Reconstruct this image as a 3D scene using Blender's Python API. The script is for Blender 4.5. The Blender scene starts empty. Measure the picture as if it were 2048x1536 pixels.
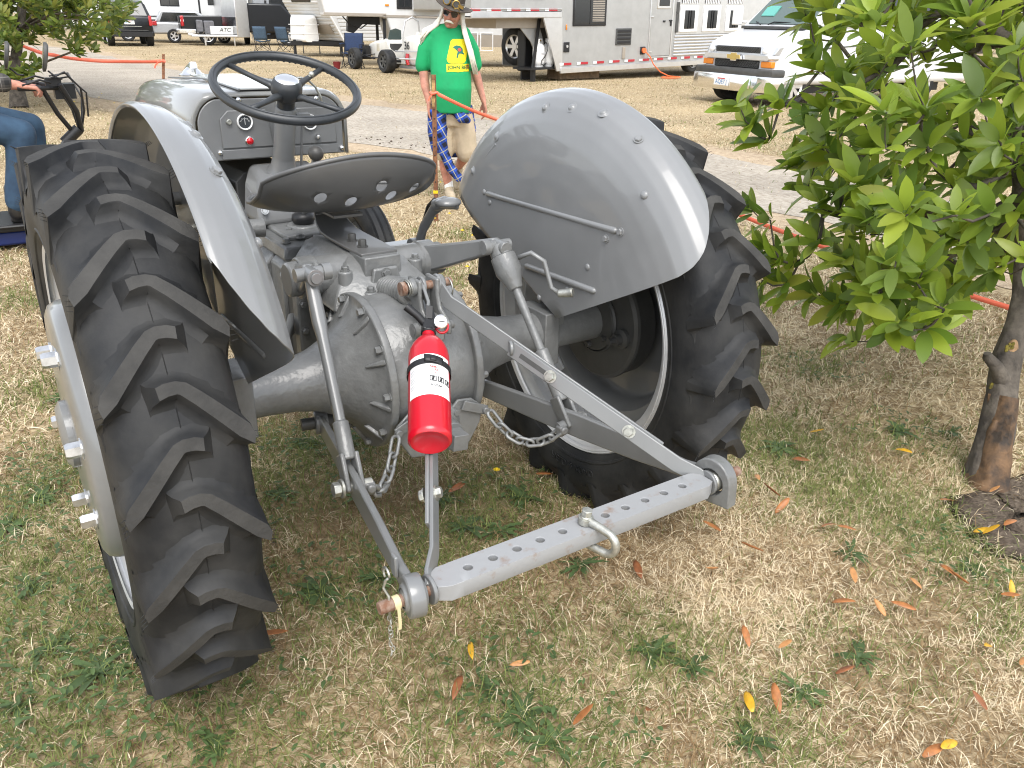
import bpy, bmesh, math, random
import numpy as np
from mathutils import Vector as V, Matrix as Mx
random.seed(7); rng=np.random.default_rng(11)
S=bpy.context.scene; COL=S.collection
PI=math.pi; R=math.radians
# ---------------------------------------------------------------- camera, sky, sun, exposure
cd=bpy.data.cameras.new('camera'); cam=bpy.data.objects.new('camera',cd); COL.objects.link(cam)
yaw,pitch,roll=-.5946,.4217,.0214
Fw=V((-math.sin(yaw)*math.cos(pitch),math.cos(yaw)*math.cos(pitch),-math.sin(pitch)))
Rt=V((math.cos(yaw),math.sin(yaw),0)); Up=Rt.cross(Fw)
R2=Rt*math.cos(roll)+Up*math.sin(roll); U2=-Rt*math.sin(roll)+Up*math.cos(roll)
m=Mx((R2,U2,-Fw)).transposed().to_4x4(); m.translation=V((-.8821,-1.8265,1.4343)); cam.matrix_world=m
cd.sensor_width=36; cd.lens=1622.3/2048*36; cd.clip_end=2000; cd.clip_start=.02
S.camera=cam
w=bpy.data.worlds.new('World'); S.world=w; w.use_nodes=True
nt=w.node_tree; nt.nodes.clear()
sky=nt.nodes.new('ShaderNodeTexSky'); sky.sky_type='NISHITA'; sky.sun_disc=False
SUN_EL,SUN_AZ=R(58),R(205)        # azimuth clockwise from +Y
sky.sun_elevation=SUN_EL; sky.sun_rotation=SUN_AZ; sky.dust_density=1.5; sky.air_density=1; sky.ozone_density=1
hs=nt.nodes.new('ShaderNodeHueSaturation'); hs.inputs['Saturation'].default_value=.3
bgn=nt.nodes.new('ShaderNodeBackground'); bgn.inputs['Strength'].default_value=.15
out=nt.nodes.new('ShaderNodeOutputWorld')
nt.links.new(sky.outputs[0],hs.inputs['Color']); nt.links.new(hs.outputs[0],bgn.inputs[0]); nt.links.new(bgn.outputs[0],out.inputs[0])
sl=bpy.data.lights.new('sun','SUN'); sl.energy=.95; sl.angle=R(38); sl.color=(1,.965,.91)
so=bpy.data.objects.new('sun',sl); COL.objects.link(so)
sd=V((math.sin(SUN_AZ)*math.cos(SUN_EL),math.cos(SUN_AZ)*math.cos(SUN_EL),math.sin(SUN_EL)))
so.rotation_euler=(-sd).to_track_quat('-Z','Y').to_euler(); so.location=(0,0,30)
S.view_settings.view_transform='Standard'; S.view_settings.look='None'; S.view_settings.gamma=1; S.view_settings.use_curve_mapping=False
S.view_settings.exposure=1.42
S.cycles.filter_width=1.1
# ---------------------------------------------------------------- materials
def mat(name,col,rough=.5,metal=0,var=(0,0),bump=(0,0),coat=0,col2=None,thr=(.35,.65),spec=.5,alpha=1,emit=0,trans=0,detail=4):
    m=bpy.data.materials.new(name); m.use_nodes=True; n=m.node_tree; P=n.nodes['Principled BSDF']; L=n.links
    c=list(col)+[1]
    P.inputs['Base Color'].default_value=c; P.inputs['Roughness'].default_value=rough; P.inputs['Metallic'].default_value=metal
    P.inputs['Coat Weight'].default_value=coat; P.inputs['Coat Roughness'].default_value=.06; P.inputs['Specular IOR Level'].default_value=spec
    if trans: P.inputs['Transmission Weight'].default_value=trans
    if emit: P.inputs['Emission Color'].default_value=c; P.inputs['Emission Strength'].default_value=emit
    tc=n.nodes.new('ShaderNodeTexCoord')
    if var[0]:
        no=n.nodes.new('ShaderNodeTexNoise'); no.inputs['Scale'].default_value=var[0]; no.inputs['Detail'].default_value=detail; no.inputs['Roughness'].default_value=.6
        L.new(tc.outputs['Object'],no.inputs['Vector'])
        rp=n.nodes.new('ShaderNodeValToRGB'); rp.color_ramp.elements[0].position=thr[0]; rp.color_ramp.elements[1].position=thr[1]
        a=[max(0,x*(1-var[1])) for x in col] if col2 is None else col
        b=[min(1,x*(1+var[1])) for x in col] if col2 is None else col2
        rp.color_ramp.elements[0].color=(*a,1); rp.color_ramp.elements[1].color=(*b,1)
        L.new(no.outputs['Fac'],rp.inputs[0]); L.new(rp.outputs[0],P.inputs['Base Color'])
        mr=n.nodes.new('ShaderNodeMapRange'); mr.inputs['To Min'].default_value=rough*.85; mr.inputs['To Max'].default_value=min(1,rough*1.2)
        L.new(no.outputs['Fac'],mr.inputs[0]); L.new(mr.outputs[0],P.inputs['Roughness'])
    if bump[0]:
        nb=n.nodes.new('ShaderNodeTexNoise'); nb.inputs['Scale'].default_value=bump[0]; nb.inputs['Detail'].default_value=3
        L.new(tc.outputs['Object'],nb.inputs['Vector'])
        bp=n.nodes.new('ShaderNodeBump'); bp.inputs['Strength'].default_value=bump[1]; bp.inputs['Distance'].default_value=.01
        L.new(nb.outputs['Fac'],bp.inputs['Height']); L.new(bp.outputs[0],P.inputs['Normal'])
        if coat: L.new(bp.outputs[0],P.inputs['Coat Normal'])
    return m
def attrmat(name,rough=.8,spec=.2,transl=0,bump=None):
    m=bpy.data.materials.new(name); m.use_nodes=True; n=m.node_tree; P=n.nodes['Principled BSDF']; L=n.links
    a=n.nodes.new('ShaderNodeAttribute'); a.attribute_name='Col'
    L.new(a.outputs['Color'],P.inputs['Base Color']); P.inputs['Roughness'].default_value=rough; P.inputs['Specular IOR Level'].default_value=spec
    if transl:
        t=n.nodes.new('ShaderNodeBsdfTranslucent'); L.new(a.outputs['Color'],t.inputs[0])
        x=n.nodes.new('ShaderNodeMixShader'); x.inputs[0].default_value=transl
        L.new(P.outputs[0],x.inputs[1]); L.new(t.outputs[0],x.inputs[2]); L.new(x.outputs[0],n.nodes['Material Output'].inputs[0])
    return m
M={}
M['paint']=mat('grey_paint',(.168,.172,.171),.34,var=(9,.06),coat=.55)
M['plate']=mat('grey_fender_paint',(.19,.194,.195),.38,var=(4,.06),bump=(2.6,.16),coat=.55)
M['cast']=mat('grey_cast_paint',(.152,.155,.152),.38,var=(14,.14),bump=(55,.22),coat=.35)
M['hoodp']=mat('grey_hood_paint',(.2,.2,.19),.3,var=(3,.05),bump=(3,.12),coat=.8)
M['dash']=mat('grey_dash_paint',(.16,.163,.163),.42,var=(10,.06),coat=.25)
M['seatp']=mat('shade_darkened_seat_grey',(.10,.10,.098),.42,var=(6,.07),coat=.25)  # tractor grey with the shade of the seat's underside put into the colour
M['darkc']=mat('dark_grey_paint',(.06,.06,.057),.5,var=(12,.15),bump=(40,.1))
M['rubber']=mat('tyre_rubber',(.0115,.0125,.0142),.58,var=(7,.5),col2=(.05,.049,.046),thr=(.38,.8),bump=(90,.06),spec=.3,detail=6)
M['worn']=mat('worn_tread_rubber',(.036,.0355,.034),.75,var=(14,.4),col2=(.066,.064,.060),thr=(.35,.75),bump=(120,.15),spec=.2,detail=8)
M['blk']=mat('black_plastic',(.015,.015,.016),.42,spec=.4)
M['wheelp']=mat('steering_rim',(.028,.031,.034),.38,var=(30,.1))
M['zinc']=mat('zinc_bolt',(.62,.63,.64),.28,metal=.9,var=(40,.15))
M['chrome']=mat('chrome',(.88,.88,.88),.16,metal=1)
M['silver']=mat('silver_rim_paint',(.55,.56,.57),.35,metal=.35,var=(12,.08))
M['brass']=mat('brass',(.38,.25,.07),.4,metal=.8,var=(40,.2))
M['rust']=mat('rusty_steel',(.17,.08,.045),.75,metal=.2,var=(60,.4),col2=(.32,.24,.19))
M['drawbar']=mat('grey_worn_paint',(.27,.275,.278),.42,var=(22,.3),col2=(.19,.11,.06),thr=(.56,.74),coat=.1,bump=(60,.08),detail=8)
M['red']=mat('red_enamel',(.50,.004,.016),.3,coat=.4,var=(8,.04))
M['redl']=mat('red_lens',(.5,.0,.008),.12,coat=1)
M['white']=mat('white_print',(.78,.78,.77),.5,var=(30,.03))
M['ink']=mat('black_print',(.02,.02,.02),.6)
M['greyink']=mat('grey_print',(.45,.45,.46),.6)
M['redink']=mat('red_print',(.55,.05,.05),.6)
M['ivory']=mat('ivory_tape',(.6,.52,.3),.6)
M['galv']=mat('galvanised_steel',(.42,.42,.38),.38,metal=.75,var=(50,.3))
M['glass']=mat('gauge_glass',(.05,.055,.06),.08,coat=1)
# ---------------------------------------------------------------- mesh helpers
def basis(a):
    a=V(a).normalized(); h=V((0,0,1)) if abs(a.z)<.9 else V((1,0,0))
    u=h.cross(a).normalized(); return u,a.cross(u),a
class B:
    def __init__(s): s.v=[]; s.f=[]
    def add(s,vs,fs):
        o=len(s.v); s.v+= [tuple(x) for x in vs]; s.f+=[[o+i for i in f] for f in fs]; return s
    def box(s,c,sz,rot=None,taper=1):
        c=V(c); h=[x/2 for x in sz]; vs=[]
        for z in (-1,1):
            k=taper if z>0 else 1
            for x,y in ((-1,-1),(1,-1),(1,1),(-1,1)):
                p=V((x*h[0]*k,y*h[1]*k,z*h[2])); vs.append(c+(rot@p if rot is not None else p))
        return s.add(vs,[(3,2,1,0),(4,5,6,7),(0,1,5,4),(1,2,6,5),(2,3,7,6),(3,0,4,7)])
    def loft(s,rings,closed=True,caps=True):
        n=len(rings[0]); vs=[p for r in rings for p in r]; fs=[]
        for i in range(len(rings)-1):
            for j in range(n if closed else n-1):
                k=(j+1)%n; fs.append((i*n+j,i*n+k,(i+1)*n+k,(i+1)*n+j))
        if caps and closed:
            fs.append(tuple(range(n-1,-1,-1))); o=(len(rings)-1)*n; fs.append(tuple(o+i for i in range(n)))
        return s.add(vs,fs)
    def tube(s,pts,r,n=12,caps=True,closed=False,sq=None):
        pts=[V(p) for p in pts]; m=len(pts); r=r if isinstance(r,(list,tuple)) else [r]*m
        rings=[]; u=None
        for i in range(m):
            if closed: t=(pts[(i+1)%m]-pts[i-1]).normalized()
            else: t=(pts[min(i+1,m-1)]-pts[max(i-1,0)]).normalized()
            if u is None: u=basis(t)[0]
            u=(u-t*u.dot(t)).normalized(); v=t.cross(u)
            a,b=(1,1) if sq is None else sq
            rings.append([pts[i]+(u*math.cos(2*PI*k/n)*a+v*math.sin(2*PI*k/n)*b)*r[i] for k in range(n)])
        if closed: rings.append(rings[0])
        return s.loft(rings,True,caps and not closed)
    def cyl(s,c,axis,r,h,n=20,r2=None):
        c=V(c); a=V(axis).normalized(); return s.tube([c-a*h/2,c+a*h/2],[r,r if r2 is None else r2],n)
    def lathe(s,prof,o,axis,n=32,a0=0,a1=2*PI,caps=False):
        o=V(o); u,v,a=basis(axis); full=abs(a1-a0-2*PI)<1e-6; k=n if full else n+1
        rings=[[o+a*h+(u*math.cos(a0+(a1-a0)*j/n)+v*math.sin(a0+(a1-a0)*j/n))*r for j in range(k)] for r,h in prof]
        return s.loft(rings,full,caps)
    def prism(s,poly,vec):
        n=len(poly); p=[V(q) for q in poly]; vec=V(vec)
        return s.add(p+[q+vec for q in p],[tuple(range(n-1,-1,-1)),tuple(range(n,2*n))]+[(i,(i+1)%n,n+(i+1)%n,n+i) for i in range(n)])
    def bar(s,p0,p1,side,wd,th):   # rectangular bar between two points; 'side' is the direction of width wd
        p0=V(p0);p1=V(p1);t=(p1-p0).normalized(); a=V(side); a=(a-t*a.dot(t)).normalized(); b=t.cross(a)
        ring=lambda p:[p+a*x*wd/2+b*y*th/2 for x,y in ((-1,-1),(1,-1),(1,1),(-1,1))]
        return s.loft([ring(p0),ring(p1)])
    def strip(s,pts,side,wd,th):
        pts=[V(p) for p in pts]; rings=[]
        for i,p in enumerate(pts):
            t=(pts[min(i+1,len(pts)-1)]-pts[max(i-1,0)]).normalized(); a=V(side); a=(a-t*a.dot(t)).normalized(); b=t.cross(a)
            rings.append([p+a*x*wd/2+b*y*th/2 for x,y in ((-1,-1),(1,-1),(1,1),(-1,1))])
        return s.loft(rings)
    def ball(s,c,r,n=14,m=9):
        c=V(c); r=(r,r,r) if not isinstance(r,(list,tuple)) else r
        rings=[[c+V((r[0]*math.sin(PI*i/m)*math.cos(2*PI*j/n),r[1]*math.sin(PI*i/m)*math.sin(2*PI*j/n),r[2]*math.cos(PI*i/m))) for j in range(n)] for i in range(m+1)]
        return s.loft(rings,True,False)
    def grid(s,f,nu,nv):
        return s.loft([[f(i/nu,j/nv) for j in range(nv+1)] for i in range(nu+1)],False,False)
    def build(s,name,mt,parent=None,smooth=38,bevel=0,sub=0,solid=0,seg=2,merge=1e-5,flip=False):
        me=bpy.data.meshes.new(name); me.from_pydata(s.v,[],s.f)
        bm=bmesh.new(); bm.from_mesh(me)
        if merge: bmesh.ops.remove_doubles(bm,verts=bm.verts,dist=merge)
        bmesh.ops.recalc_face_normals(bm,faces=bm.faces)
        bm.to_mesh(me); bm.free()
        me.materials.append(M[mt] if isinstance(mt,str) else mt)
        if smooth:
            me.shade_smooth()
            if smooth<180: me.set_sharp_from_angle(angle=R(smooth))
        return link(name,me,parent,bevel,sub,solid,seg)
def link(name,me,parent=None,bevel=0,sub=0,solid=0,seg=2):
    o=bpy.data.objects.new(name,me); COL.objects.link(o)
    if parent is not None: o.parent=parent
    if solid: q=o.modifiers.new('solid','SOLIDIFY'); q.thickness=solid; q.offset=0
    if bevel: q=o.modifiers.new('bevel','BEVEL'); q.width=bevel; q.segments=seg; q.limit_method='ANGLE'; q.angle_limit=R(40)
    if sub: q=o.modifiers.new('sub','SUBSURF'); q.levels=sub; q.render_levels=sub
    return o
def bake(o):
    dg=bpy.context.evaluated_depsgraph_get(); dg.update()
    me=bpy.data.meshes.new_from_object(o.evaluated_get(dg)); o.modifiers.clear(); old=o.data; me.name=old.name; o.data=me; return o
def thing(name,label,cat,loc=(0,0,0),rz=0,group=None):
    o=bpy.data.objects.new(name,None); COL.objects.link(o); o.empty_display_size=.1
    o.location=loc; o.rotation_euler=(0,0,rz); return tag(o,label,cat,group)
def tag(o,label=None,cat=None,group=None,kind=None):
    if label: o['label']=label
    if cat: o['category']=cat
    if group: o['group']=group
    if kind: o['kind']=kind
    return o
def copytree(o,parent=None):
    c=o.copy(); COL.objects.link(c)
    if parent is not None: c.parent=parent
    for ch in o.children: copytree(ch,c)
    return c
_shared={}
def shared(key,fn):
    if key not in _shared: _shared[key]=fn()
    return _shared[key]
def put(name,key,fn,parent,pos,axis=(0,0,1),spin=0,scale=1):
    """place a copy of a shared mesh with its local z along axis"""
    me=shared(key,fn); o=bpy.data.objects.new(name,me); COL.objects.link(o); o.parent=parent
    q=V(axis).to_track_quat('Z','Y'); o.rotation_euler=(q.to_matrix()@Mx.Rotation(spin,3,'Z')).to_euler(); o.location=pos
    o.scale=(scale,)*3 if not isinstance(scale,tuple) else scale
    return o
def meshof(b,mt,bevel=0,smooth=38):
    o=b.build('tmp',mt,smooth=smooth,bevel=bevel)
    if bevel: bake(o)
    me=o.data; bpy.data.objects.remove(o); return me
def bolt(parent,pos,axis,r=.011,h=.01,mt='cast',name='bolt',washer=True,spin=.3):
    def f():
        b=B()
        if washer: b.tube([(0,0,0),(0,0,.0025)],r*1.35,14)
        b.tube([(0,0,.002),(0,0,h*.8),(0,0,h)],[r,r,r*.86],6); return meshof(b,mt,smooth=20)
    return put(name,('bolt',r,h,mt,washer),f,parent,pos,axis,spin)
def rivet(parent,pos,axis,r=.009,h=.005,mt='plate',name='bolt_head'):
    def f():
        b=B(); b.lathe([(r*math.cos(t),h*math.sin(t)) for t in [i*PI/10 for i in range(6)]],(0,0,0),(0,0,1),14); b.lathe([(r,-.002),(r,0)],(0,0,0),(0,0,1),14); return meshof(b,mt,smooth=180)
    return put(name,('rivet',r,h,mt),f,parent,pos,axis)
def text(body,size,mt,parent,name,pos,xdir,ydir,align='CENTER',ext=.0006,bend=None,shear=0,bold=0):
    cu=bpy.data.curves.new(name,'FONT'); cu.body=body; cu.size=size; cu.align_x=align; cu.align_y='CENTER'; cu.extrude=ext; cu.resolution_u=3; cu.shear=shear; cu.offset=bold
    o=bpy.data.objects.new(name,cu); COL.objects.link(o)
    dg=bpy.context.evaluated_depsgraph_get(); dg.update(); me=bpy.data.meshes.new_from_object(o.evaluated_get(dg)); bpy.data.objects.remove(o); bpy.data.curves.remove(cu)
    x=V(xdir).normalized(); z=x.cross(V(ydir)).normalized(); y=z.cross(x); pos=V(pos)
    if bend:
        for v in me.vertices: v.co=V(bend(v.co))
    else:
        for v in me.vertices: c=v.co.copy(); v.co=pos+x*c.x+y*c.y+z*c.z
    me.materials.clear(); me.materials.append(M[mt]); 
    return link(name,me,parent)
AX=.595
GP=[(-0.95,0.08),(-0.92,0.86),(-0.74,1.02),(-0.99,0.37),(-0.93,-0.21),(-0.83,0.11),(-0.04,0.71),(-0.24,0.45),(-0.14,0.86),(-0.30,-0.05),(-0.15,-0.10),(-0.09,-0.64),(0.18,-0.02),(1.43,-0.19),(1.33,-0.56),(1.25,-1.03),(0.33,-1.08),(-0.04,-0.86),(-0.70,-0.44),(1.34,-0.90),(2.21,0.22),(1.91,-0.34),(0.36,0.07),(0.11,0.71),(-0.71,1.73),(-0.72,3.10),(1.38,2.32),(2.08,3.21),(0.31,-0.74),(0.74,-1.05)]
OL=[(1.12,-0.63),(0.64,-0.60),(0.47,-0.48),(0.52,-0.83),(0.25,-0.69),(-0.02,-0.61),(-0.18,-0.59),(0.01,-0.82),(0.42,-1.01),(0.68,-1.16),(0.80,-1.27),(0.96,-0.98),(0.84,-0.88),(0.95,-0.83),(1.18,-1.11),(1.22,-0.95),(1.20,-0.99),(1.08,-0.94),(1.39,-0.31),(1.15,-0.36),(1.58,-0.74),(1.16,-0.31),(1.12,-0.40),(1.08,-0.48),(1.56,-0.27),(0.57,-0.91),(0.63,-1.04),(0.59,-1.29),(0.79,-0.45),(0.22,0.01),(0.26,0.17),(-0.48,-0.20),(0.55,0.08),(1.03,-1.26),(1.07,-0.37),(1.15,-0.67),(1.63,-0.92),(1.76,-0.80),(2.13,-0.11),(1.81,0.06),(1.25,-1.11),(0.90,-0.95),(0.15,-0.88),(0.81,-0.59),(0.82,-0.78)]
YL=[(1.76,-0.47),(1.52,-0.92),(1.01,-1.18),(0.36,-0.98),(1.28,-1.10),(0.63,-1.30),(-0.09,-0.50),(1.61,-0.21),(1.51,-0.90)]
WD=[(-0.07,-0.82),(-0.11,-0.62),(-0.09,-0.73),(-0.69,-0.44),(-0.93,0.07),(-0.96,0.36),(-0.88,0.84),(-0.74,0.98),(-0.86,-0.08),(-1.03,-0.10),(-0.31,-0.07),(-0.23,0.47),(-0.02,0.31),(-0.15,-0.10),(-0.04,0.76),(0.26,-0.09),(0.18,-0.02),(0.36,-0.36),(1.43,-0.19),(0.30,-0.73),(0.29,-1.05),(2.10,-0.46),(0.20,0.17),(0.08,0.68),(-0.74,1.63),(1.08,-0.74),(1.32,-0.97),(1.93,-0.35),(0.34,-0.82),(-0.78,-0.01),(-0.99,0.71),(0.42,0.03),(0.72,-1.02),(0.50,-1.02)]
YF=[(0.40,0.15),(1.15,14.45),(1.40,14.55),(1.56,15.32),(2.24,3.87),(2.18,3.61),(1.99,3.09),(1.98,2.93),(2.00,3.52),(1.56,1.88),(1.39,1.87),(1.55,2.28),(1.45,13.41),(0.92,13.88),(1.72,12.07),(2.75,4.78)]
SOIL=[(1.62,-0.74),(1.75,-0.73),(1.90,-0.75),(2.11,-0.82),(2.45,-1.15),(1.88,-1.34),(1.52,-1.10),(1.48,-0.99),(1.52,-0.87)]
CLOD=[(3.42,8.18),(3.48,8.00),(3.66,8.01),(3.68,7.70),(3.81,7.74),(3.82,7.35),(3.67,8.27),(3.54,7.62),(3.68,7.28),(3.99,7.41),(3.89,8.06),(3.90,7.12),(3.43,8.44)]
TRK_R=[(1.842,-0.732,-0.032,0.0695),(1.877,-0.708,0.056,0.0608),(1.944,-0.671,0.158,0.0578),(1.997,-0.636,0.266,0.0545),(2.048,-0.598,0.375,0.0511),(2.119,-0.573,0.485,0.0407),(2.177,-0.548,0.580,0.0408),(2.222,-0.500,0.726,0.0373),(2.234,-0.432,0.889,0.0354),(2.221,-0.356,1.136,0.0313),(2.263,-0.287,1.438,0.0273),(2.326,-0.180,1.836,0.0218),(2.404,0.015,2.294,0.0151)]
STUB=[(1.98,-0.63,0.33),(1.94,-0.62,0.38),(1.90,-0.60,0.42)]
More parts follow.
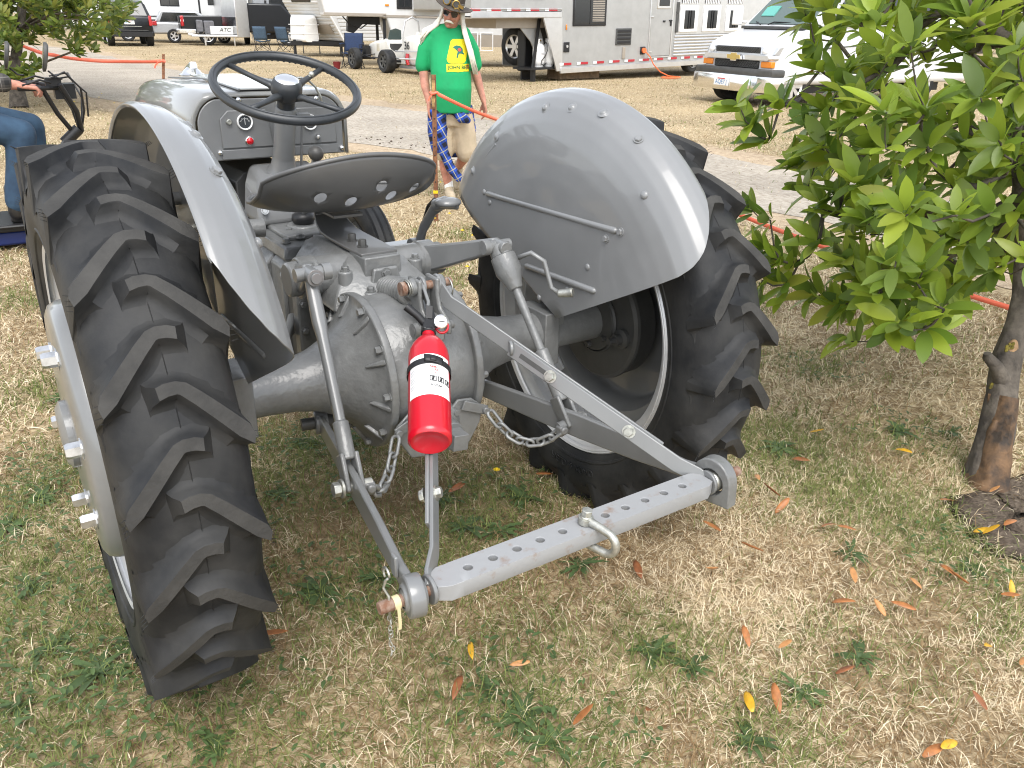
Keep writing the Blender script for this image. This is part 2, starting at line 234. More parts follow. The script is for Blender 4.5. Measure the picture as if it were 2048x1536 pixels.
SPR=[(1.39,0.11,1.12),(1.33,0.12,1.18),(1.42,0.06,1.08),(1.67,0.16,1.45),(1.68,0.11,1.36),(1.66,0.21,1.53),(1.64,0.10,1.55),(1.53,0.09,0.79),(1.53,0.18,0.81),(1.50,0.07,0.69),(1.49,-0.01,0.67),(1.46,0.03,0.59),(1.55,-0.05,0.67),(1.44,0.01,0.51),(1.49,-0.05,0.59),(1.58,-0.13,0.56),(1.47,-0.36,0.48),(1.52,-0.28,0.58),(1.49,-0.47,0.55),(1.49,-0.58,0.59),(1.49,-0.41,0.67),(1.45,-0.54,0.74),(1.71,0.14,0.97),(1.71,0.09,0.88),(1.68,0.10,1.11),(1.48,0.08,1.19),(1.63,-0.05,1.26),(1.57,-0.13,1.03),(1.50,-0.29,1.13),(1.52,-0.45,1.11),(1.42,-0.46,0.97),(1.37,-0.40,0.89),(1.57,-0.55,0.87),(1.53,-0.19,0.86),(1.55,-0.00,1.48),(1.55,-0.16,1.43),(1.62,0.05,1.30),(1.46,-0.24,1.19),(1.43,-0.32,0.75),(1.54,-0.12,0.76),(1.93,-0.02,1.43),(2.81,-0.55,2.03),(2.35,-0.46,0.75),(3.34,0.10,2.44),(3.76,-0.45,1.64),(2.18,-0.36,0.84),(2.11,-0.37,1.26),(2.43,-0.21,1.78),(3.84,0.25,2.51),(2.29,0.04,2.27),(3.88,0.01,2.05),(3.33,-0.56,1.84),(2.94,-0.39,1.32),(3.27,-0.75,1.54),(3.01,0.84,2.13),(2.82,0.13,2.64),(3.36,0.19,2.66),(3.44,-0.09,1.94),(2.26,0.03,1.94),(2.85,0.22,1.13),(2.01,-0.23,2.05),(2.36,0.22,0.70),(2.64,0.76,2.15),(4.10,-0.26,2.31),(4.31,0.21,2.87),(2.29,-0.99,1.39),(2.38,0.59,2.05),(2.45,-0.37,1.86),(2.18,-0.51,0.92),(2.52,0.48,1.45),(2.45,0.34,0.71),(2.05,-1.08,0.95),(2.67,-0.16,1.72),(2.44,0.85,2.50),(2.15,0.07,1.93),(1.79,0.14,1.40),(2.79,0.13,1.27),(2.43,-0.21,0.79),(2.56,0.02,1.84),(2.31,-0.28,1.09),(2.44,0.29,1.45),(2.97,-0.12,0.47),(3.88,-0.48,1.12),(2.35,-0.18,2.49),(3.83,-0.56,1.10),(1.80,-0.84,0.98),(1.86,-0.66,1.11),(3.26,-0.43,2.49),(1.79,-0.55,1.03),(3.15,-0.53,0.90),(3.19,0.03,1.16),(2.69,0.39,1.00),(2.01,-0.19,1.06),(4.35,0.23,2.63),(3.44,0.00,1.65),(3.14,-0.05,1.60),(3.05,0.10,0.88),(2.24,-0.14,2.08),(2.69,0.63,2.36),(1.69,-0.61,1.09),(2.45,0.29,1.89),(2.02,-0.33,1.55),(1.78,-0.41,1.43),(1.54,-0.39,1.20),(2.65,-0.07,0.82),(2.39,0.05,1.09),(3.84,-0.14,2.19),(2.18,-0.69,1.46),(2.51,-0.04,0.98),(3.20,0.17,2.36),(2.04,-0.01,0.54),(2.08,0.43,1.93),(2.44,0.16,1.77),(1.58,-0.60,0.86),(1.79,0.03,2.27),(3.36,-0.62,0.73),(2.01,0.33,1.76),(2.52,-0.00,1.41),(3.79,0.08,2.13),(1.80,-0.83,1.12),(2.97,-0.34,1.57),(1.37,-0.29,1.45),(2.45,-0.35,1.20),(4.18,-0.09,2.56),(2.43,0.58,2.55),(2.39,-0.14,0.58),(1.98,0.09,0.62),(2.59,-0.74,1.02),(2.35,-0.34,0.94),(2.30,0.45,1.54),(2.26,-0.43,0.96),(2.12,0.04,0.49),(2.50,0.14,1.85),(1.92,0.26,2.52),(1.75,0.12,1.60),(1.62,-0.60,1.14),(1.70,-0.40,1.70),(3.74,-0.01,2.18),(1.57,0.10,2.36),(4.56,-0.04,2.46),(2.23,0.22,0.91),(3.11,0.46,2.28),(2.75,0.65,2.41),(3.20,-0.02,2.66),(2.64,-0.26,2.36),(4.16,-0.33,1.72),(1.83,0.14,2.39),(2.52,-0.10,2.53),(3.65,-0.43,1.29),(1.58,0.01,2.11),(3.31,0.44,2.32),(2.12,-0.55,1.63),(2.11,-0.76,0.89),(1.66,-0.37,1.54),(2.46,-0.50,1.00),(2.69,-0.17,2.16),(2.08,0.03,0.40),(3.54,0.24,1.80),(1.55,-0.55,0.65),(1.74,0.09,1.00),(3.01,0.28,1.96),(3.92,-0.39,0.99),(2.62,-0.11,1.48),(1.85,-0.48,0.78),(2.76,-0.55,1.96),(1.89,-0.09,0.90),(1.81,-0.37,1.81),(1.88,-0.21,0.84),(2.32,0.45,2.57),(2.56,-0.59,2.02),(3.81,-0.31,1.55),(1.61,-0.14,2.10),(2.97,-0.69,1.32),(2.48,0.73,2.35),(2.49,-0.27,1.74),(2.14,-0.05,1.48),(3.94,-0.69,0.64),(2.33,-0.40,1.56),(1.41,-0.45,0.68),(1.95,-0.47,0.82),(2.59,0.03,0.25),(2.35,0.60,2.54),(1.40,-0.55,0.62),(4.63,-0.01,2.54),(2.20,-0.42,2.18),(2.70,0.88,2.39),(1.99,0.47,2.32),(2.17,-0.48,1.10),(3.05,-0.69,0.87),(2.79,-0.14,1.68),(2.66,0.52,1.28),(4.43,0.05,2.52),(2.44,-0.65,2.22),(2.09,-0.46,1.64),(2.54,0.28,1.89),(1.79,0.17,1.52),(3.92,0.24,2.21),(3.21,0.14,1.47),(1.74,-0.56,1.30),(2.74,-0.20,0.62),(2.62,0.30,2.23),(2.63,-0.27,0.59),(2.91,0.16,1.13),(1.64,-0.24,1.90),(3.88,-0.58,1.48),(1.79,-0.56,1.17),(2.78,-0.66,1.96),(2.00,0.29,2.03),(2.70,-0.08,1.22),(3.59,0.78,2.74),(3.32,0.27,1.78),(4.02,0.51,2.93),(2.47,-0.14,2.38),(2.81,-0.77,1.46),(3.62,-0.30,2.44),(2.85,0.09,0.79),(2.07,-0.21,1.90),(2.55,0.25,0.62),(3.31,0.25,1.88),(2.06,-0.37,1.39),(3.49,-0.01,2.29),(1.75,-0.10,0.96),(2.67,-0.96,1.16),(1.70,-0.13,1.05),(2.24,-0.78,1.37),(3.36,-0.55,1.61),(2.67,-0.03,1.56),(2.51,-0.60,2.09),(3.56,0.29,2.12),(2.44,0.14,2.22),(1.48,-0.63,0.67),(3.80,-0.39,2.33),(2.99,0.99,2.36),(1.57,-0.03,1.07),(1.66,-0.47,1.00),(3.17,-0.84,0.98),(1.94,-0.54,0.89),(1.54,-0.18,1.23),(3.99,-0.18,1.56),(2.20,-0.67,1.76),(3.03,1.06,2.55),(1.62,-0.05,1.25),(3.11,-0.45,1.80),(1.62,-0.37,1.12),(2.49,-0.44,1.89),(3.36,-0.48,1.30),(2.35,-0.79,1.53),(1.97,-0.10,1.58),(2.55,-0.45,0.91),(2.01,0.36,1.08),(2.47,-0.22,1.03),(2.61,0.08,1.63),(2.67,0.07,1.15),(3.46,0.41,2.25),(1.62,-0.35,1.64),(1.79,0.07,2.06),(2.04,-0.80,1.09),(2.36,0.44,1.80),(4.41,-0.11,2.45),(1.53,-0.18,0.93),(2.65,0.08,0.54),(2.19,-0.06,2.24),(2.49,0.04,1.96),(1.51,-0.45,0.62),(2.49,-0.36,1.40),(2.71,0.11,0.58),(3.03,-0.59,2.04),(1.59,-0.35,0.62),(2.41,-0.04,1.16),(2.69,0.36,1.58),(3.02,-0.65,1.59),(2.51,-0.18,1.55),(1.93,-0.57,1.09),(2.41,-0.63,1.97),(3.79,-0.72,0.61),(1.88,0.15,0.90),(1.43,-0.47,1.22),(1.32,-0.44,1.12),(2.34,0.21,1.00),(2.73,0.64,1.44),(1.52,-0.26,1.34),(3.33,-0.53,1.69),(2.02,0.19,0.96),(1.83,-0.03,2.04),(2.76,-0.37,1.93),(2.36,-0.64,1.91),(2.81,-0.60,1.33),(2.08,-0.20,1.31),(2.63,-0.19,1.15),(2.88,-0.29,1.56),(1.77,-0.26,0.47),(3.16,0.08,2.09),(3.09,0.02,2.69),(2.61,0.36,2.06),(2.45,-0.48,0.69),(2.77,1.04,2.67),(2.23,0.07,1.01),(2.29,0.61,2.07),(2.82,-0.01,2.34),(1.94,0.05,2.26),(1.94,0.23,0.91),(2.16,0.16,1.83),(4.05,-0.64,0.90),(2.76,0.22,1.53),(2.97,-0.53,1.83),(1.22,-0.60,0.83),(2.33,-0.56,1.56),(4.05,-0.51,1.34),(2.29,0.23,0.64),(2.28,-0.18,0.51),(2.27,-0.14,1.39),(2.47,-0.52,1.50),(2.77,-0.54,1.49),(2.87,-0.05,1.16),(3.88,-0.35,2.52),(3.52,0.45,2.50),(2.88,-0.85,1.28),(1.99,-0.43,0.64),(3.42,-0.11,2.48),(3.36,0.08,1.96),(1.54,-0.36,0.93),(1.42,-0.31,0.99),(2.58,-1.07,0.90),(1.83,-0.27,2.02),(2.48,0.11,2.43),(2.33,-0.12,2.24),(1.37,-0.60,0.80),(2.34,-0.27,2.43),(3.79,-0.80,0.60),(1.61,-0.21,1.59),(2.56,0.18,0.43),(2.90,0.79,2.56),(4.27,0.09,2.68),(2.84,0.32,0.94),(3.24,-0.46,0.59),(1.96,-0.15,2.00),(2.55,-0.29,1.35),(2.43,-0.13,1.03),(3.70,-0.19,2.08),(2.25,0.02,0.66),(2.60,-0.67,1.36),(2.27,0.59,2.60),(3.71,0.16,1.93),(2.91,-0.23,2.26),(2.98,0.25,1.11),(2.96,-0.42,1.18),(3.68,-0.03,2.34),(4.47,-0.15,2.72),(2.61,-0.02,0.35),(2.93,0.38,1.62),(2.44,0.25,0.64),(2.43,0.43,1.20),(2.19,-0.98,1.05),(3.23,0.72,2.87),(3.02,-0.63,1.90),(2.89,-0.48,1.36),(2.09,-0.13,2.24),(1.90,-0.30,1.45),(2.39,-0.34,0.67),(2.94,-0.56,2.00),(2.03,-0.23,1.51),(3.24,-0.59,1.75),(2.07,0.00,2.11),(2.79,-0.27,1.67),(3.93,0.36,2.89),(3.39,0.19,2.21),(1.99,-0.26,0.78),(1.55,-0.55,1.26),(2.93,0.05,1.74),(2.01,-0.33,1.31),(2.46,0.31,2.20),(3.49,-0.86,0.84),(2.90,-0.29,1.10),(2.40,-0.42,1.34),(3.23,-0.74,1.11),(1.38,-0.41,0.92),(1.96,0.08,1.29),(2.56,-0.23,0.95),(1.45,-0.49,0.89),(2.49,-0.97,0.98),(2.88,-0.68,2.07),(4.30,-0.20,2.57),(1.74,-0.31,0.93),(2.51,0.07,1.50),(3.66,-0.73,1.23),(2.99,-0.06,1.86),(2.36,-0.73,0.89),(3.31,-0.70,0.60),(3.09,0.23,2.50),(2.54,0.42,1.24),(3.89,-0.38,1.84),(2.08,-0.34,0.96),(2.72,0.92,2.85),(2.48,-0.43,1.43),(2.79,0.04,1.52),(3.42,0.70,2.47),(3.00,0.79,2.36),(3.22,-0.59,1.35),(2.61,-0.97,0.84),(3.74,0.04,1.79),(3.23,-0.07,2.38),(2.93,0.58,1.55),(3.18,-0.55,0.79),(3.88,-0.44,1.26),(3.44,-0.56,1.94),(2.75,-0.68,0.87),(2.02,0.23,1.44),(1.90,-0.04,0.43),(3.43,0.06,1.16),(2.19,0.08,2.30),(1.51,-0.34,0.70),(2.38,-0.74,1.14),(3.05,-0.09,2.10),(2.85,-0.74,1.97),(2.12,-0.41,1.58),(2.35,-0.18,1.64),(3.42,0.68,2.69),(1.70,0.10,1.79),(2.79,-0.95,0.86),(2.21,-0.62,0.92),(1.73,-0.63,0.76),(2.60,-0.20,2.30),(3.32,0.04,1.86),(2.46,0.07,0.85),(2.87,-0.32,1.33),(3.40,-0.07,2.14),(2.37,0.07,1.41),(3.06,-0.00,1.68),(1.92,0.11,1.97),(3.88,-0.46,1.89),(2.48,-0.58,1.73),(4.13,-0.25,2.57),(1.68,-0.00,1.28),(3.82,-0.50,1.34),(1.85,-0.03,0.69),(2.29,0.08,1.10),(2.36,0.42,2.30),(3.59,-0.23,1.17),(2.65,-0.20,0.92),(2.31,0.19,2.27),(3.33,-0.03,1.70),(3.12,0.86,2.56),(2.00,-0.36,0.93),(3.22,-0.08,1.38),(2.38,-0.16,1.41),(1.91,-0.44,1.06),(3.04,1.06,2.75),(2.74,-0.40,2.05),(2.60,-0.35,2.10),(3.26,0.03,2.41),(2.10,0.15,2.27),(3.89,-0.57,1.58),(2.82,-0.78,1.11),(3.99,0.12,2.88),(1.81,-0.51,1.32),(2.72,0.75,1.83),(1.88,-0.29,0.87),(2.12,-0.16,1.11),(3.27,0.44,1.70),(1.97,-0.58,1.53),(2.25,-0.49,1.70),(2.66,-0.40,2.02),(1.54,-0.29,0.98),(2.29,0.64,2.66),(2.21,0.30,1.31),(2.27,-0.88,1.12),(2.48,-0.31,1.59),(2.25,-0.36,1.02),(3.10,-0.24,2.29),(1.86,-0.32,1.37),(3.02,-0.51,1.91),(2.75,0.45,1.42),(2.78,0.49,1.70),(3.05,-0.22,2.08),(1.77,-0.40,0.54),(1.30,-0.43,1.22),(2.84,0.23,1.38),(3.29,0.34,1.53),(2.14,-0.56,1.04),(3.18,0.40,1.74),(1.97,-0.46,1.81),(1.89,-0.43,0.64),(2.58,0.62,1.75),(1.79,-0.10,2.39),(2.04,-0.51,0.85),(2.55,-0.77,1.94),(4.60,0.19,2.94),(2.66,-0.17,1.28),(2.49,0.17,1.61),(2.22,0.37,2.38),(2.20,-0.05,0.94),(2.91,0.36,2.01),(2.06,0.18,2.40),(3.01,-0.27,0.60),(3.61,-0.26,2.35),(3.17,-0.04,1.44),(1.42,-0.21,1.45),(3.15,-0.41,2.26),(2.56,-0.12,0.48),(2.75,0.32,1.73),(3.10,-0.13,1.95),(2.59,0.32,1.62),(2.91,-0.12,2.39),(1.66,-0.23,0.79),(3.13,0.21,1.44),(1.77,-0.48,1.24),(1.74,-0.52,1.39),(3.76,0.30,2.04),(2.50,0.28,2.28),(2.94,-0.61,1.06),(3.17,0.30,1.42),(3.76,-0.30,1.64),(1.65,-0.41,1.44),(1.29,-0.56,0.96),(1.97,-0.13,1.49),(2.10,0.09,0.85),(2.05,-0.46,1.57),(1.86,-0.25,1.87),(2.16,-0.70,1.55),(2.42,-0.27,0.58),(4.29,0.03,2.38),(2.07,0.05,1.48),(2.77,0.04,1.91),(2.98,0.92,2.43),(3.56,-0.36,2.53),(2.53,0.16,0.85),(2.33,-1.08,1.01),(2.28,-0.33,1.93),(1.83,-0.35,1.56),(1.70,-0.07,1.69),(2.26,-0.20,1.57),(2.49,0.10,0.40),(3.37,0.62,2.57),(2.28,-0.69,1.68),(2.24,0.09,0.89),(2.41,-0.86,1.15),(2.68,0.08,0.67),(2.38,0.10,1.58),(3.71,-0.39,1.16),(1.58,-0.45,1.46),(2.79,0.45,1.12),(2.81,0.41,1.37),(2.05,0.05,2.22),(1.71,-0.39,0.75),(3.03,0.38,2.08),(2.31,-0.41,1.29),(2.66,-0.79,0.95),(2.59,0.32,1.96),(1.79,-0.75,1.22),(2.28,-0.57,0.93),(2.38,-0.49,0.90),(3.28,-0.64,1.49),(2.13,-0.36,2.36),(2.62,-0.84,0.75),(3.10,0.19,1.80),(1.65,-0.58,0.93),(1.66,0.02,1.16),(3.27,-0.48,1.35),(1.85,-0.69,0.88),(3.23,0.12,1.56),(3.87,0.30,2.37),(1.74,-0.11,0.82),(1.55,-0.19,1.66),(3.29,-0.21,0.63),(2.05,-0.13,1.38),(1.63,-0.35,0.86),(1.51,-0.28,1.08),(2.49,-0.82,1.48),(3.51,0.07,1.43),(3.25,-0.46,1.75),(3.23,0.17,2.75),(2.18,-0.10,2.48),(3.65,0.32,2.80),(2.65,-0.04,1.89),(3.39,0.36,1.97),(3.99,-0.50,1.48),(2.64,0.08,2.46),(2.12,-0.52,1.49),(1.91,0.23,2.44),(1.41,-0.63,0.96),(1.65,-0.76,0.82),(3.54,-0.27,2.02),(2.21,-0.39,1.52),(2.29,0.03,0.51),(2.03,-0.56,1.07),(2.24,-0.40,1.97),(2.03,-0.49,2.01),(2.06,-0.60,1.14),(2.83,0.48,1.29),(2.85,-0.89,0.88),(2.07,-0.16,1.55),(3.10,-0.71,1.82),(2.24,0.46,2.42),(2.15,-0.02,1.98),(2.20,0.09,1.45),(1.98,0.06,1.47),(2.52,-0.10,0.30),(3.86,-0.12,2.60),(1.91,-0.20,1.66),(1.76,-0.20,0.67),(2.06,0.55,2.55),(3.16,-0.23,0.59),(1.50,-0.10,1.08),(2.70,0.88,2.73),(3.07,0.37,1.66),(2.75,-0.12,0.52),(2.81,0.67,1.68),(2.67,-0.85,1.56),(1.87,-0.01,1.29),(3.07,-0.55,1.84),(3.70,-0.10,1.58),(2.45,0.12,0.73),(4.03,-0.32,2.46),(2.50,0.33,1.60),(2.51,-0.21,0.74),(2.28,-0.78,1.67),(2.31,-0.01,2.18),(3.10,-0.56,0.65),(3.49,0.09,1.99),(3.97,-0.10,2.40),(2.67,0.14,0.38),(1.55,-0.11,0.88),(2.15,-0.36,1.17),(2.94,-0.54,2.09),(2.80,0.57,2.31),(2.76,-0.24,0.86),(2.77,-0.13,0.67),(2.88,-0.12,2.50),(3.73,-0.10,1.24),(3.30,-0.27,2.61),(2.72,-0.31,0.71),(1.89,-0.08,1.36),(2.99,0.77,2.81),(2.18,0.42,2.19),(2.22,-0.18,2.32),(4.24,-0.34,1.56),(3.09,0.82,2.38),(4.04,-0.10,2.48),(2.48,0.18,1.32),(1.40,-0.40,1.39),(2.03,-0.39,1.02),(1.82,0.26,2.40),(2.01,-0.25,1.61),(1.85,0.08,1.08),(1.53,-0.05,2.22),(2.24,-0.67,0.76),(1.55,-0.29,1.61),(3.46,-0.13,1.31),(2.36,0.39,1.52),(1.68,-0.10,2.01),(2.64,-0.60,1.01),(2.76,-0.36,1.66),(3.21,0.84,2.31),(1.92,-0.92,0.91),(2.49,-0.29,1.96),(2.30,-1.11,1.08),(1.73,-0.19,2.01),(2.29,0.26,1.92),(2.40,0.17,1.35),(2.38,-0.93,0.83),(2.56,0.02,1.08),(2.42,0.10,0.31),(2.21,0.21,1.22),(3.10,0.92,2.65),(3.22,-0.45,1.99),(4.08,-0.18,1.86),(1.92,0.02,1.54),(3.75,-0.21,2.37),(1.68,0.11,2.09),(2.47,0.23,1.96),(2.48,0.44,1.75),(1.66,-0.17,0.65),(2.04,-0.53,1.45),(2.32,-0.34,1.76),(2.25,-0.56,1.93),(3.66,-0.79,1.00),(2.20,-0.17,1.13),(3.73,0.21,2.65),(2.96,0.43,1.81),(2.03,0.33,2.24),(2.72,-0.01,2.06),(2.25,0.35,1.62),(2.85,-0.21,1.03),(2.37,-0.26,0.77),(1.82,0.09,2.13),(2.23,-0.20,1.79),(2.92,0.04,2.60),(2.49,-0.60,0.90),(2.14,0.22,1.04),(2.61,-0.35,0.78),(2.72,-0.88,1.44),(2.20,-0.84,0.79),(2.17,-0.97,1.27),(3.09,-0.09,1.46),(2.25,0.13,0.53),(2.73,0.10,2.36),(2.61,0.47,2.01),(3.03,1.20,2.77),(2.82,0.63,1.91),(2.78,0.84,2.52),(1.62,-0.23,0.57),(2.09,-0.12,1.79),(3.86,-0.45,2.10),(3.43,-0.00,2.62),(2.88,0.07,1.59),(3.44,-0.28,1.99),(3.50,0.23,2.71),(2.08,-0.40,1.13),(3.17,-0.31,2.11),(1.54,-0.67,0.96),(1.34,-0.34,1.39),(2.63,-0.25,1.47),(1.86,-0.38,1.10),(4.10,-0.44,1.68),(1.92,-0.07,1.66),(3.35,0.71,2.25),(2.92,-0.25,1.75),(3.68,-0.42,0.83),(2.58,-0.54,1.23),(1.57,-0.07,1.78)]
TRK_L=[(0.13,13.92,-0.02),(0.15,14.10,0.33),(0.23,14.24,0.69),(0.39,14.37,1.13),(0.63,14.61,1.87),(0.84,15.10,3.04)]
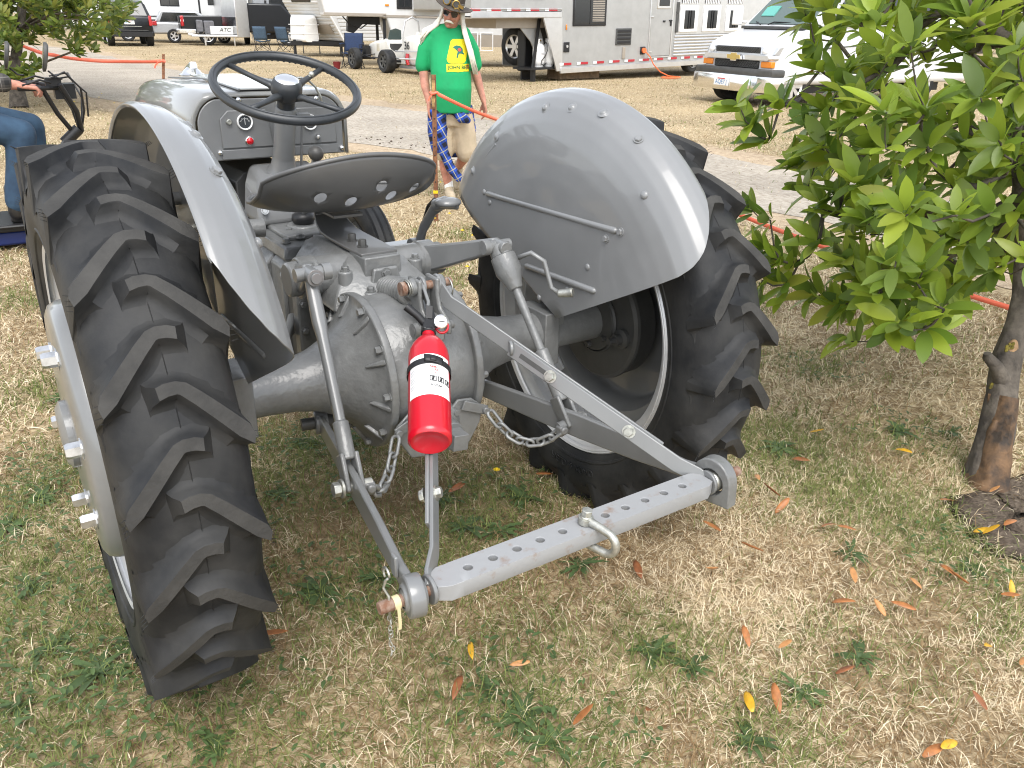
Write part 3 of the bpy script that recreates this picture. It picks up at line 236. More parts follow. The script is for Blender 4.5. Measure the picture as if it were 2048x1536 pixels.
SPL=[(1.29,12.18,1.98),(1.19,16.22,1.92),(-0.05,13.44,1.30),(-0.38,14.19,1.95),(-1.29,15.27,3.00),(0.11,13.68,2.87),(0.17,12.86,0.95),(-0.73,16.36,1.22),(1.05,13.50,1.48),(1.67,15.27,1.13),(-1.91,17.97,2.42),(-0.47,16.11,3.31),(0.98,17.10,3.57),(0.27,14.57,2.71),(-0.22,14.56,3.70),(-1.24,17.91,4.06),(0.07,14.17,2.06),(0.85,14.38,1.41),(-1.66,16.07,2.60),(-2.08,16.47,2.34),(-0.44,15.88,3.84),(-1.56,14.25,2.05),(1.58,14.42,1.17),(-2.32,17.03,2.04),(-0.89,15.23,3.73),(1.05,12.87,2.68),(-1.14,14.93,2.70),(1.74,16.01,2.72),(1.48,14.98,3.93),(-1.14,17.41,1.35),(0.61,17.07,4.45),(0.40,16.61,1.53),(-2.44,15.27,2.95),(1.60,15.91,4.39),(-0.61,15.22,2.96),(-2.62,16.33,2.23),(-1.05,16.50,3.19),(1.62,13.83,1.41),(-2.10,15.14,3.20),(-0.25,14.51,1.68),(1.40,14.11,1.88),(-2.26,16.60,2.97),(0.25,17.27,2.50),(0.36,14.11,2.74),(0.31,13.98,1.02),(-0.84,17.14,3.68),(-1.61,16.58,0.86),(0.99,16.43,4.05),(0.78,15.93,1.89),(-0.28,16.02,3.95),(-2.12,16.08,1.25),(0.45,14.24,0.98),(-0.23,13.18,0.93),(1.29,14.22,0.97),(-1.55,15.31,2.90),(-0.27,15.70,1.66),(-1.57,14.87,2.70),(-0.37,15.08,1.52),(-2.25,17.72,3.61),(-0.29,15.90,2.19),(1.55,14.37,2.06),(-0.68,13.97,2.32),(0.79,15.02,1.49),(-2.08,16.14,0.89),(1.18,14.33,1.97),(-2.64,18.48,1.56),(0.23,15.46,1.65),(-0.60,17.10,1.47),(-1.00,15.59,2.28),(1.04,14.86,2.90),(-0.63,15.35,2.54),(-1.65,16.35,1.70),(0.93,13.38,1.60),(-2.54,15.59,1.47),(-1.95,15.81,3.03),(1.46,15.42,4.06),(1.35,13.74,1.44),(-1.53,18.87,4.22),(0.33,17.05,2.30),(0.73,12.41,1.18),(-2.07,17.62,0.59),(-1.38,16.48,3.22),(-0.52,15.05,1.43),(-2.23,15.52,1.15),(0.95,17.39,4.34),(1.16,12.08,1.19),(1.88,16.55,4.38),(-3.27,19.22,1.89),(-1.98,15.52,3.72),(0.77,13.01,2.60),(1.57,16.68,4.05),(-1.47,17.46,4.30),(-0.30,16.57,1.54),(-2.57,14.57,1.17),(-2.27,15.42,0.95),(-0.96,15.22,0.89),(-1.70,17.64,2.65),(-0.32,14.59,3.55),(-0.57,16.31,3.65),(-1.23,15.17,3.80),(-1.94,15.02,3.18),(-0.58,17.19,2.53),(0.61,13.61,3.09),(0.68,17.84,4.71),(-1.12,15.12,3.17),(-1.53,15.26,2.42),(-2.37,17.34,4.14),(-2.75,16.68,2.65),(1.16,15.78,4.38),(1.49,15.11,1.81),(-2.08,15.30,1.79),(-2.19,16.76,1.12),(-1.77,16.75,2.65),(0.61,16.58,1.66),(-1.11,14.60,2.93),(-2.94,18.60,1.70),(1.02,14.15,1.53),(-1.79,15.54,0.91),(1.07,14.86,3.41),(0.24,13.33,2.18),(1.08,14.02,3.85),(-0.82,13.49,1.41),(-2.71,19.11,3.31),(-1.55,16.31,2.68),(-1.96,18.92,4.48),(-1.28,14.56,1.56),(-1.06,14.58,0.97),(1.30,14.65,1.57),(1.66,15.42,2.07),(-1.98,17.55,2.15),(-0.27,16.96,4.43),(0.48,12.73,1.68),(0.16,13.76,1.96),(0.19,14.27,1.26),(1.21,15.50,3.93),(1.11,15.85,3.62),(-1.28,14.38,1.19),(-2.87,17.14,2.18),(-0.59,18.43,4.60),(1.30,13.62,2.78),(1.53,13.63,1.14),(-2.64,18.91,2.56),(-1.01,14.92,2.24),(-0.27,15.23,1.27),(-1.20,16.15,4.14),(-0.77,14.82,2.73),(1.15,13.00,1.94),(0.69,17.25,4.10),(0.33,17.99,4.54),(-1.39,14.38,1.66),(-2.97,17.21,2.04),(-0.35,13.76,1.37),(0.35,15.75,2.06),(0.68,17.44,3.78),(-1.27,16.05,3.83),(0.52,13.17,2.61),(-0.14,15.23,2.36),(-0.46,15.73,3.23),(1.57,15.66,2.88),(-2.70,15.60,2.40),(0.54,15.85,1.47),(1.18,11.84,1.28),(0.16,14.85,1.44),(-0.93,17.44,3.67),(1.37,12.99,2.11),(-0.81,17.65,4.01),(-2.29,17.28,3.62),(-2.08,17.46,2.62),(-0.66,17.10,1.04),(0.24,14.26,1.80),(0.98,16.10,1.82),(0.77,14.18,4.20),(1.28,13.01,3.43),(1.71,15.62,2.43),(-0.62,13.77,2.46),(0.05,15.79,1.48),(-1.11,17.22,1.34),(1.27,15.66,3.84),(-1.93,14.63,1.69),(-0.49,15.91,4.28),(-1.27,15.83,0.66),(0.21,12.82,1.66),(1.40,14.96,2.19),(1.47,16.74,3.82),(0.13,17.22,3.00),(-2.76,18.66,2.40),(1.55,16.64,3.67),(-0.92,14.24,2.51),(0.19,14.53,3.06),(0.96,15.01,1.42),(-2.40,18.42,3.39),(-2.17,17.72,2.18),(-2.58,16.87,1.46),(-3.06,18.87,1.64),(-1.70,18.73,2.95),(0.14,13.22,1.06),(-1.24,15.14,2.26),(1.33,16.33,3.20),(1.04,15.05,4.21),(0.41,13.84,2.83),(0.37,17.36,3.86),(-0.70,15.30,1.37),(-0.07,16.14,0.76),(0.09,14.01,1.01),(-1.66,14.43,2.29),(0.29,15.96,3.42),(-1.61,15.74,2.67),(-1.38,15.48,2.97),(-2.19,19.29,4.30),(1.36,13.87,3.63),(1.51,13.64,3.44),(-2.00,15.33,2.24),(-1.69,16.28,2.41),(-1.35,15.92,3.18),(0.46,13.54,2.17),(1.73,14.89,1.57),(-0.44,15.31,3.30),(1.09,15.54,1.20),(1.25,15.72,1.25),(0.97,15.99,3.86),(-1.42,18.45,3.97),(-1.95,16.16,2.79),(0.57,14.50,3.35),(-2.64,15.89,2.35),(-0.26,17.76,3.27),(1.05,15.00,1.59),(1.42,14.17,2.90),(0.66,14.71,4.15),(-2.10,18.25,3.01),(0.01,15.28,3.23),(1.57,17.19,4.56),(0.88,15.00,3.29),(-2.56,16.68,0.89),(-1.55,18.52,4.14),(1.46,15.28,3.80),(-0.08,16.55,3.56),(-1.38,18.20,4.36),(-1.19,16.67,2.29),(0.20,14.22,1.00),(-0.86,17.95,2.48),(0.77,12.29,1.53),(0.65,15.89,3.71),(-0.56,18.28,3.63),(1.20,14.83,1.56),(0.05,15.07,3.23),(0.57,12.89,2.00),(0.07,15.88,2.49),(1.22,15.81,1.08),(-1.28,15.93,0.90),(-2.11,17.07,2.12),(1.90,15.55,1.63),(-0.31,14.21,0.93),(1.10,12.22,1.45),(1.38,12.91,3.07),(-0.76,15.79,3.06),(-1.67,17.53,4.10),(0.08,17.64,3.68),(0.38,16.37,1.89),(0.93,12.92,2.30),(-2.35,18.52,4.03),(-0.47,14.80,2.62),(1.61,15.96,1.73),(-2.57,14.52,1.36),(-0.40,16.37,3.88),(-1.56,17.43,1.65),(0.03,16.84,1.82),(0.95,15.78,3.68),(-1.15,16.11,2.92),(1.46,14.35,3.82),(0.24,15.19,0.95),(-0.71,15.70,3.85),(-1.61,18.15,3.61),(0.26,16.41,2.48),(-2.08,17.57,2.43),(1.44,13.76,4.07),(-0.69,16.47,4.27),(-1.75,17.37,3.51),(-0.81,16.16,2.07),(-1.97,16.03,2.37),(0.39,13.24,1.46),(0.11,13.62,1.52),(-0.15,17.41,3.36),(1.29,14.07,3.90),(-0.64,16.59,1.01),(-0.26,15.63,1.92),(0.94,15.21,1.29),(0.03,15.31,2.80),(1.35,13.56,3.52),(0.56,13.76,1.08),(-1.43,15.30,1.59),(-0.13,13.44,1.10),(0.62,14.76,1.86),(-0.87,15.29,2.89),(-1.93,18.27,4.00),(-2.56,19.23,3.41),(0.54,14.97,2.65),(0.41,15.86,1.37),(-0.80,15.35,0.91),(0.80,16.68,3.87),(-0.76,15.91,3.21),(-0.80,16.87,0.75),(-2.21,16.39,1.27),(0.23,14.53,1.51),(1.50,14.64,3.28),(-0.95,14.67,2.40),(-1.00,17.27,3.94),(-0.11,18.01,4.49),(-0.79,14.32,1.81),(-3.25,18.11,1.08),(0.53,15.98,1.20),(0.29,15.16,3.14),(-0.08,13.18,1.74),(0.00,16.96,3.86),(1.66,17.32,4.74),(1.06,13.98,2.07),(-1.34,18.42,4.30),(0.42,17.16,4.49),(-1.61,16.64,1.38),(-0.04,14.23,3.97),(0.07,14.79,2.69),(-0.69,18.38,4.04),(1.08,12.57,1.57),(-0.81,14.89,3.55),(-0.11,14.14,1.08),(-1.27,17.55,1.26),(1.40,14.87,1.25),(1.22,11.95,1.56),(-1.73,15.73,3.03),(-2.26,16.46,3.57),(-1.31,16.74,2.60),(0.75,16.13,4.09),(-0.94,15.96,3.69),(-1.07,16.73,2.19),(-0.22,16.09,0.86),(0.26,17.66,3.72),(-0.57,15.26,2.71),(-1.59,15.47,2.42),(-2.16,16.79,2.96),(-0.56,14.13,1.74),(0.16,16.96,3.10),(0.76,15.23,2.67),(0.08,15.91,4.10),(0.49,16.61,2.31),(1.15,13.42,3.94),(0.33,14.66,1.77),(-1.35,14.55,0.77),(-0.06,13.10,1.02),(-0.22,16.39,1.83),(2.06,15.48,1.38),(-0.52,16.13,2.49),(-2.15,18.49,2.00),(-1.58,14.45,1.86),(-1.04,14.52,1.40),(-1.60,17.29,2.62),(-1.11,15.22,0.73),(1.03,15.73,4.16),(-0.45,13.49,1.00),(-1.27,18.34,2.67),(-1.69,15.01,1.94),(-0.17,16.07,3.27),(-2.07,16.52,0.83),(-0.47,17.02,3.07),(-2.09,16.37,3.87),(-2.41,17.45,3.71),(-1.42,16.87,3.83),(-1.39,16.63,2.84),(1.61,16.17,2.72),(1.55,14.82,1.95),(0.82,16.00,1.33),(0.61,13.80,4.09),(-0.99,17.25,3.22),(-2.20,17.14,0.79),(-0.95,16.54,2.80),(0.78,14.63,3.45),(-2.46,17.80,2.56),(-2.65,16.16,0.88),(-0.16,15.04,2.18),(0.44,15.60,1.88),(0.89,13.86,2.89),(-2.65,18.35,1.76),(-2.47,17.77,2.81),(-2.59,17.84,1.81),(-1.21,16.48,1.73),(-1.28,13.22,0.82),(-0.93,16.92,4.06),(-2.33,15.36,2.30),(1.21,12.66,1.68),(0.51,16.22,3.46),(-2.46,16.38,1.07),(1.04,12.64,1.28),(0.27,16.07,2.00),(-2.02,17.03,4.14),(1.23,16.48,2.49),(-2.08,15.89,3.58),(-1.76,18.27,2.38),(-1.45,17.00,2.19),(0.57,14.55,1.06),(0.25,14.51,3.95),(-0.54,14.83,1.98),(-2.71,15.89,1.80),(0.78,13.58,3.10),(1.34,13.86,2.44),(-2.41,17.66,3.68),(0.61,12.58,1.52),(-1.35,17.75,3.74),(-0.77,14.50,1.49),(0.36,16.45,1.72),(-1.67,17.13,1.97),(1.55,14.78,1.71),(0.52,12.54,1.65),(0.27,16.73,1.44),(-0.27,14.66,3.20),(0.04,14.44,2.04),(-2.17,17.86,4.11),(1.28,14.75,1.12),(-0.76,15.50,0.82),(-0.35,14.49,1.84),(0.37,16.10,1.76),(0.83,12.89,1.16),(1.18,14.03,2.89),(-1.91,16.57,1.39),(-1.58,19.36,4.15),(-2.52,19.23,4.57),(1.70,15.42,1.57),(-0.43,16.81,2.85),(1.01,16.67,2.49),(-2.39,18.04,0.73),(-2.30,18.31,2.04),(-2.75,17.47,2.86),(-2.17,15.85,1.60),(0.08,18.51,4.63),(-2.11,17.69,2.77),(-2.30,18.99,2.77),(-0.73,15.54,3.85),(0.06,16.45,3.60),(-1.20,16.45,3.30),(-2.29,18.74,2.11),(-2.14,16.98,3.12),(0.42,17.52,4.33),(-0.81,14.79,3.00),(1.86,13.59,1.44),(-0.78,17.36,4.29),(1.78,15.00,1.44),(-0.39,14.74,0.82),(-2.38,16.98,4.15),(-1.94,16.20,0.65),(0.53,17.14,3.53),(-2.19,17.47,2.79),(-1.97,19.83,4.61),(0.86,17.69,4.46),(-1.04,18.60,3.75),(-1.82,16.85,3.92),(0.85,15.31,2.12),(0.03,16.11,4.35),(1.70,13.05,1.48),(0.56,17.50,4.15),(-2.41,14.76,2.12),(0.08,12.58,1.33),(-1.61,17.47,1.07),(-1.28,16.42,1.34),(-1.73,17.62,1.65),(0.50,15.97,3.86),(-2.25,18.34,1.81),(-1.43,13.72,1.55),(0.42,14.26,3.91),(-1.98,15.65,2.91),(-1.55,17.20,3.19),(1.21,13.39,1.73),(0.61,17.10,3.70),(-1.74,15.22,2.46),(-2.37,15.53,0.85),(-2.69,14.83,1.83),(0.46,15.76,1.74),(-1.82,15.19,1.41),(-3.05,17.97,1.30),(0.36,13.18,1.69),(0.75,15.41,1.48),(-0.14,17.82,3.08),(-0.87,17.46,2.30),(1.21,15.03,2.28),(0.49,15.22,1.66),(-0.12,15.17,1.74),(1.19,13.80,3.00),(1.48,12.89,2.31),(0.62,13.86,3.84),(1.84,15.08,1.23),(-2.61,19.29,2.82),(0.13,15.06,1.19),(0.11,14.52,1.83),(-1.42,14.75,1.35),(0.72,13.56,1.46),(-0.58,17.58,2.35),(-1.32,15.64,4.05),(-2.15,20.05,4.74),(-0.10,17.23,4.43),(1.18,13.87,3.29),(-2.12,14.83,2.68),(0.36,14.77,1.29),(-2.96,16.22,1.02),(-2.22,16.38,2.60),(-2.32,14.74,1.13),(1.77,14.49,1.37),(-2.45,19.00,3.59),(1.64,15.78,4.19),(-2.35,18.20,2.61),(-2.09,16.49,3.29),(-3.41,18.41,1.06),(-0.11,17.82,3.37),(-2.31,16.31,0.92),(-0.60,18.60,4.53),(-0.32,17.09,2.49),(1.82,14.99,1.93),(0.75,15.62,1.46),(-2.39,15.61,2.64),(0.85,12.51,1.46),(0.94,12.66,1.50),(-0.50,17.46,4.50),(-0.83,16.45,1.43),(-1.79,16.93,4.14),(0.53,14.32,1.75),(0.26,12.86,0.62),(0.18,12.86,0.52),(0.32,12.85,0.69),(0.03,12.97,0.55),(1.04,12.50,0.94),(0.91,12.57,0.90),(1.47,12.42,1.32),(1.59,12.40,1.42)]
TAPE_R=[(2.09,3.60,0.94),(2.55,3.49,0.75),(2.80,2.08,0.55),(3.04,1.21,0.34),(3.31,-0.05,0.18),(3.51,-0.78,0.07)]
TAPE_L=[(3.30,18.37,0.46),(2.51,18.63,0.45),(1.75,18.77,0.49),(1.27,18.62,0.58),(0.94,18.35,0.66),(0.46,17.87,0.89),(-0.18,17.35,1.07)]
STAKE_L=[(3.25,18.23,0.00),(3.31,18.52,0.60)]
# ================================================================ ground, track, grass
def vnoise(x,y,s,seed=0):
    g=np.random.default_rng(100+seed).random((64,64)); u=x/s+1000; v=y/s+1000
    i=np.floor(u).astype(int); j=np.floor(v).astype(int); a=u-i; b=v-j; a=a*a*(3-2*a); b=b*b*(3-2*b); i%=64; j%=64; k=(i+1)%64; l=(j+1)%64
    return (g[i,j]*(1-a)+g[k,j]*a)*(1-b)+(g[i,l]*(1-a)+g[k,l]*a)*b
def fbm(x,y,s,seed=0): return .5*vnoise(x,y,s,seed)+.3*vnoise(x,y,s/2.1,seed+1)+.2*vnoise(x,y,s/4.7,seed+2)
NEAR=[(4.3,-40),(4.4,-10),(4.5,0),(4.6,2.2),(4.3,3.6),(3.75,5.2),(3.25,7),(2.75,9),(1.9,11.8),(.9,17),(0,24),(-1,30),(-3,42),(-9,75)]
FAR=[(7.2,-40),(7.0,-10),(6.9,0),(7.1,3.5),(6.9,5.8),(6.4,9.6),(5.6,12.2),(5.0,18),(4.8,26),(4.3,38),(2.9,43),(0,55),(-4,75)]
nx=lambda y:np.interp(y,[q[1] for q in NEAR],[q[0] for q in NEAR])
fx=lambda y:np.interp(y,[q[1] for q in FAR],[q[0] for q in FAR])
def gmat(name,cols,scale,rough=.95,bump=(60,.5),streak=None):
    m=bpy.data.materials.new(name); m.use_nodes=True; n=m.node_tree; P=n.nodes['Principled BSDF']; L=n.links
    P.inputs['Roughness'].default_value=rough; P.inputs['Specular IOR Level'].default_value=.15
    tc=n.nodes.new('ShaderNodeTexCoord'); mp=n.nodes.new('ShaderNodeMapping'); L.new(tc.outputs['Object'],mp.inputs[0])
    if streak: mp.inputs['Scale'].default_value=streak
    no=n.nodes.new('ShaderNodeTexNoise'); no.inputs['Scale'].default_value=scale; no.inputs['Detail'].default_value=12; no.inputs['Roughness'].default_value=.68; L.new(mp.outputs[0],no.inputs[0])
    rp=n.nodes.new('ShaderNodeValToRGB'); e=rp.color_ramp.elements
    while len(e)<len(cols): e.new(.5)
    for k,(p,c) in enumerate(cols): e[k].position=p; e[k].color=(*c,1)
    L.new(no.outputs['Fac'],rp.inputs[0])
    n2=n.nodes.new('ShaderNodeTexNoise'); n2.inputs['Scale'].default_value=.7; n2.inputs['Detail'].default_value=6; L.new(tc.outputs['Object'],n2.inputs[0])
    mr=n.nodes.new('ShaderNodeMapRange'); mr.inputs[1].default_value=.3; mr.inputs[2].default_value=.7; mr.inputs['To Min'].default_value=.82; mr.inputs['To Max'].default_value=1.15; L.new(n2.outputs['Fac'],mr.inputs[0])
    mx=n.nodes.new('ShaderNodeVectorMath'); mx.operation='SCALE'; L.new(rp.outputs[0],mx.inputs[0]); L.new(mr.outputs[0],mx.inputs['Scale']); L.new(mx.outputs[0],P.inputs['Base Color'])
    nb=n.nodes.new('ShaderNodeTexNoise'); nb.inputs['Scale'].default_value=bump[0]; nb.inputs['Detail'].default_value=6; L.new(tc.outputs['Object'],nb.inputs[0])
    bp=n.nodes.new('ShaderNodeBump'); bp.inputs['Strength'].default_value=bump[1]; bp.inputs['Distance'].default_value=.02; L.new(nb.outputs['Fac'],bp.inputs['Height']); L.new(bp.outputs[0],P.inputs['Normal'])
    return m
M['ground']=gmat('dry_turf',[(.30,(.14,.10,.058)),(.45,(.31,.235,.14)),(.58,(.47,.375,.23)),(.72,(.34,.28,.155))],30)
M['dirt']=gmat('sandy_dirt',[(.3,(.24,.18,.12)),(.5,(.40,.31,.21)),(.7,(.50,.41,.29))],14)
M['gravel']=gmat('gravel_track',[(.3,(.24,.205,.16)),(.5,(.38,.335,.275)),(.7,(.52,.47,.39))],34,bump=(120,.6),streak=(1,.35,1))
M['soil']=gmat('bare_soil',[(.3,(.055,.042,.032)),(.55,(.125,.098,.075)),(.75,(.22,.18,.14))],30,bump=(70,.9))
g=B(); g.add([(-300,-200,0),(400,-200,0),(400,500,0),(-300,500,0)],[(0,1,2,3)]); tag(g.build('ground','ground',smooth=0),kind='structure')
def ribbon(name,mt,a,b_,z,rag):
    b=B(); ys=np.concatenate([np.arange(-40,20,.22),np.arange(20,75,.6)]); rows=[]
    for y in ys:
        x0=float(a(y))+rag*(float(fbm(np.array([y*1.]),np.array([3.]),.9,7))-.5)*2; x1=float(b_(y))+rag*(float(fbm(np.array([y*1.]),np.array([9.]),.9,8))-.5)*2
        rows.append([(x0+(x1-x0)*k/4,y,z) for k in range(5)])
    b.loft(rows,False,False); return tag(b.build(name,mt,smooth=0),kind='structure')
ribbon('dirt_verge','dirt',lambda y:nx(y)-.35,lambda y:fx(y)+.45,.004,.45); ribbon('gravel_road','gravel',lambda y:nx(y)+.25,lambda y:fx(y)-.25,.008,.3)
b=B(); P=[V((x,y,0)) for x,y in SOIL]; c=sum(P,V())/len(P); rings=[]
for k in range(7): rings.append([c+(q-c)*(1-k/7)+V((.03*rng.normal(),.03*rng.normal(),.004+.012*math.sin(k/7*PI/2)+.004*rng.random()*(k>0))) for q in P])
b.loft(rings,True,True); tag(b.build('soil_patch','soil',smooth=180),kind='structure')
# grass
CX,CY=-.88,-1.83
def grass(n,r0,r1,L0,L1,w0,w1,elev,seed,cap):
    rg=np.random.default_rng(seed)
    rr=np.sqrt(rg.random(n)*(r1*r1-r0*r0)+r0*r0); az=R(34)+(rg.random(n)-.5)*R(112)
    x=CX+rr*np.sin(az); y=CY+rr*np.cos(az)
    d=fbm(x,y,1.1,30); d2=fbm(x,y,.35,40)
    near=nx(y)-.25+.6*(fbm(x,y,.8,50)-.5); far=fx(y)+.35+.6*(fbm(x,y,.8,55)-.5)
    on=(x>near)&(x<far); keep=~on|(rg.random(n)<.035)
    keep&=rg.random(n)<(.55+.9*d2)
    cxs,cys=np.mean([q[0] for q in SOIL[:3]+SOIL[6:]]),np.mean([q[1] for q in SOIL[:3]+SOIL[6:]])
    sx=np.zeros(len(x),bool)
    for i_ in range(len(SOIL)):
        (xa,ya),(xb,yb)=SOIL[i_],SOIL[i_-1]; q_=(ya>y)!=(yb>y); sx^=q_&(x+.10*(d2-.5)<(xb-xa)*(y-ya)/((yb-ya) if abs(yb-ya)>1e-6 else 1e-6)+xa)
    keep&=~sx|(rg.random(n)<.12)
    x,y,d,d2=x[keep],y[keep],d[keep],d2[keep]; m=len(x)
    gpf=np.zeros(m)
    for k,(gx_,gy_) in enumerate(GP):
        s=.20+.04*(k%4); gpf=np.maximum(gpf,np.exp(-((x-gx_)**2+(y-gy_)**2)/(s*s)))
    under=np.exp(-((x-.1)**2/.8+(y+.15)**2/.6))  # weedier beneath the tractor; the browner share puts its shade into the blades
    pg=np.clip(.04+1.0*(d-.5)+.95*gpf*(.3+d2)+.16*under,.015,.8); green=rg.random(m)<pg
    ph=rg.random(m)*2*PI; el=np.where(green,R(elev+16)+rg.normal(0,R(18),m),R(elev)+rg.normal(0,R(20),m)); el=np.clip(el,R(3),R(85))
    L=(L0+(L1-L0)*rg.random(m)**1.4)*np.where(green,1.05,1.); wd=w0+(w1-w0)*rg.random(m)
    dx,dy=np.cos(ph),np.sin(ph); px,py=-dy,dx; sk=rg.normal(0,.3,m)
    e2=el*np.where(green,.65,.25)-rg.random(m)*R(12)
    h1=L*.5; x1=x+dx*h1*np.cos(el); y1=y+dy*h1*np.cos(el); z1=h1*np.sin(el)
    x2=x1+(dx+px*sk*.6)*h1*np.cos(e2); y2=y1+(dy+py*sk*.6)*h1*np.cos(e2); z2=np.maximum(z1+h1*np.sin(e2),.004)
    z0=np.full(m,.001)
    lift=rg.random(m)*cap; z0+=lift*.4; z1+=lift; z2+=lift
    tz=rg.normal(0,.25,m)*wd
    v=np.empty((m,5,3),np.float32)
    for k,(a,b_,c_,s,q) in enumerate([(x,y,z0,-.5,0),(x,y,z0,.5,0),(x1,y1,z1,.42,.4),(x1,y1,z1,-.42,-.4),(x2,y2,z2,0,0)]):
        v[:,k,0]=a+px*wd*s; v[:,k,1]=b_+py*wd*s; v[:,k,2]=c_+tz*q
    t=rg.random(m)[:,None]
    straw=np.array([.60,.47,.30])*(1-t)+np.array([.86,.755,.55])*t
    brown=np.array([.20,.125,.06])*(1-t)+np.array([.34,.24,.125])*t
    isb=(rg.random(m)<np.clip(.30+1.5*(.5-d2)+.35*under,.03,.85))[:,None]
    gr=np.array([.085,.12,.03])*(1-t)+np.array([.24,.27,.085])*t
    if r0>6: isb=isb&(rg.random((m,1))<.5); straw=(straw*.6+np.array([.50,.405,.25])*.4)*.9; brown=brown*.5+np.array([.36,.28,.15])*.5
    if r0>12: gr=gr*.5+np.array([.24,.21,.10])*.5
    col=np.where(green[:,None],gr,np.where(isb,brown,straw)); col=col*(.85+.3*rg.random((m,1)))
    return v,col
def grassobj(parts,name):
    v=np.concatenate([p[0] for p in parts]); c=np.concatenate([p[1] for p in parts]); m=len(v)
    me=bpy.data.meshes.new(name); me.vertices.add(m*5); me.vertices.foreach_set('co',v.reshape(-1))
    base=np.arange(m)[:,None]*5; idx=np.concatenate([base+np.array([0,1,2,3]),base+np.array([3,2,4])],1).astype(np.int32)
    me.loops.add(m*7); me.loops.foreach_set('vertex_index',idx.reshape(-1))
    me.polygons.add(m*2); st=(np.arange(m)[:,None]*7+np.array([0,4])).astype(np.int32).reshape(-1); me.polygons.foreach_set('loop_start',st)
    try: me.polygons.foreach_set('loop_total',np.tile([4,3],m).astype(np.int32))
    except Exception: pass
    at=me.attributes.new('Col','FLOAT_COLOR','POINT'); cc=np.ones((m,5,4),np.float32); cc[:,:,:3]=c[:,None,:]; cc[:,:2,:3]*=1.0; at.data.foreach_set('color',cc.reshape(-1))
    me.update(); me.validate(); me.materials.append(M['grass']); o=link(name,me); return tag(o,kind='stuff')
M['grass']=attrmat('grass_blades',.75,.25,.25)
grassobj([grass(150000,.85,3.1,.025,.065,.0014,.0027,22,1,.012),grass(170000,3.1,6.2,.03,.07,.0026,.0045,22,2,.010),grass(215000,6.2,12.5,.035,.07,.0042,.0075,20,3,.006),grass(135000,12.5,26,.04,.07,.008,.015,14,4,.004),grass(80000,26,60,.05,.08,.018,.03,10,5,.004)],'dry_grass')
# crumbs of dirt at the track edge
b=B()
for x,y in CLOD:
    for k in range(3):
        s=.005+.013*rng.random()**2; b.ball((x+.10*rng.normal(),y+.07*rng.normal(),.01+s*.3),(s,s*.9,s*.6),7,5)
for k in range(160):
    a,c_=rng.random(2); s=.004+.012*rng.random()**2; b.ball((1.75+1.0*a,-.82-.55*c_,.014),(s,s,s*.7),6,4)
tag(b.build('dirt_clods','soil',smooth=180),kind='stuff')
# broad leaved weeds, fallen leaves, yellow flowers
M['leafc']=attrmat('leaf_colour',.36,.45,.5); M['weed']=mat('weed_leaf',(.05,.085,.024),.6,var=(20,.25)); M['weedl']=mat('weed_leaf_pale',(.06,.10,.028),.6,var=(20,.25))
def leafgeo(b,base,d,up,L,W,curl=.15,fold=.2,lobes=0,n=5):
    d=V(d).normalized(); up=V(up); up=(up-d*up.dot(d)).normalized(); s=d.cross(up); rings=[]
    for i in range(n+1):
        t=i/n; w=W*.5*(math.sin(PI*min(1,t*.96+.04))**.62)*(1-.18*t) if i<n else 0
        if lobes and 0<i<n: w*=(.62 if i%2 else 1.15)
        c=V(base)+d*L*t-up*curl*L*t*t
        rings.append([c-s*w+up*fold*w,c,c+s*w+up*fold*w])
    b.loft(rings,False,False)
def weedmesh(k,mt):
    def f():
        r_=random.Random(k); b=B()
        for i in range(10+k*2):
            a=2*PI*i/(10+k*2)+r_.uniform(-.2,.2); L=r_.uniform(.04,.085); e=r_.uniform(.12,.6)
            leafgeo(b,(0,0,.01),(math.cos(a)*math.cos(e),math.sin(a)*math.cos(e),math.sin(e)),(0,0,1),L,L*r_.uniform(.2,.3),.45,.25,k%2,8)
        return meshof(b,mt,smooth=180)
    return f
for i,(x,y) in enumerate(WD):
    k=i%4; mt='weed' if i%3 else 'weedl'; me=shared(('weed',k,mt),weedmesh(k,mt)); o=bpy.data.objects.new('weed',me); COL.objects.link(o); o.location=(x,y,.0); o.rotation_euler=(0,0,i*1.7); s=.7+.5*rng.random(); o.scale=(s,s,s)
    tag(o,'low rosette of green broad leaved weed growing in the dry grass','weed','green weeds in the grass')
# clover-like ground cover
b=B()
for (x,y) in GP[:6]+GP[17:24]+GP[6:12]:
    for k in range(150 if x<-.6 else 60):
        a=rng.random()*2*PI; rr=(.3 if x<-.6 else .2)*math.sqrt(rng.random()); p=V((x+rr*math.cos(a),y+rr*math.sin(a),.012+.03*rng.random())); q=rng.random()*2*PI
        leafgeo(b,p,(math.cos(q),math.sin(q),.35),(0,0,1),.012+.018*rng.random(),.006+.008*rng.random(),.3,.2,0,3)
tag(b.build('ground_cover','weedl',smooth=180),kind='stuff')
def fallen(k,mt):
    def f():
        b=B(); leafgeo(b,(-.04,0,0),(1,0,.05),(0,0,1),.082,.026,[.25,-.2,.1][k],[.35,.6,.2][k],0,6); o=b.build('tmp',mt,smooth=180,solid=.0008); bake(o); me=o.data; bpy.data.objects.remove(o); return me
    return f
M['fl0']=mat('orange_dead_leaf',(.36,.14,.045),.5,var=(30,.3)); M['fl1']=mat('brown_dead_leaf',(.24,.085,.03),.55,var=(30,.3)); M['fl2']=mat('yellow_dead_leaf',(.62,.34,.02),.5,var=(30,.2)); M['fl3']=mat('tan_dead_leaf',(.50,.24,.09),.5,var=(30,.25))
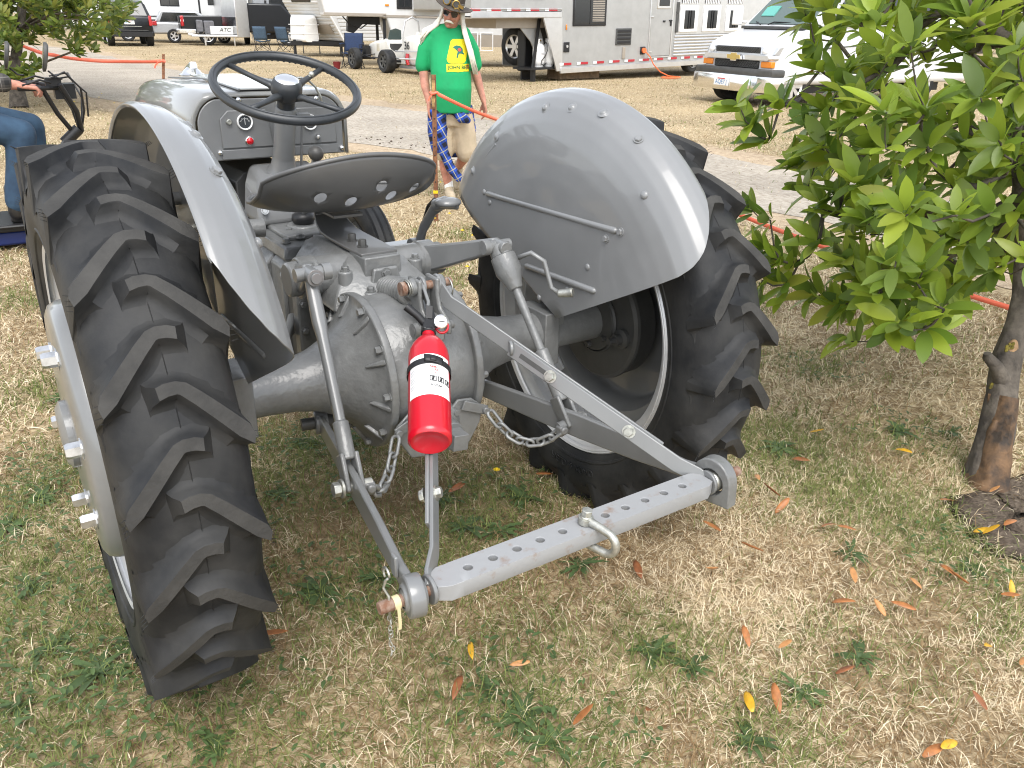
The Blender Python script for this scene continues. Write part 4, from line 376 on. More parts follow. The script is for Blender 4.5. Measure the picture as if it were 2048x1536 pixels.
for i,(x,y) in enumerate(OL+YL):
    if i<len(OL) and i%5==4: continue
    yl=i>=len(OL); mt='fl2' if yl else ['fl0','fl3','fl1','fl0'][i%4]; k=i%3; me=shared(('fall',k,mt),fallen(k,mt)); o=bpy.data.objects.new('fallen_leaf',me); COL.objects.link(o)
    o.location=(x,y,.03+.008*rng.random()); o.rotation_euler=(rng.normal()*.35,rng.normal()*.3,rng.random()*6.3); s=.58+.32*rng.random(); o.scale=(s,s,s)
    if yl: tag(o,'bright yellow fallen leaf lying on the grass','leaf','yellow fallen leaves')
    else: tag(o,'orange brown fallen leaf lying on the grass','leaf','orange brown fallen leaves')
M['yel']=mat('yellow_petal',(.75,.52,.01),.6)
def flowerm():
    b=B()
    for k in range(9): a=2*PI*k/9; leafgeo(b,(0,0,.05),(math.cos(a),math.sin(a),.25),(0,0,1),.011,.006,.2,.1,0,3)
    b.ball((0,0,.052),.004,8,5); return meshof(b,'yel',smooth=180)
for i,(x,y) in enumerate(YF):
    o=bpy.data.objects.new('flower',shared('flow',flowerm)); COL.objects.link(o); o.location=(x,y,.0); s=1.1+.07*math.hypot(x-CX,y-CY); o.scale=(s,s,min(s,1.4)); tag(o,'small yellow dandelion flower in the grass','flower','yellow flowers')
# ================================================================ the tractor
TR=thing('tractor','vintage grey farm tractor parked on dry grass, seen from behind','tractor')
TRK=.669
def tyre_mesh(side):
    LUG0=-.005 if side<0 else .165
    b=B(); Xc=side*TRK
    P=lambda u,a,r:(Xc+u,-r*math.cos(a),AX+r*math.sin(a))
    prof=[(.396,.084),(.41,.098),(.435,.109),(.47,.115),(.505,.114),(.528,.110),(.549,.101),(.563,.087),(.573,.065),(.5795,.036),(.5815,0)]
    full=[(r,-u) for r,u in prof]+[(r,u) for r,u in reversed(prof[:-1])]
    n=96
    b.loft([[P(u,2*PI*k/n,r) for k in range(n)] for r,u in full],True,False)
    b.loft([[P(u,2*PI*k/n,r) for k in range(n)] for r,u in [(.396,-.084),(.388,-.06),(.388,.06),(.396,.084)]],True,False)
    for sg in (-1,1):
        b.loft([[P(sg*u,2*PI*k/n,r) for k in range(n)] for r,u in [(.428,.104),(.431,.110),(.437,.112),(.441,.109)]],True,False)
    NL=20; dA=2*PI/NL
    rt=lambda u:.606-.75*u*u
    rc=lambda u:float(np.interp(abs(u),[0,.036,.065,.087,.101,.110,.114],[.5815,.5795,.573,.563,.549,.528,.505]))-.003
    CS=[(-5.,0),(-3.4,.04),(-2.3,.16),(-1.5,.45),(-1.08,.93),(-.94,1),(.94,1),(1.08,.93),(1.5,.45),(2.3,.16),(3.4,.04),(5.,0)]; tops=[]
    for sg in (-1,1):
        for i in range(NL):
            a0=(i+(.5 if sg<0 else 0))*dA+LUG0
            path=[(-.026,.172),(-.012,.180),(.004,.181),(.014,.175),(.034,.142),(.056,.102),(.077,.063),(.096,.027),(.1115,-.004)]
            rings=[]
            for j,(u,a) in enumerate(path):
                q0=path[max(j-1,0)]; q1=path[min(j+1,len(path)-1)]
                t=V((q1[0]-q0[0],(q1[1]-q0[1])*.6)).normalized(); nn=V((-t.y,t.x))
                w=.0112+.0035*(abs(u)/.11)
                row=[]
                for (ww,hh) in CS:
                    du=nn.x*w*ww*(1 if j not in(0,len(path)-1) else .3); da=nn.y*w*ww/.6; uu=u+du
                    if j==0: uu-=(1-hh)*.02
                    if j==len(path)-1: uu=max(uu,.109)
                    uc=max(-.11,min(.1135,uu)); base=rc(uc); top=rt(min(abs(u),.1115))
                    row.append(P(sg*uc,a0+a+da,base+(top-base)*hh))
                rings.append(row)
            end=[]; u,a=path[-1]
            for (ww,hh) in CS:
                end.append(P(sg*(.1125+.0045*min(1,hh*2)),a0+a+.0135*ww*.9/.6-.016,.522-.018*min(1,hh*2)))
            f0=len(b.f); b.loft(rings+[end],False,False)
            tops+=[f0+i_*11+5 for i_ in range(len(rings)-1)]
            n0=len(b.v)
            b.add(rings[0],[tuple(range(12))]); b.add(end,[tuple(range(12))])
            for q in range(4):
                aa=a0-.03+q*.016; b.tube([P(sg*.111,aa,.594),P(sg*.121,aa-.002,.6005)],[.0008,.0003],3)
    b.loft([[P(u,2*PI*k/n,r) for k in range(n)] for r,u in [(.580,-.0018),(.583,0),(.580,.0018)]],True,False)
    b.tops=tops; return b
def rear_wheel(s):
    X=lambda x:s*x
    b=B(); o=(0,0,AX); ax=(s,0,0)
    # dished centre disc, bulging outward
    b.lathe([(.345,.70),(.31,.71),(.293,.73),(.287,.772),(.279,.789),(.262,.797),(.10,.800),(.06,.800)],o,ax,64)
    b.lathe([(.345,.695),(.305,.704),(.286,.73),(.28,.768),(.272,.783),(.26,.790),(.06,.793)],o,ax,64)
    b.lathe([(.06,.80),(.075,.80),(.075,.812),(.06,.822),(0,.824)],o,ax,32)
    wh=b.build('rear_wheel','paint',TR,smooth=40)
    tb_=tyre_mesh(s); me=bpy.data.meshes.new('tyre'); me.from_pydata(tb_.v,[],tb_.f); me.materials.append(M['rubber']); me.materials.append(M['worn'])
    for i_ in tb_.tops: me.polygons[i_].material_index=1
    bm=bmesh.new(); bm.from_mesh(me); bmesh.ops.remove_doubles(bm,verts=bm.verts,dist=1e-5); bmesh.ops.recalc_face_normals(bm,faces=bm.faces); bm.to_mesh(me); bm.free(); me.shade_smooth(); me.set_sharp_from_angle(angle=R(36)); ty=link('tyre',me,wh)
    def onwall(c,a0,r0,sg): a=a0+c.x/.47; r=r0+c.y; return V((s*(TRK+sg*(.1165+c.z)),-r*math.cos(a),AX+r*math.sin(a)))
    for a0,tx_ in ((-PI/2+.12,'FIELD & ROAD'),(PI/2,'11.2-28')): text(tx_,.034,'rubber',ty,'sidewall_lettering',(0,0,0),(1,0,0),(0,1,0),'CENTER',.0012,lambda c:onwall(V((c.x*(1 if s>0 else -1),c.y,c.z)),a0,.468,-1))
    b=B()   # rim with rolled flanges and a stepped well
    pr=[(.398,.098),(.405,.101),(.409,.097),(.402,.087),(.378,.079),(.366,.07),(.364,.045),(.352,.035),(.349,-.01)]
    pts=[(r,TRK-u) for r,u in pr]+[(r,TRK+u) for r,u in reversed(pr)]
    b.lathe(pts,o,ax,96)
    inn=[(r-.006,h) for r,h in pts]; b.lathe(inn,o,ax,96)
    b.build('rim','silver',wh,smooth=30)
    for k in range(6):
        a=R(15+60*k); pos=(X(.798),-.2*math.cos(a),AX+.2*math.sin(a))
        bolt(wh,pos,(s,0,0),.0165,.03,'zinc','wheel_bolt',spin=.2+k)
    for k in range(6):
        a=R(45+60*k); bb=B(); cs,sn=-math.cos(a),math.sin(a)
        bb.box((X(.70),.335*cs,AX+.335*sn),(.012,.045,.07),Mx.Rotation(math.atan2(sn,cs),3,'X'))
        bb.build('rim_clamp','silver',wh,bevel=.004)
    return wh
for s in (-1,1): rear_wheel(s)
# ---- axle housings, brake plates
b=B(); o=(0,0,AX)
b.lathe([(0,-.12),(.180,-.12),(.188,-.108),(.191,0),(.188,.108),(.180,.12),(0,.12)],o,(1,0,0),64)
cen=b.build('centre_housing','cast',TR,bevel=.004)
b=B(); b.lathe([(0,.20),(.10,.20),(.125,.175),(.16,.15),(.185,.11)],o,(0,-1,0),40)
for s in (-1,1):
    b=B()
    b.lathe([(.0,.11),(.203,.11),(.205,.12),(.203,.131),(.188,.133),(.178,.137),(.152,.155),(.125,.18),(.097,.217),(.079,.257),(.067,.31),(.061,.38),(.058,.48),(.058,.66)],o,(s,0,0),56)
    for k in range(10):     # cast webs beside the flange bolts
        a=2*PI*(k+.27)/10; c,sn=math.cos(a),math.sin(a)
        for d in (-1,1):
            pass
        u=V((0,c,sn)); t=V((0,-sn,c)); p=V(o)+u*.19
        b.add([p+V((s*.133,0,0))-t*.007+u*.010,p+V((s*.133,0,0))+t*.007+u*.010,p+V((s*.133,0,0))+t*.009-u*.04,p+V((s*.133,0,0))-t*.009-u*.04,p+V((s*.168,0,0))-u*.043+t*.003,p+V((s*.168,0,0))-u*.043-t*.003],
              [(0,1,2,3),(0,1,4,5),(1,2,4),(3,0,5),(2,3,5,4)])
    b.box((s*.445,0,AX-.005),(.05,.135,.16)); b.box((s*.485,0,AX+.02),(.028,.10,.10))
    h=b.build('axle_housing','cast',TR,bevel=.003)
    for k in range(10):
        a=2*PI*k/10; bolt(h,(s*.131,.188*math.cos(a),AX+.188*math.sin(a)),(s,0,0),.0095,.016,'cast')
    bolt(h,(s*.445,-.02,AX-.084),(0,0,-1),.012,.02,'brass','drain_nut')
    b=B(); b.lathe([(.055,.66),(.178,.66),(.188,.667),(.190,.676),(.186,.684),(.183,.74),(.06,.745)],o,(s,0,0),56)
    b.lathe([(.10,.648),(.104,.655),(.10,.661)],o,(s,0,0),40); b.lathe([(.058,.64),(.095,.645),(.10,.662)],o,(s,0,0),40)
    bp=b.build('brake_plate','darkc',TR,smooth=30)
    for k in range(5):
        a=R(-150+k*60); bolt(bp,(s*.645,.078*math.cos(a),AX+.078*math.sin(a)),(-s,0,0),.010,.016,'darkc')
    b=B(); b.lathe([(.03,0),(.03,.012),(.018,.018),(.018,.035),(.010,.036),(.010,.06),(0,.06)],(s*.66,-.135,AX-.02),(-s,0,0),18); b.build('brake_adjuster','darkc',bp)
# ---- fenders
FA=V((0,-.098,.667))
def fend(th,q,s):
    """q 0..1 from apex to rim"""
    pr=[(0,.437),(.45,.437),(.62,.439),(.72,.4435),(.80,.451),(.87,.462),(.925,.477),(.965,.496),(.988,.518),(1.0,.543),(1.004,.563),(.998,.573),(.988,.569)]
    x=np.interp(q,np.linspace(0,1,13),[p[1] for p in pr]); k=np.interp(q,np.linspace(0,1,13),[p[0] for p in pr])
    rr=.66; t0=R(float(np.interp(x,[.437,.465,.485,.51,.535,.555,.574],[28.2,28.8,30.,32.4,36,40,45]))); th=t0+(R(150)-t0)*th
    C=V((0,-rr*math.cos(th),AX+.012+rr*math.sin(th)))
    k=1+(k-1)*1
    p=FA+(C-FA)*k
    return V((s*x,p.y,p.z))
for s in (-1,1):
    b=B(); t0,t1=R(31),R(150)
    b.grid(lambda i,j:fend(i**1.7,j,s),90,60)
    f=b.build('fender','plate',TR,smooth=180,solid=.003)
    from mathutils.bvhtree import BVHTree as BT_
    bv_=BT_.FromPolygons([v.co[:] for v in f.data.vertices],[p.vertices[:] for p in f.data.polygons])
    def stick(p):
        l,n_,_,_=bv_.find_nearest(V(p)); n_=n_ if n_.x*s<0 or (abs(n_.x)<.25 and n_.z>0) else -n_
        return l+n_*.0015,n_
    def seg(p,q,r=.0085):
        p=stick((s*.4365,*p))[0]; q=stick((s*.4365,*q))[0]; d=(q-p).normalized()*r*.9
        bb=B(); bb.tube([p-d,p-d*.4,p,q,q+d*.4,q+d],[r*.25,r*.8,r,r,r*.8,r*.25],12); bb.build('rib','plate',f,smooth=180)
    seg((.282,.951),(-.315,.963)); seg((.059,.781),(-.253,.791))
    for y,z in [(.305,.952),(.268,.928),(-.138,.763),(-.004,.693),(-.22,.847)]: rivet(f,*stick((s*.4365,y,z)))
    for y,z in [(-.334,.964),(-.285,.937)]: bolt(f,*stick((s*.436,y,z)),.0085,.008,'plate','bolt',spin=1)
    rivet(f,*stick((s*.445,-.389,1.067)),.0105,.007)
    for p,nrm in [((.488,-.176,1.24),(-.414,-.239,.878)),((.464,-.061,1.244),(-.78,-.054,.624)),((.454,.049,1.229),(-.951,.029,.307)),((.46,.27,1.12),(-.9,.2,.35)),((.455,.4,1.0),(-.93,.3,.2))]:
        p=V((s*p[0],p[1],p[2])); p,nrm=stick(p)
        put('dimple','dimp',lambda:meshof(B().lathe([(.0155,0),(.0135,.0012),(.0095,.0008),(.0085,.0045),(.005,.0062),(0,.0066)],(0,0,0),(0,0,1),18),'plate',smooth=180),f,p,nrm)
    bolt(f,*stick((s*.493,-.311,1.189)),.0095,.008,'plate')
    # brackets inside the mudguard
    b=B(); b.prism([(s*.455,.02,.80),(s*.455,.30,.93),(s*.455,.33,1.05),(s*.455,.27,1.10),(s*.455,.16,1.06),(s*.455,.02,.92)],(s*.004,0,0)); b.cyl((s*.47,.235,1.03),(s,0,0),.016,.03,16)
    b.build('fender_brace','paint',f,bevel=.002)
# ---- gearbox and hydraulic housing
b=B()
def rbox(b,x,y0,y1,z0,z1,c=.02):
    ring=lambda y,k=1:[(-x*k+c,y,z0),(x*k-c,y,z0),(x*k,y,z0+c),(x*k,y,z1-c),(x*k-c,y,z1),(-x*k+c,y,z1),(-x*k,y,z1-c),(-x*k,y,z0+c)]
    b.loft([ring(y0),ring(y1)])
rbox(b,.165,.17,.215,.40,.80,.03); rbox(b,.135,.205,.48,.43,.80,.03); rbox(b,.15,.48,.80,.42,.80,.04); rbox(b,.16,.30,.33,.42,.80,.03)
tx=b.build('gearbox','cast',TR,bevel=.006)
for s in (-1,1):
    for z in (.48,.56,.64,.72,.775): bolt(tx,(s*.15,.168,z),(0,-1,0),.009,.014,'cast')
    b=B(); b.box((s*.139,.26,.62),(.02,.12,.22)); sc=b.build('side_cover','darkc',tx,bevel=.006)
    for y in (.21,.31):
        for z in (.53,.62,.71): bolt(sc,(s*.149,y,z),(s,0,0),.008,.01,'cast')
b=B()  # gearbox top cover
b.loft([[(-.135,.34,.80),(.135,.34,.80),(.14,.80,.80),(-.14,.80,.80)],[(-.125,.35,.838),(.125,.35,.838),(.13,.78,.838),(-.13,.78,.838)]])
b.box((0,.57,.845),(.19,.30,.02)); b.cyl((0,.53,.852),(0,0,1),.055,.02,28)
tc=b.build('gearbox_cover','cast',TR,bevel=.007)
for x,y in [(-.105,.62),(-.06,.50),(-.105,.40),(-.02,.37),(.06,.40),(.09,.55),(.10,.72),(-.10,.74),(-.055,.415)]: bolt(tc,(x,y,.846 if x>-.08 else .84),(0,0,1),.0105,.014,'cast')
b=B(); b.lathe([(.03,0),(.037,.012),(.035,.028),(.022,.036),(.013,.037)],(0,.53,.862),(0,0,1),24); boot=b.build('gear_boot','blk',TR,smooth=180)
b=B(); b.tube([(0,.53,.87),(0,.47,.98),(0,.38,1.09)],.008,10); gl=b.build('gear_lever','paint',TR)
b=B(); b.ball((0,.372,1.10),.0225,20,12); b.build('lever_knob',mat('lever_knob',(.045,.042,.038),.45),gl,smooth=180)
# hydraulic lift cover with cross shaft
b=B()
b.loft([[(x*.155,y,.765) for x,y in [(-1,-.07),(-.6,-.115),(.6,-.115),(1,-.07),(1,.30),(-1,.30)]],[(x*.14,y*.97,.80) for x,y in [(-1,-.06),(-.6,-.10),(.6,-.10),(1,-.06),(1,.30),(-1,.30)]],[(x*.085,y,.865) for x,y in [(-1,-.0),(-.6,-.02),(.6,-.02),(1,-.0),(1,.30),(-1,.30)]],[(x*.06,y,.88) for x,y in [(-1,.03),(-.6,.02),(.6,.02),(1,.03),(1,.28),(-1,.28)]]])
b.cyl((0,.055,.83),(1,0,0),.052,.40,36); b.lathe([(.052,-.2),(.056,-.2),(.056,-.155),(.052,-.15)],(0,.055,.83),(1,0,0),36)
b.lathe([(.052,.2),(.056,.2),(.056,.155),(.052,.15)],(0,.055,.83),(1,0,0),36)
for x,y in [(-.10,-.03),(.115,-.01)]: b.tube([(x,y,.75),(x,y,.83),(x,y,.858)],[.024,.019,.019],18)
b.tube([(-.055,-.085,.75),(-.055,-.085,.81)],[.026,.02],18)
b.box((0,.0,.83),(.105,.10,.118))
lc=b.build('lift_cover','cast',TR,bevel=.005)
for x,y,z in [(-.10,-.03,.858),(.115,-.01,.858),(-.055,-.085,.81),(-.10,.20,.80),(-.12,.12,.80),(-.08,.25,.83),(.10,.22,.83)]: bolt(lc,(x,y,z),(0,0,1),.010,.013,'cast')
# top link spring + plate + rocker
b=B(); b.prism([(-.06,-.055,.755),(.06,-.055,.755),(.035,-.055,.862),(-.035,-.055,.862)],(0,-.012,0)); tp=b.build('spring_plate','cast',TR,bevel=.006)
for x,z in [(-.04,.772),(.0,.848),(.04,.772)]: bolt(tp,(x,-.067,z),(0,-1,0),.0105,.009,'cast')
b=B(); pts=[]; n=9*20
for i in range(n+1):
    a=2*PI*i/20; pts.append((.031*math.cos(a),.09-.13*i/n,.772+.028*i/n+.031*math.sin(a)))
b.tube(pts,.0068,8); b.build('draft_spring','cast',TR,smooth=180)
b=B(); b.tube([(0,.10,.77),(0,-.07,.806)],.023,18); b.tube([(0,-.04,.80),(0,-.06,.804)],.037,22)
b.box((0,-.095,.822),(.05,.06,.045))
for s in (-1,1): b.cyl((.002+s*.038,-.135,.842),(1,0,0),.022,.018,18); b.prism([(s*.018,-.10,.862),(s*.018,-.16,.862),(s*.018,-.16,.82),(s*.018,-.17,.79),(s*.018,-.215,.765),(s*.018,-.215,.735),(s*.018,-.17,.735),(s*.018,-.125,.78),(s*.018,-.10,.82)],(s*.012,0,0))
b.box((0,-.17,.745),(.04,.06,.06))
b.build('rocker','cast',TR,bevel=.005)
b=B(); b.cyl((.005,-.135,.842),(1,0,0),.0105,.135,16); b.cyl((-.06,-.135,.842),(1,0,0),.017,.012,16); pin=b.build('top_link_pin','rust',TR)
b=B(); b.cyl((-.01,-.19,.752),(1,0,0),.011,.11,16); b.cyl((-.058,-.19,.752),(1,0,0),.019,.012,18); b.cyl((-.036,-.19,.752),(1,0,0),.026,.012,18); b.build('rocker_pin','cast',TR)
b=B(); b.tube([(-.052+.0006*k,-.135+.019*math.cos(k*.7),.842+.019*math.sin(k*.7)) for k in range(28)],.002,6); b.build('ring_clip','galv',pin,smooth=180)
b=B(); b.tube([(.064,-.135+.024*math.cos(k*.4),.827+.024*math.sin(k*.4)) for k in range(16)],.0022,6,closed=True); b.build('ring_clip','galv',pin,smooth=180)
# PTO cap and chain bracket
b=B(); b.tube([(0,-.16,.475),(0,-.205,.470),(0,-.215,.47)],[.062,.055,.04],30); b.tube([(0,-.21,.47),(0,-.26,.467)],[.037,.034],24); b.box((0,-.282,.466),(.042,.05,.042),Mx.Rotation(.12,3,'Y'))
pc=b.build('shaft_cap','cast',TR,bevel=.003)
for a in range(4): bolt(pc,(.05*math.cos(a*PI/2+.6),-.206,.47+.05*math.sin(a*PI/2+.6)),(0,-1,0),.009,.01,'cast')
for s in (-1,1):
    b=B(); b.prism([(s*.02,-.197,.41),(s*.085,-.197,.42),(s*.115,-.197,.47),(s*.125,-.197,.515),(s*.09,-.197,.545),(s*.05,-.197,.55),(s*.02,-.197,.52)],(0,-.008,0)); cb=b.build('chain_bracket','cast',TR,bevel=.003)
    bolt(cb,(s*.075,-.206,.53),(0,-1,0),.0105,.009,'cast')
    b=B(); b.strip([(s*.06,-.212,.535),(s*.13,-.213,.505)],(.4*s,0,1),.026,.006); b.cyl((s*.125,-.218,.507),(0,1,0),.010,.014,12); b.build('chain_lug','cast',cb,bevel=.002)
for o_ in (tx,tc,boot,gl): o_.location=(0,.16,-.035)
for o_ in (lc,tp): o_.location=(0,.15,-.03)
pc.location=(0,0,.02)
# ---- three point linkage
LF=lambda s:V((s*.235,.02,.465)); LR=lambda s:V((.367 if s>0 else -.378,-.788,.512))
for s in (-1,1):
    a,c=LF(s),LR(s); t=(c-a).normalized(); n=V((0,0,1)); n=(n-t*n.dot(t)).normalized(); lat=t.cross(n); Ln=(c-a).length
    prof=[(0,.022),(.05,.026),(.25,.031),(.42,.033),(.60,.029),(Ln-.08,.02),(Ln-.03,.024),(Ln,.024)]
    poly=[a+t*x+n*h for x,h in prof]+[a+t*x-n*h for x,h in reversed(prof)]
    b=B(); b.prism([p-lat*.008 for p in poly],lat*.016); b.cyl(a,lat,.03,.034,20)
    lk=b.build('lower_link','paint',TR,bevel=.0035)
    b=B(); b.cyl(a-lat*s*.0,lat,.016,.10,14); b.tube([a,a+V((-s*.12,.01,.0))],.028,16); b.build('link_pivot','darkc',lk)
    b=B()
    if s<0: b.lathe([(.018,-.021),(.024,-.021),(.025,-.016),(.0375,-.015),(.039,-.011),(.039,.011),(.0375,.015),(.025,.016),(.024,.021),(.018,.021)],c,lat,30)
    else:
        pts=[]
        for k in range(13):
            q=PI*k/12; pts.append((.052*math.cos(q),.048*math.sin(q)))
        pts=[(.052,-.045)]+pts+[(-.052,-.02),(-.052,-.045)]
        inn=[(.031*math.cos(2*PI*k/24),.031*math.sin(2*PI*k/24)) for k in range(24)]
        out=[(.050*math.cos(2*PI*k/24)*(1 if k<13 else min(1.41,1/max(abs(math.cos(2*PI*k/24)),abs(math.sin(2*PI*k/24))))),.056*math.sin(2*PI*k/24)*(1 if k<13 else .9*min(1.41,1/max(abs(math.cos(2*PI*k/24)),abs(math.sin(2*PI*k/24)))))) for k in range(24)]
        ring=lambda pp,w:[c+t*x+n*y+lat*w for x,y in pp]
        b.loft([ring(inn,-.016),ring(out,-.016),ring(out,.016),ring(inn,.016),ring(inn,-.016)],True,False)
    eye=b.build('link_eye','cast' if s>0 else 'paint',lk,bevel=.003)
    b=B(); b.ball(c,.026,16,10); b.build('ball','galv',lk,smooth=180)
# drawbar: bar pierced by eleven holes
def drawbar():
    b=B(); Y,Z=-.788,.512; w,h=.031,.0165; pitch=.0535; hr=.0088
    def sq(cx,hx,z): 
        out=[]
        for k in range(16):
            a=2*PI*k/16; c,s_=math.cos(a),math.sin(a); m=max(abs(c),abs(s_)); out.append(V((cx+c/m*hx,Y+s_/m*w,z)))
        return out
    ci=lambda cx,r,z:[V((cx+r*math.cos(2*PI*k/16),Y+r*math.sin(2*PI*k/16),z)) for k in range(16)]
    for i in range(11):
        cx=(i-5)*pitch
        b.loft([sq(cx,pitch/2,Z+h),ci(cx,hr+.001,Z+h),ci(cx,hr,Z+h-.001),ci(cx,hr,Z-h),sq(cx,pitch/2,Z-h)],True,False)
    x0=5.5*pitch
    for s in (-1,1):
        b.add([(s*5.5*pitch,Y+a*w,Z+c*h) for a,c in ((-1,-1),(1,-1),(1,1),(-1,1))]+[(s*.318,Y+a*w,Z+c*h) for a,c in ((-1,-1),(1,-1),(1,1),(-1,1))]+[(s*.340,Y+a*w*.62,Z+c*h*.9) for a,c in ((-1,-1),(1,-1),(1,1),(-1,1))],
              [(0,1,5,4),(1,2,6,5),(2,3,7,6),(3,0,4,7),(4,5,9,8),(5,6,10,9),(6,7,11,10),(7,4,8,11),(8,9,10,11)])
    for sy in (-1,1): b.add([(-x0,Y+sy*w,Z-h),(x0,Y+sy*w,Z-h),(x0,Y+sy*w,Z+h),(-x0,Y+sy*w,Z+h)],[(0,1,2,3)])
    return b
db=drawbar().build('drawbar','drawbar',TR,bevel=.0022,smooth=30,merge=1e-4)
for s in (-1,1):
    b=B(); b.cyl((s*.385,-.788,.512),(1,0,0),.0115,.12,16); b.build('drawbar_pin','rust',db,bevel=.002)
# stays (two overlapping flat bars each)
for s in (-1,1):
    top=V((.011+s*.021,-.135,.842)); bot=V((s*.346,-.788,.512)); d=bot-top
    sd_=V((0,.55,-1)).normalized() # width direction in the plane of the stay
    kn=top+V((s*.006,-.05,-.035))
    e=top+d*.62
    b=B(); b.cyl(top,(1,0,0),.024,.008,20); b.strip([top+V((0,.005,.005)),kn,kn+(bot-kn)*.05,kn+(bot-kn)*.83],(0,.5,1),.036,.008); u1=b.build('drawbar_stay','paint',TR,bevel=.002)
    off=V((s*.0095,0,0)) if True else V()
    st=kn+(bot-kn)*.27
    b=B(); dd=(bot-kn)
    b.strip([st+off*-1,kn+dd*.90-off,bot-dd.normalized()*.03,bot],(0,.5,1),.036,.008); b.cyl(bot,(1,0,0),.028,.008,22); b.cyl(st-off,V((1,-.4,0)),.018,.008,18)
    l1=b.build('drawbar_stay','paint',TR,bevel=.002)
    # slot seen as a dark recess
    ddn=dd.normalized(); lat=ddn.cross(V((0,.5,1))).normalized()
    if lat.x*s<0: lat=-lat
    for q in (.31,.395): 
        pass
    b=B(); b.strip([kn+dd*.31-off-lat*.0038,kn+dd*.44-off-lat*.0038],(0,.5,1),.011,.0015); b.build('slot','darkc',l1)
    for q in (.43,.73):
        p=kn+dd*q-off-lat*.004; bolt(l1,p,-lat,.0115,.012,'galv','stay_bolt'); bolt(l1,p+lat*.022,lat,.0115,.012,'galv','stay_bolt')
# lift arms and rods
LA=lambda s:V((s*.26,-.06,.89))
LB=lambda s:V((s*.302,-.35,.483))
for s in (-1,1):
    p0=V((s*.178,.205,.80)); p1=LA(s)
    b=B(); b.cyl((s*.2,.205,.80),(1,0,0),.046,.06,26)
    b.loft([[p0+V((s*x*.028,0,z*.042)) for x,z in ((-1,-1),(1,-1),(1,1),(-1,1))],[p0+(p1-p0)*.45+V((s*x*.022,0,z*.032)) for x,z in ((-1,-1),(1,-1),(1,1),(-1,1))],[p1+V((s*x*.013,.01,z*.02)) for x,z in ((-1,-1),(1,-1),(1,1),(-1,1))]])
    b.build('lift_arm','paint',TR,bevel=.006)
    q=LB(s); d=(q-p1).normalized(); Ln=(q-p1).length; lat=V((1,0,0)); lat=(lat-d*lat.dot(d)).normalized(); n=d.cross(lat)
    b=B()
    b.tube([p1-V((s*.03,0,0)),p1+V((s*.035,0,0))],.016,18); b.tube([p1-V((s*.05,0,0)),p1-V((s*.03,0,0))],.02,18); b.cyl(p1+d*.0+V((0,-.014,0)),(0,1,0),.018,.05,18)
    if s<0:
        b.loft([[p1+d*x+lat*a*wl+n*c*wn for a,c in ((-1,-.5),(-.5,-1),(.5,-1),(1,-.5),(1,.5),(.5,1),(-.5,1),(-1,.5))] for x,wl,wn in [(0,.012,.013),(.07,.015,.013),(.12,.016,.014),(.15,.0125,.0125),(Ln-.15,.0115,.0115)]])
        r=b.build('lift_rod','paint',TR,smooth=50)
        b=B(); b.tube([p1+V((0,-.035,0)),p1+V((0,-.042,0))],.02,18); b.tube([p1+V((0,-.042,0)),p1+V((0,-.048,0))],.013,16); b.build('pin_washer','paint',r,bevel=.001)
    else:
        b.tube([p1+d*.0,p1+d*.03],[.03,.03],20); b.tube([p1+d*.03,p1+d*.075,p1+d*.10,p1+d*.125],[.034,.036,.026,.018],22)
        b.tube([p1+d*.12,p1+d*(Ln-.19)],.0115,16)
        r=b.build('lift_rod','cast',TR,bevel=.002)
        b=B(); h0=p1+d*.035+V((.03,-.02,0)); b.tube([h0,h0+V((.02,-.035,.02)),h0+V((.045,-.06,-.0)),h0+V((.06,-.075,-.07)),h0+V((.075,-.10,-.085))],.0065,10); b.build('crank_handle','paint',r,smooth=180)
        b=B(); b.tube([h0+V((.07,-.092,-.083)),h0+V((.095,-.125,-.075))],[.010,.013],14); b.build('crank_knob','galv',r,bevel=.003)
    sl=Ln-.205 if s>0 else Ln-.15
    b=B(); b.tube([p1+d*sl,p1+d*(sl+.005),p1+d*(Ln-.06)],[.015,.0185,.0185],18)
    for k in (-1,1): b.loft([[p1+d*x+lat*(k*.0165+a*.0055)+n*c*.02 for a,c in ((-1,-1),(1,-1),(1,1),(-1,1))] for x in (Ln-.075,Ln+.012)])
    b.build('rod_yoke','cast',r,bevel=.004)
    b=B(); b.cyl(q,lat,.0125,.085,16); b.cyl(q+lat*s*.04,lat,.017,.016,6); b.cyl(q+lat*s*.028,lat,.022,.006,16); b.build('castle_nut','galv' if s<0 else 'cast',r,bevel=.001)
# check chains
def linkmesh():
    b=B(); pts=[]
    L,r=.0145,.0118
    for k in range(24):
        a=2*PI*k/24; pts.append((r*math.cos(a),0,r*math.sin(a)+(L if math.sin(a)>0 else -L)))
    b.tube(pts,.0043,8,closed=True); return meshof(b,'galv' if False else 'chain',smooth=180)
M['chain']=mat('grey_chain',(.25,.255,.25),.42,metal=.3,var=(40,.15))
for s in (-1,1):
    a=V((s*.135,-.222,.5)); c=V((s*.268,-.36,.475)); N=7
    b=B(); b.strip([c+V((s*.03,.01,0)),c+V((-s*.012,0,-.004))],(0,0,1),.03,.02); b.cyl(c,(0,1,0),.011,.03,12); cc=b.build('chain_clevis','cast',TR,bevel=.004)
    sag=.062
    pos=[a+(c-a)*(i/N)-V((0,0,1))*sag*4*(i/N)*(1-i/N) for i in range(N+1)]
    for i in range(N):
        d=pos[i+1]-pos[i]; put('chain_link','chain',linkmesh,cc,(pos[i]+pos[i+1])/2,d,(PI/2 if i%2 else 0)+.4,(1,1,max(.9,d.length/.0435)))
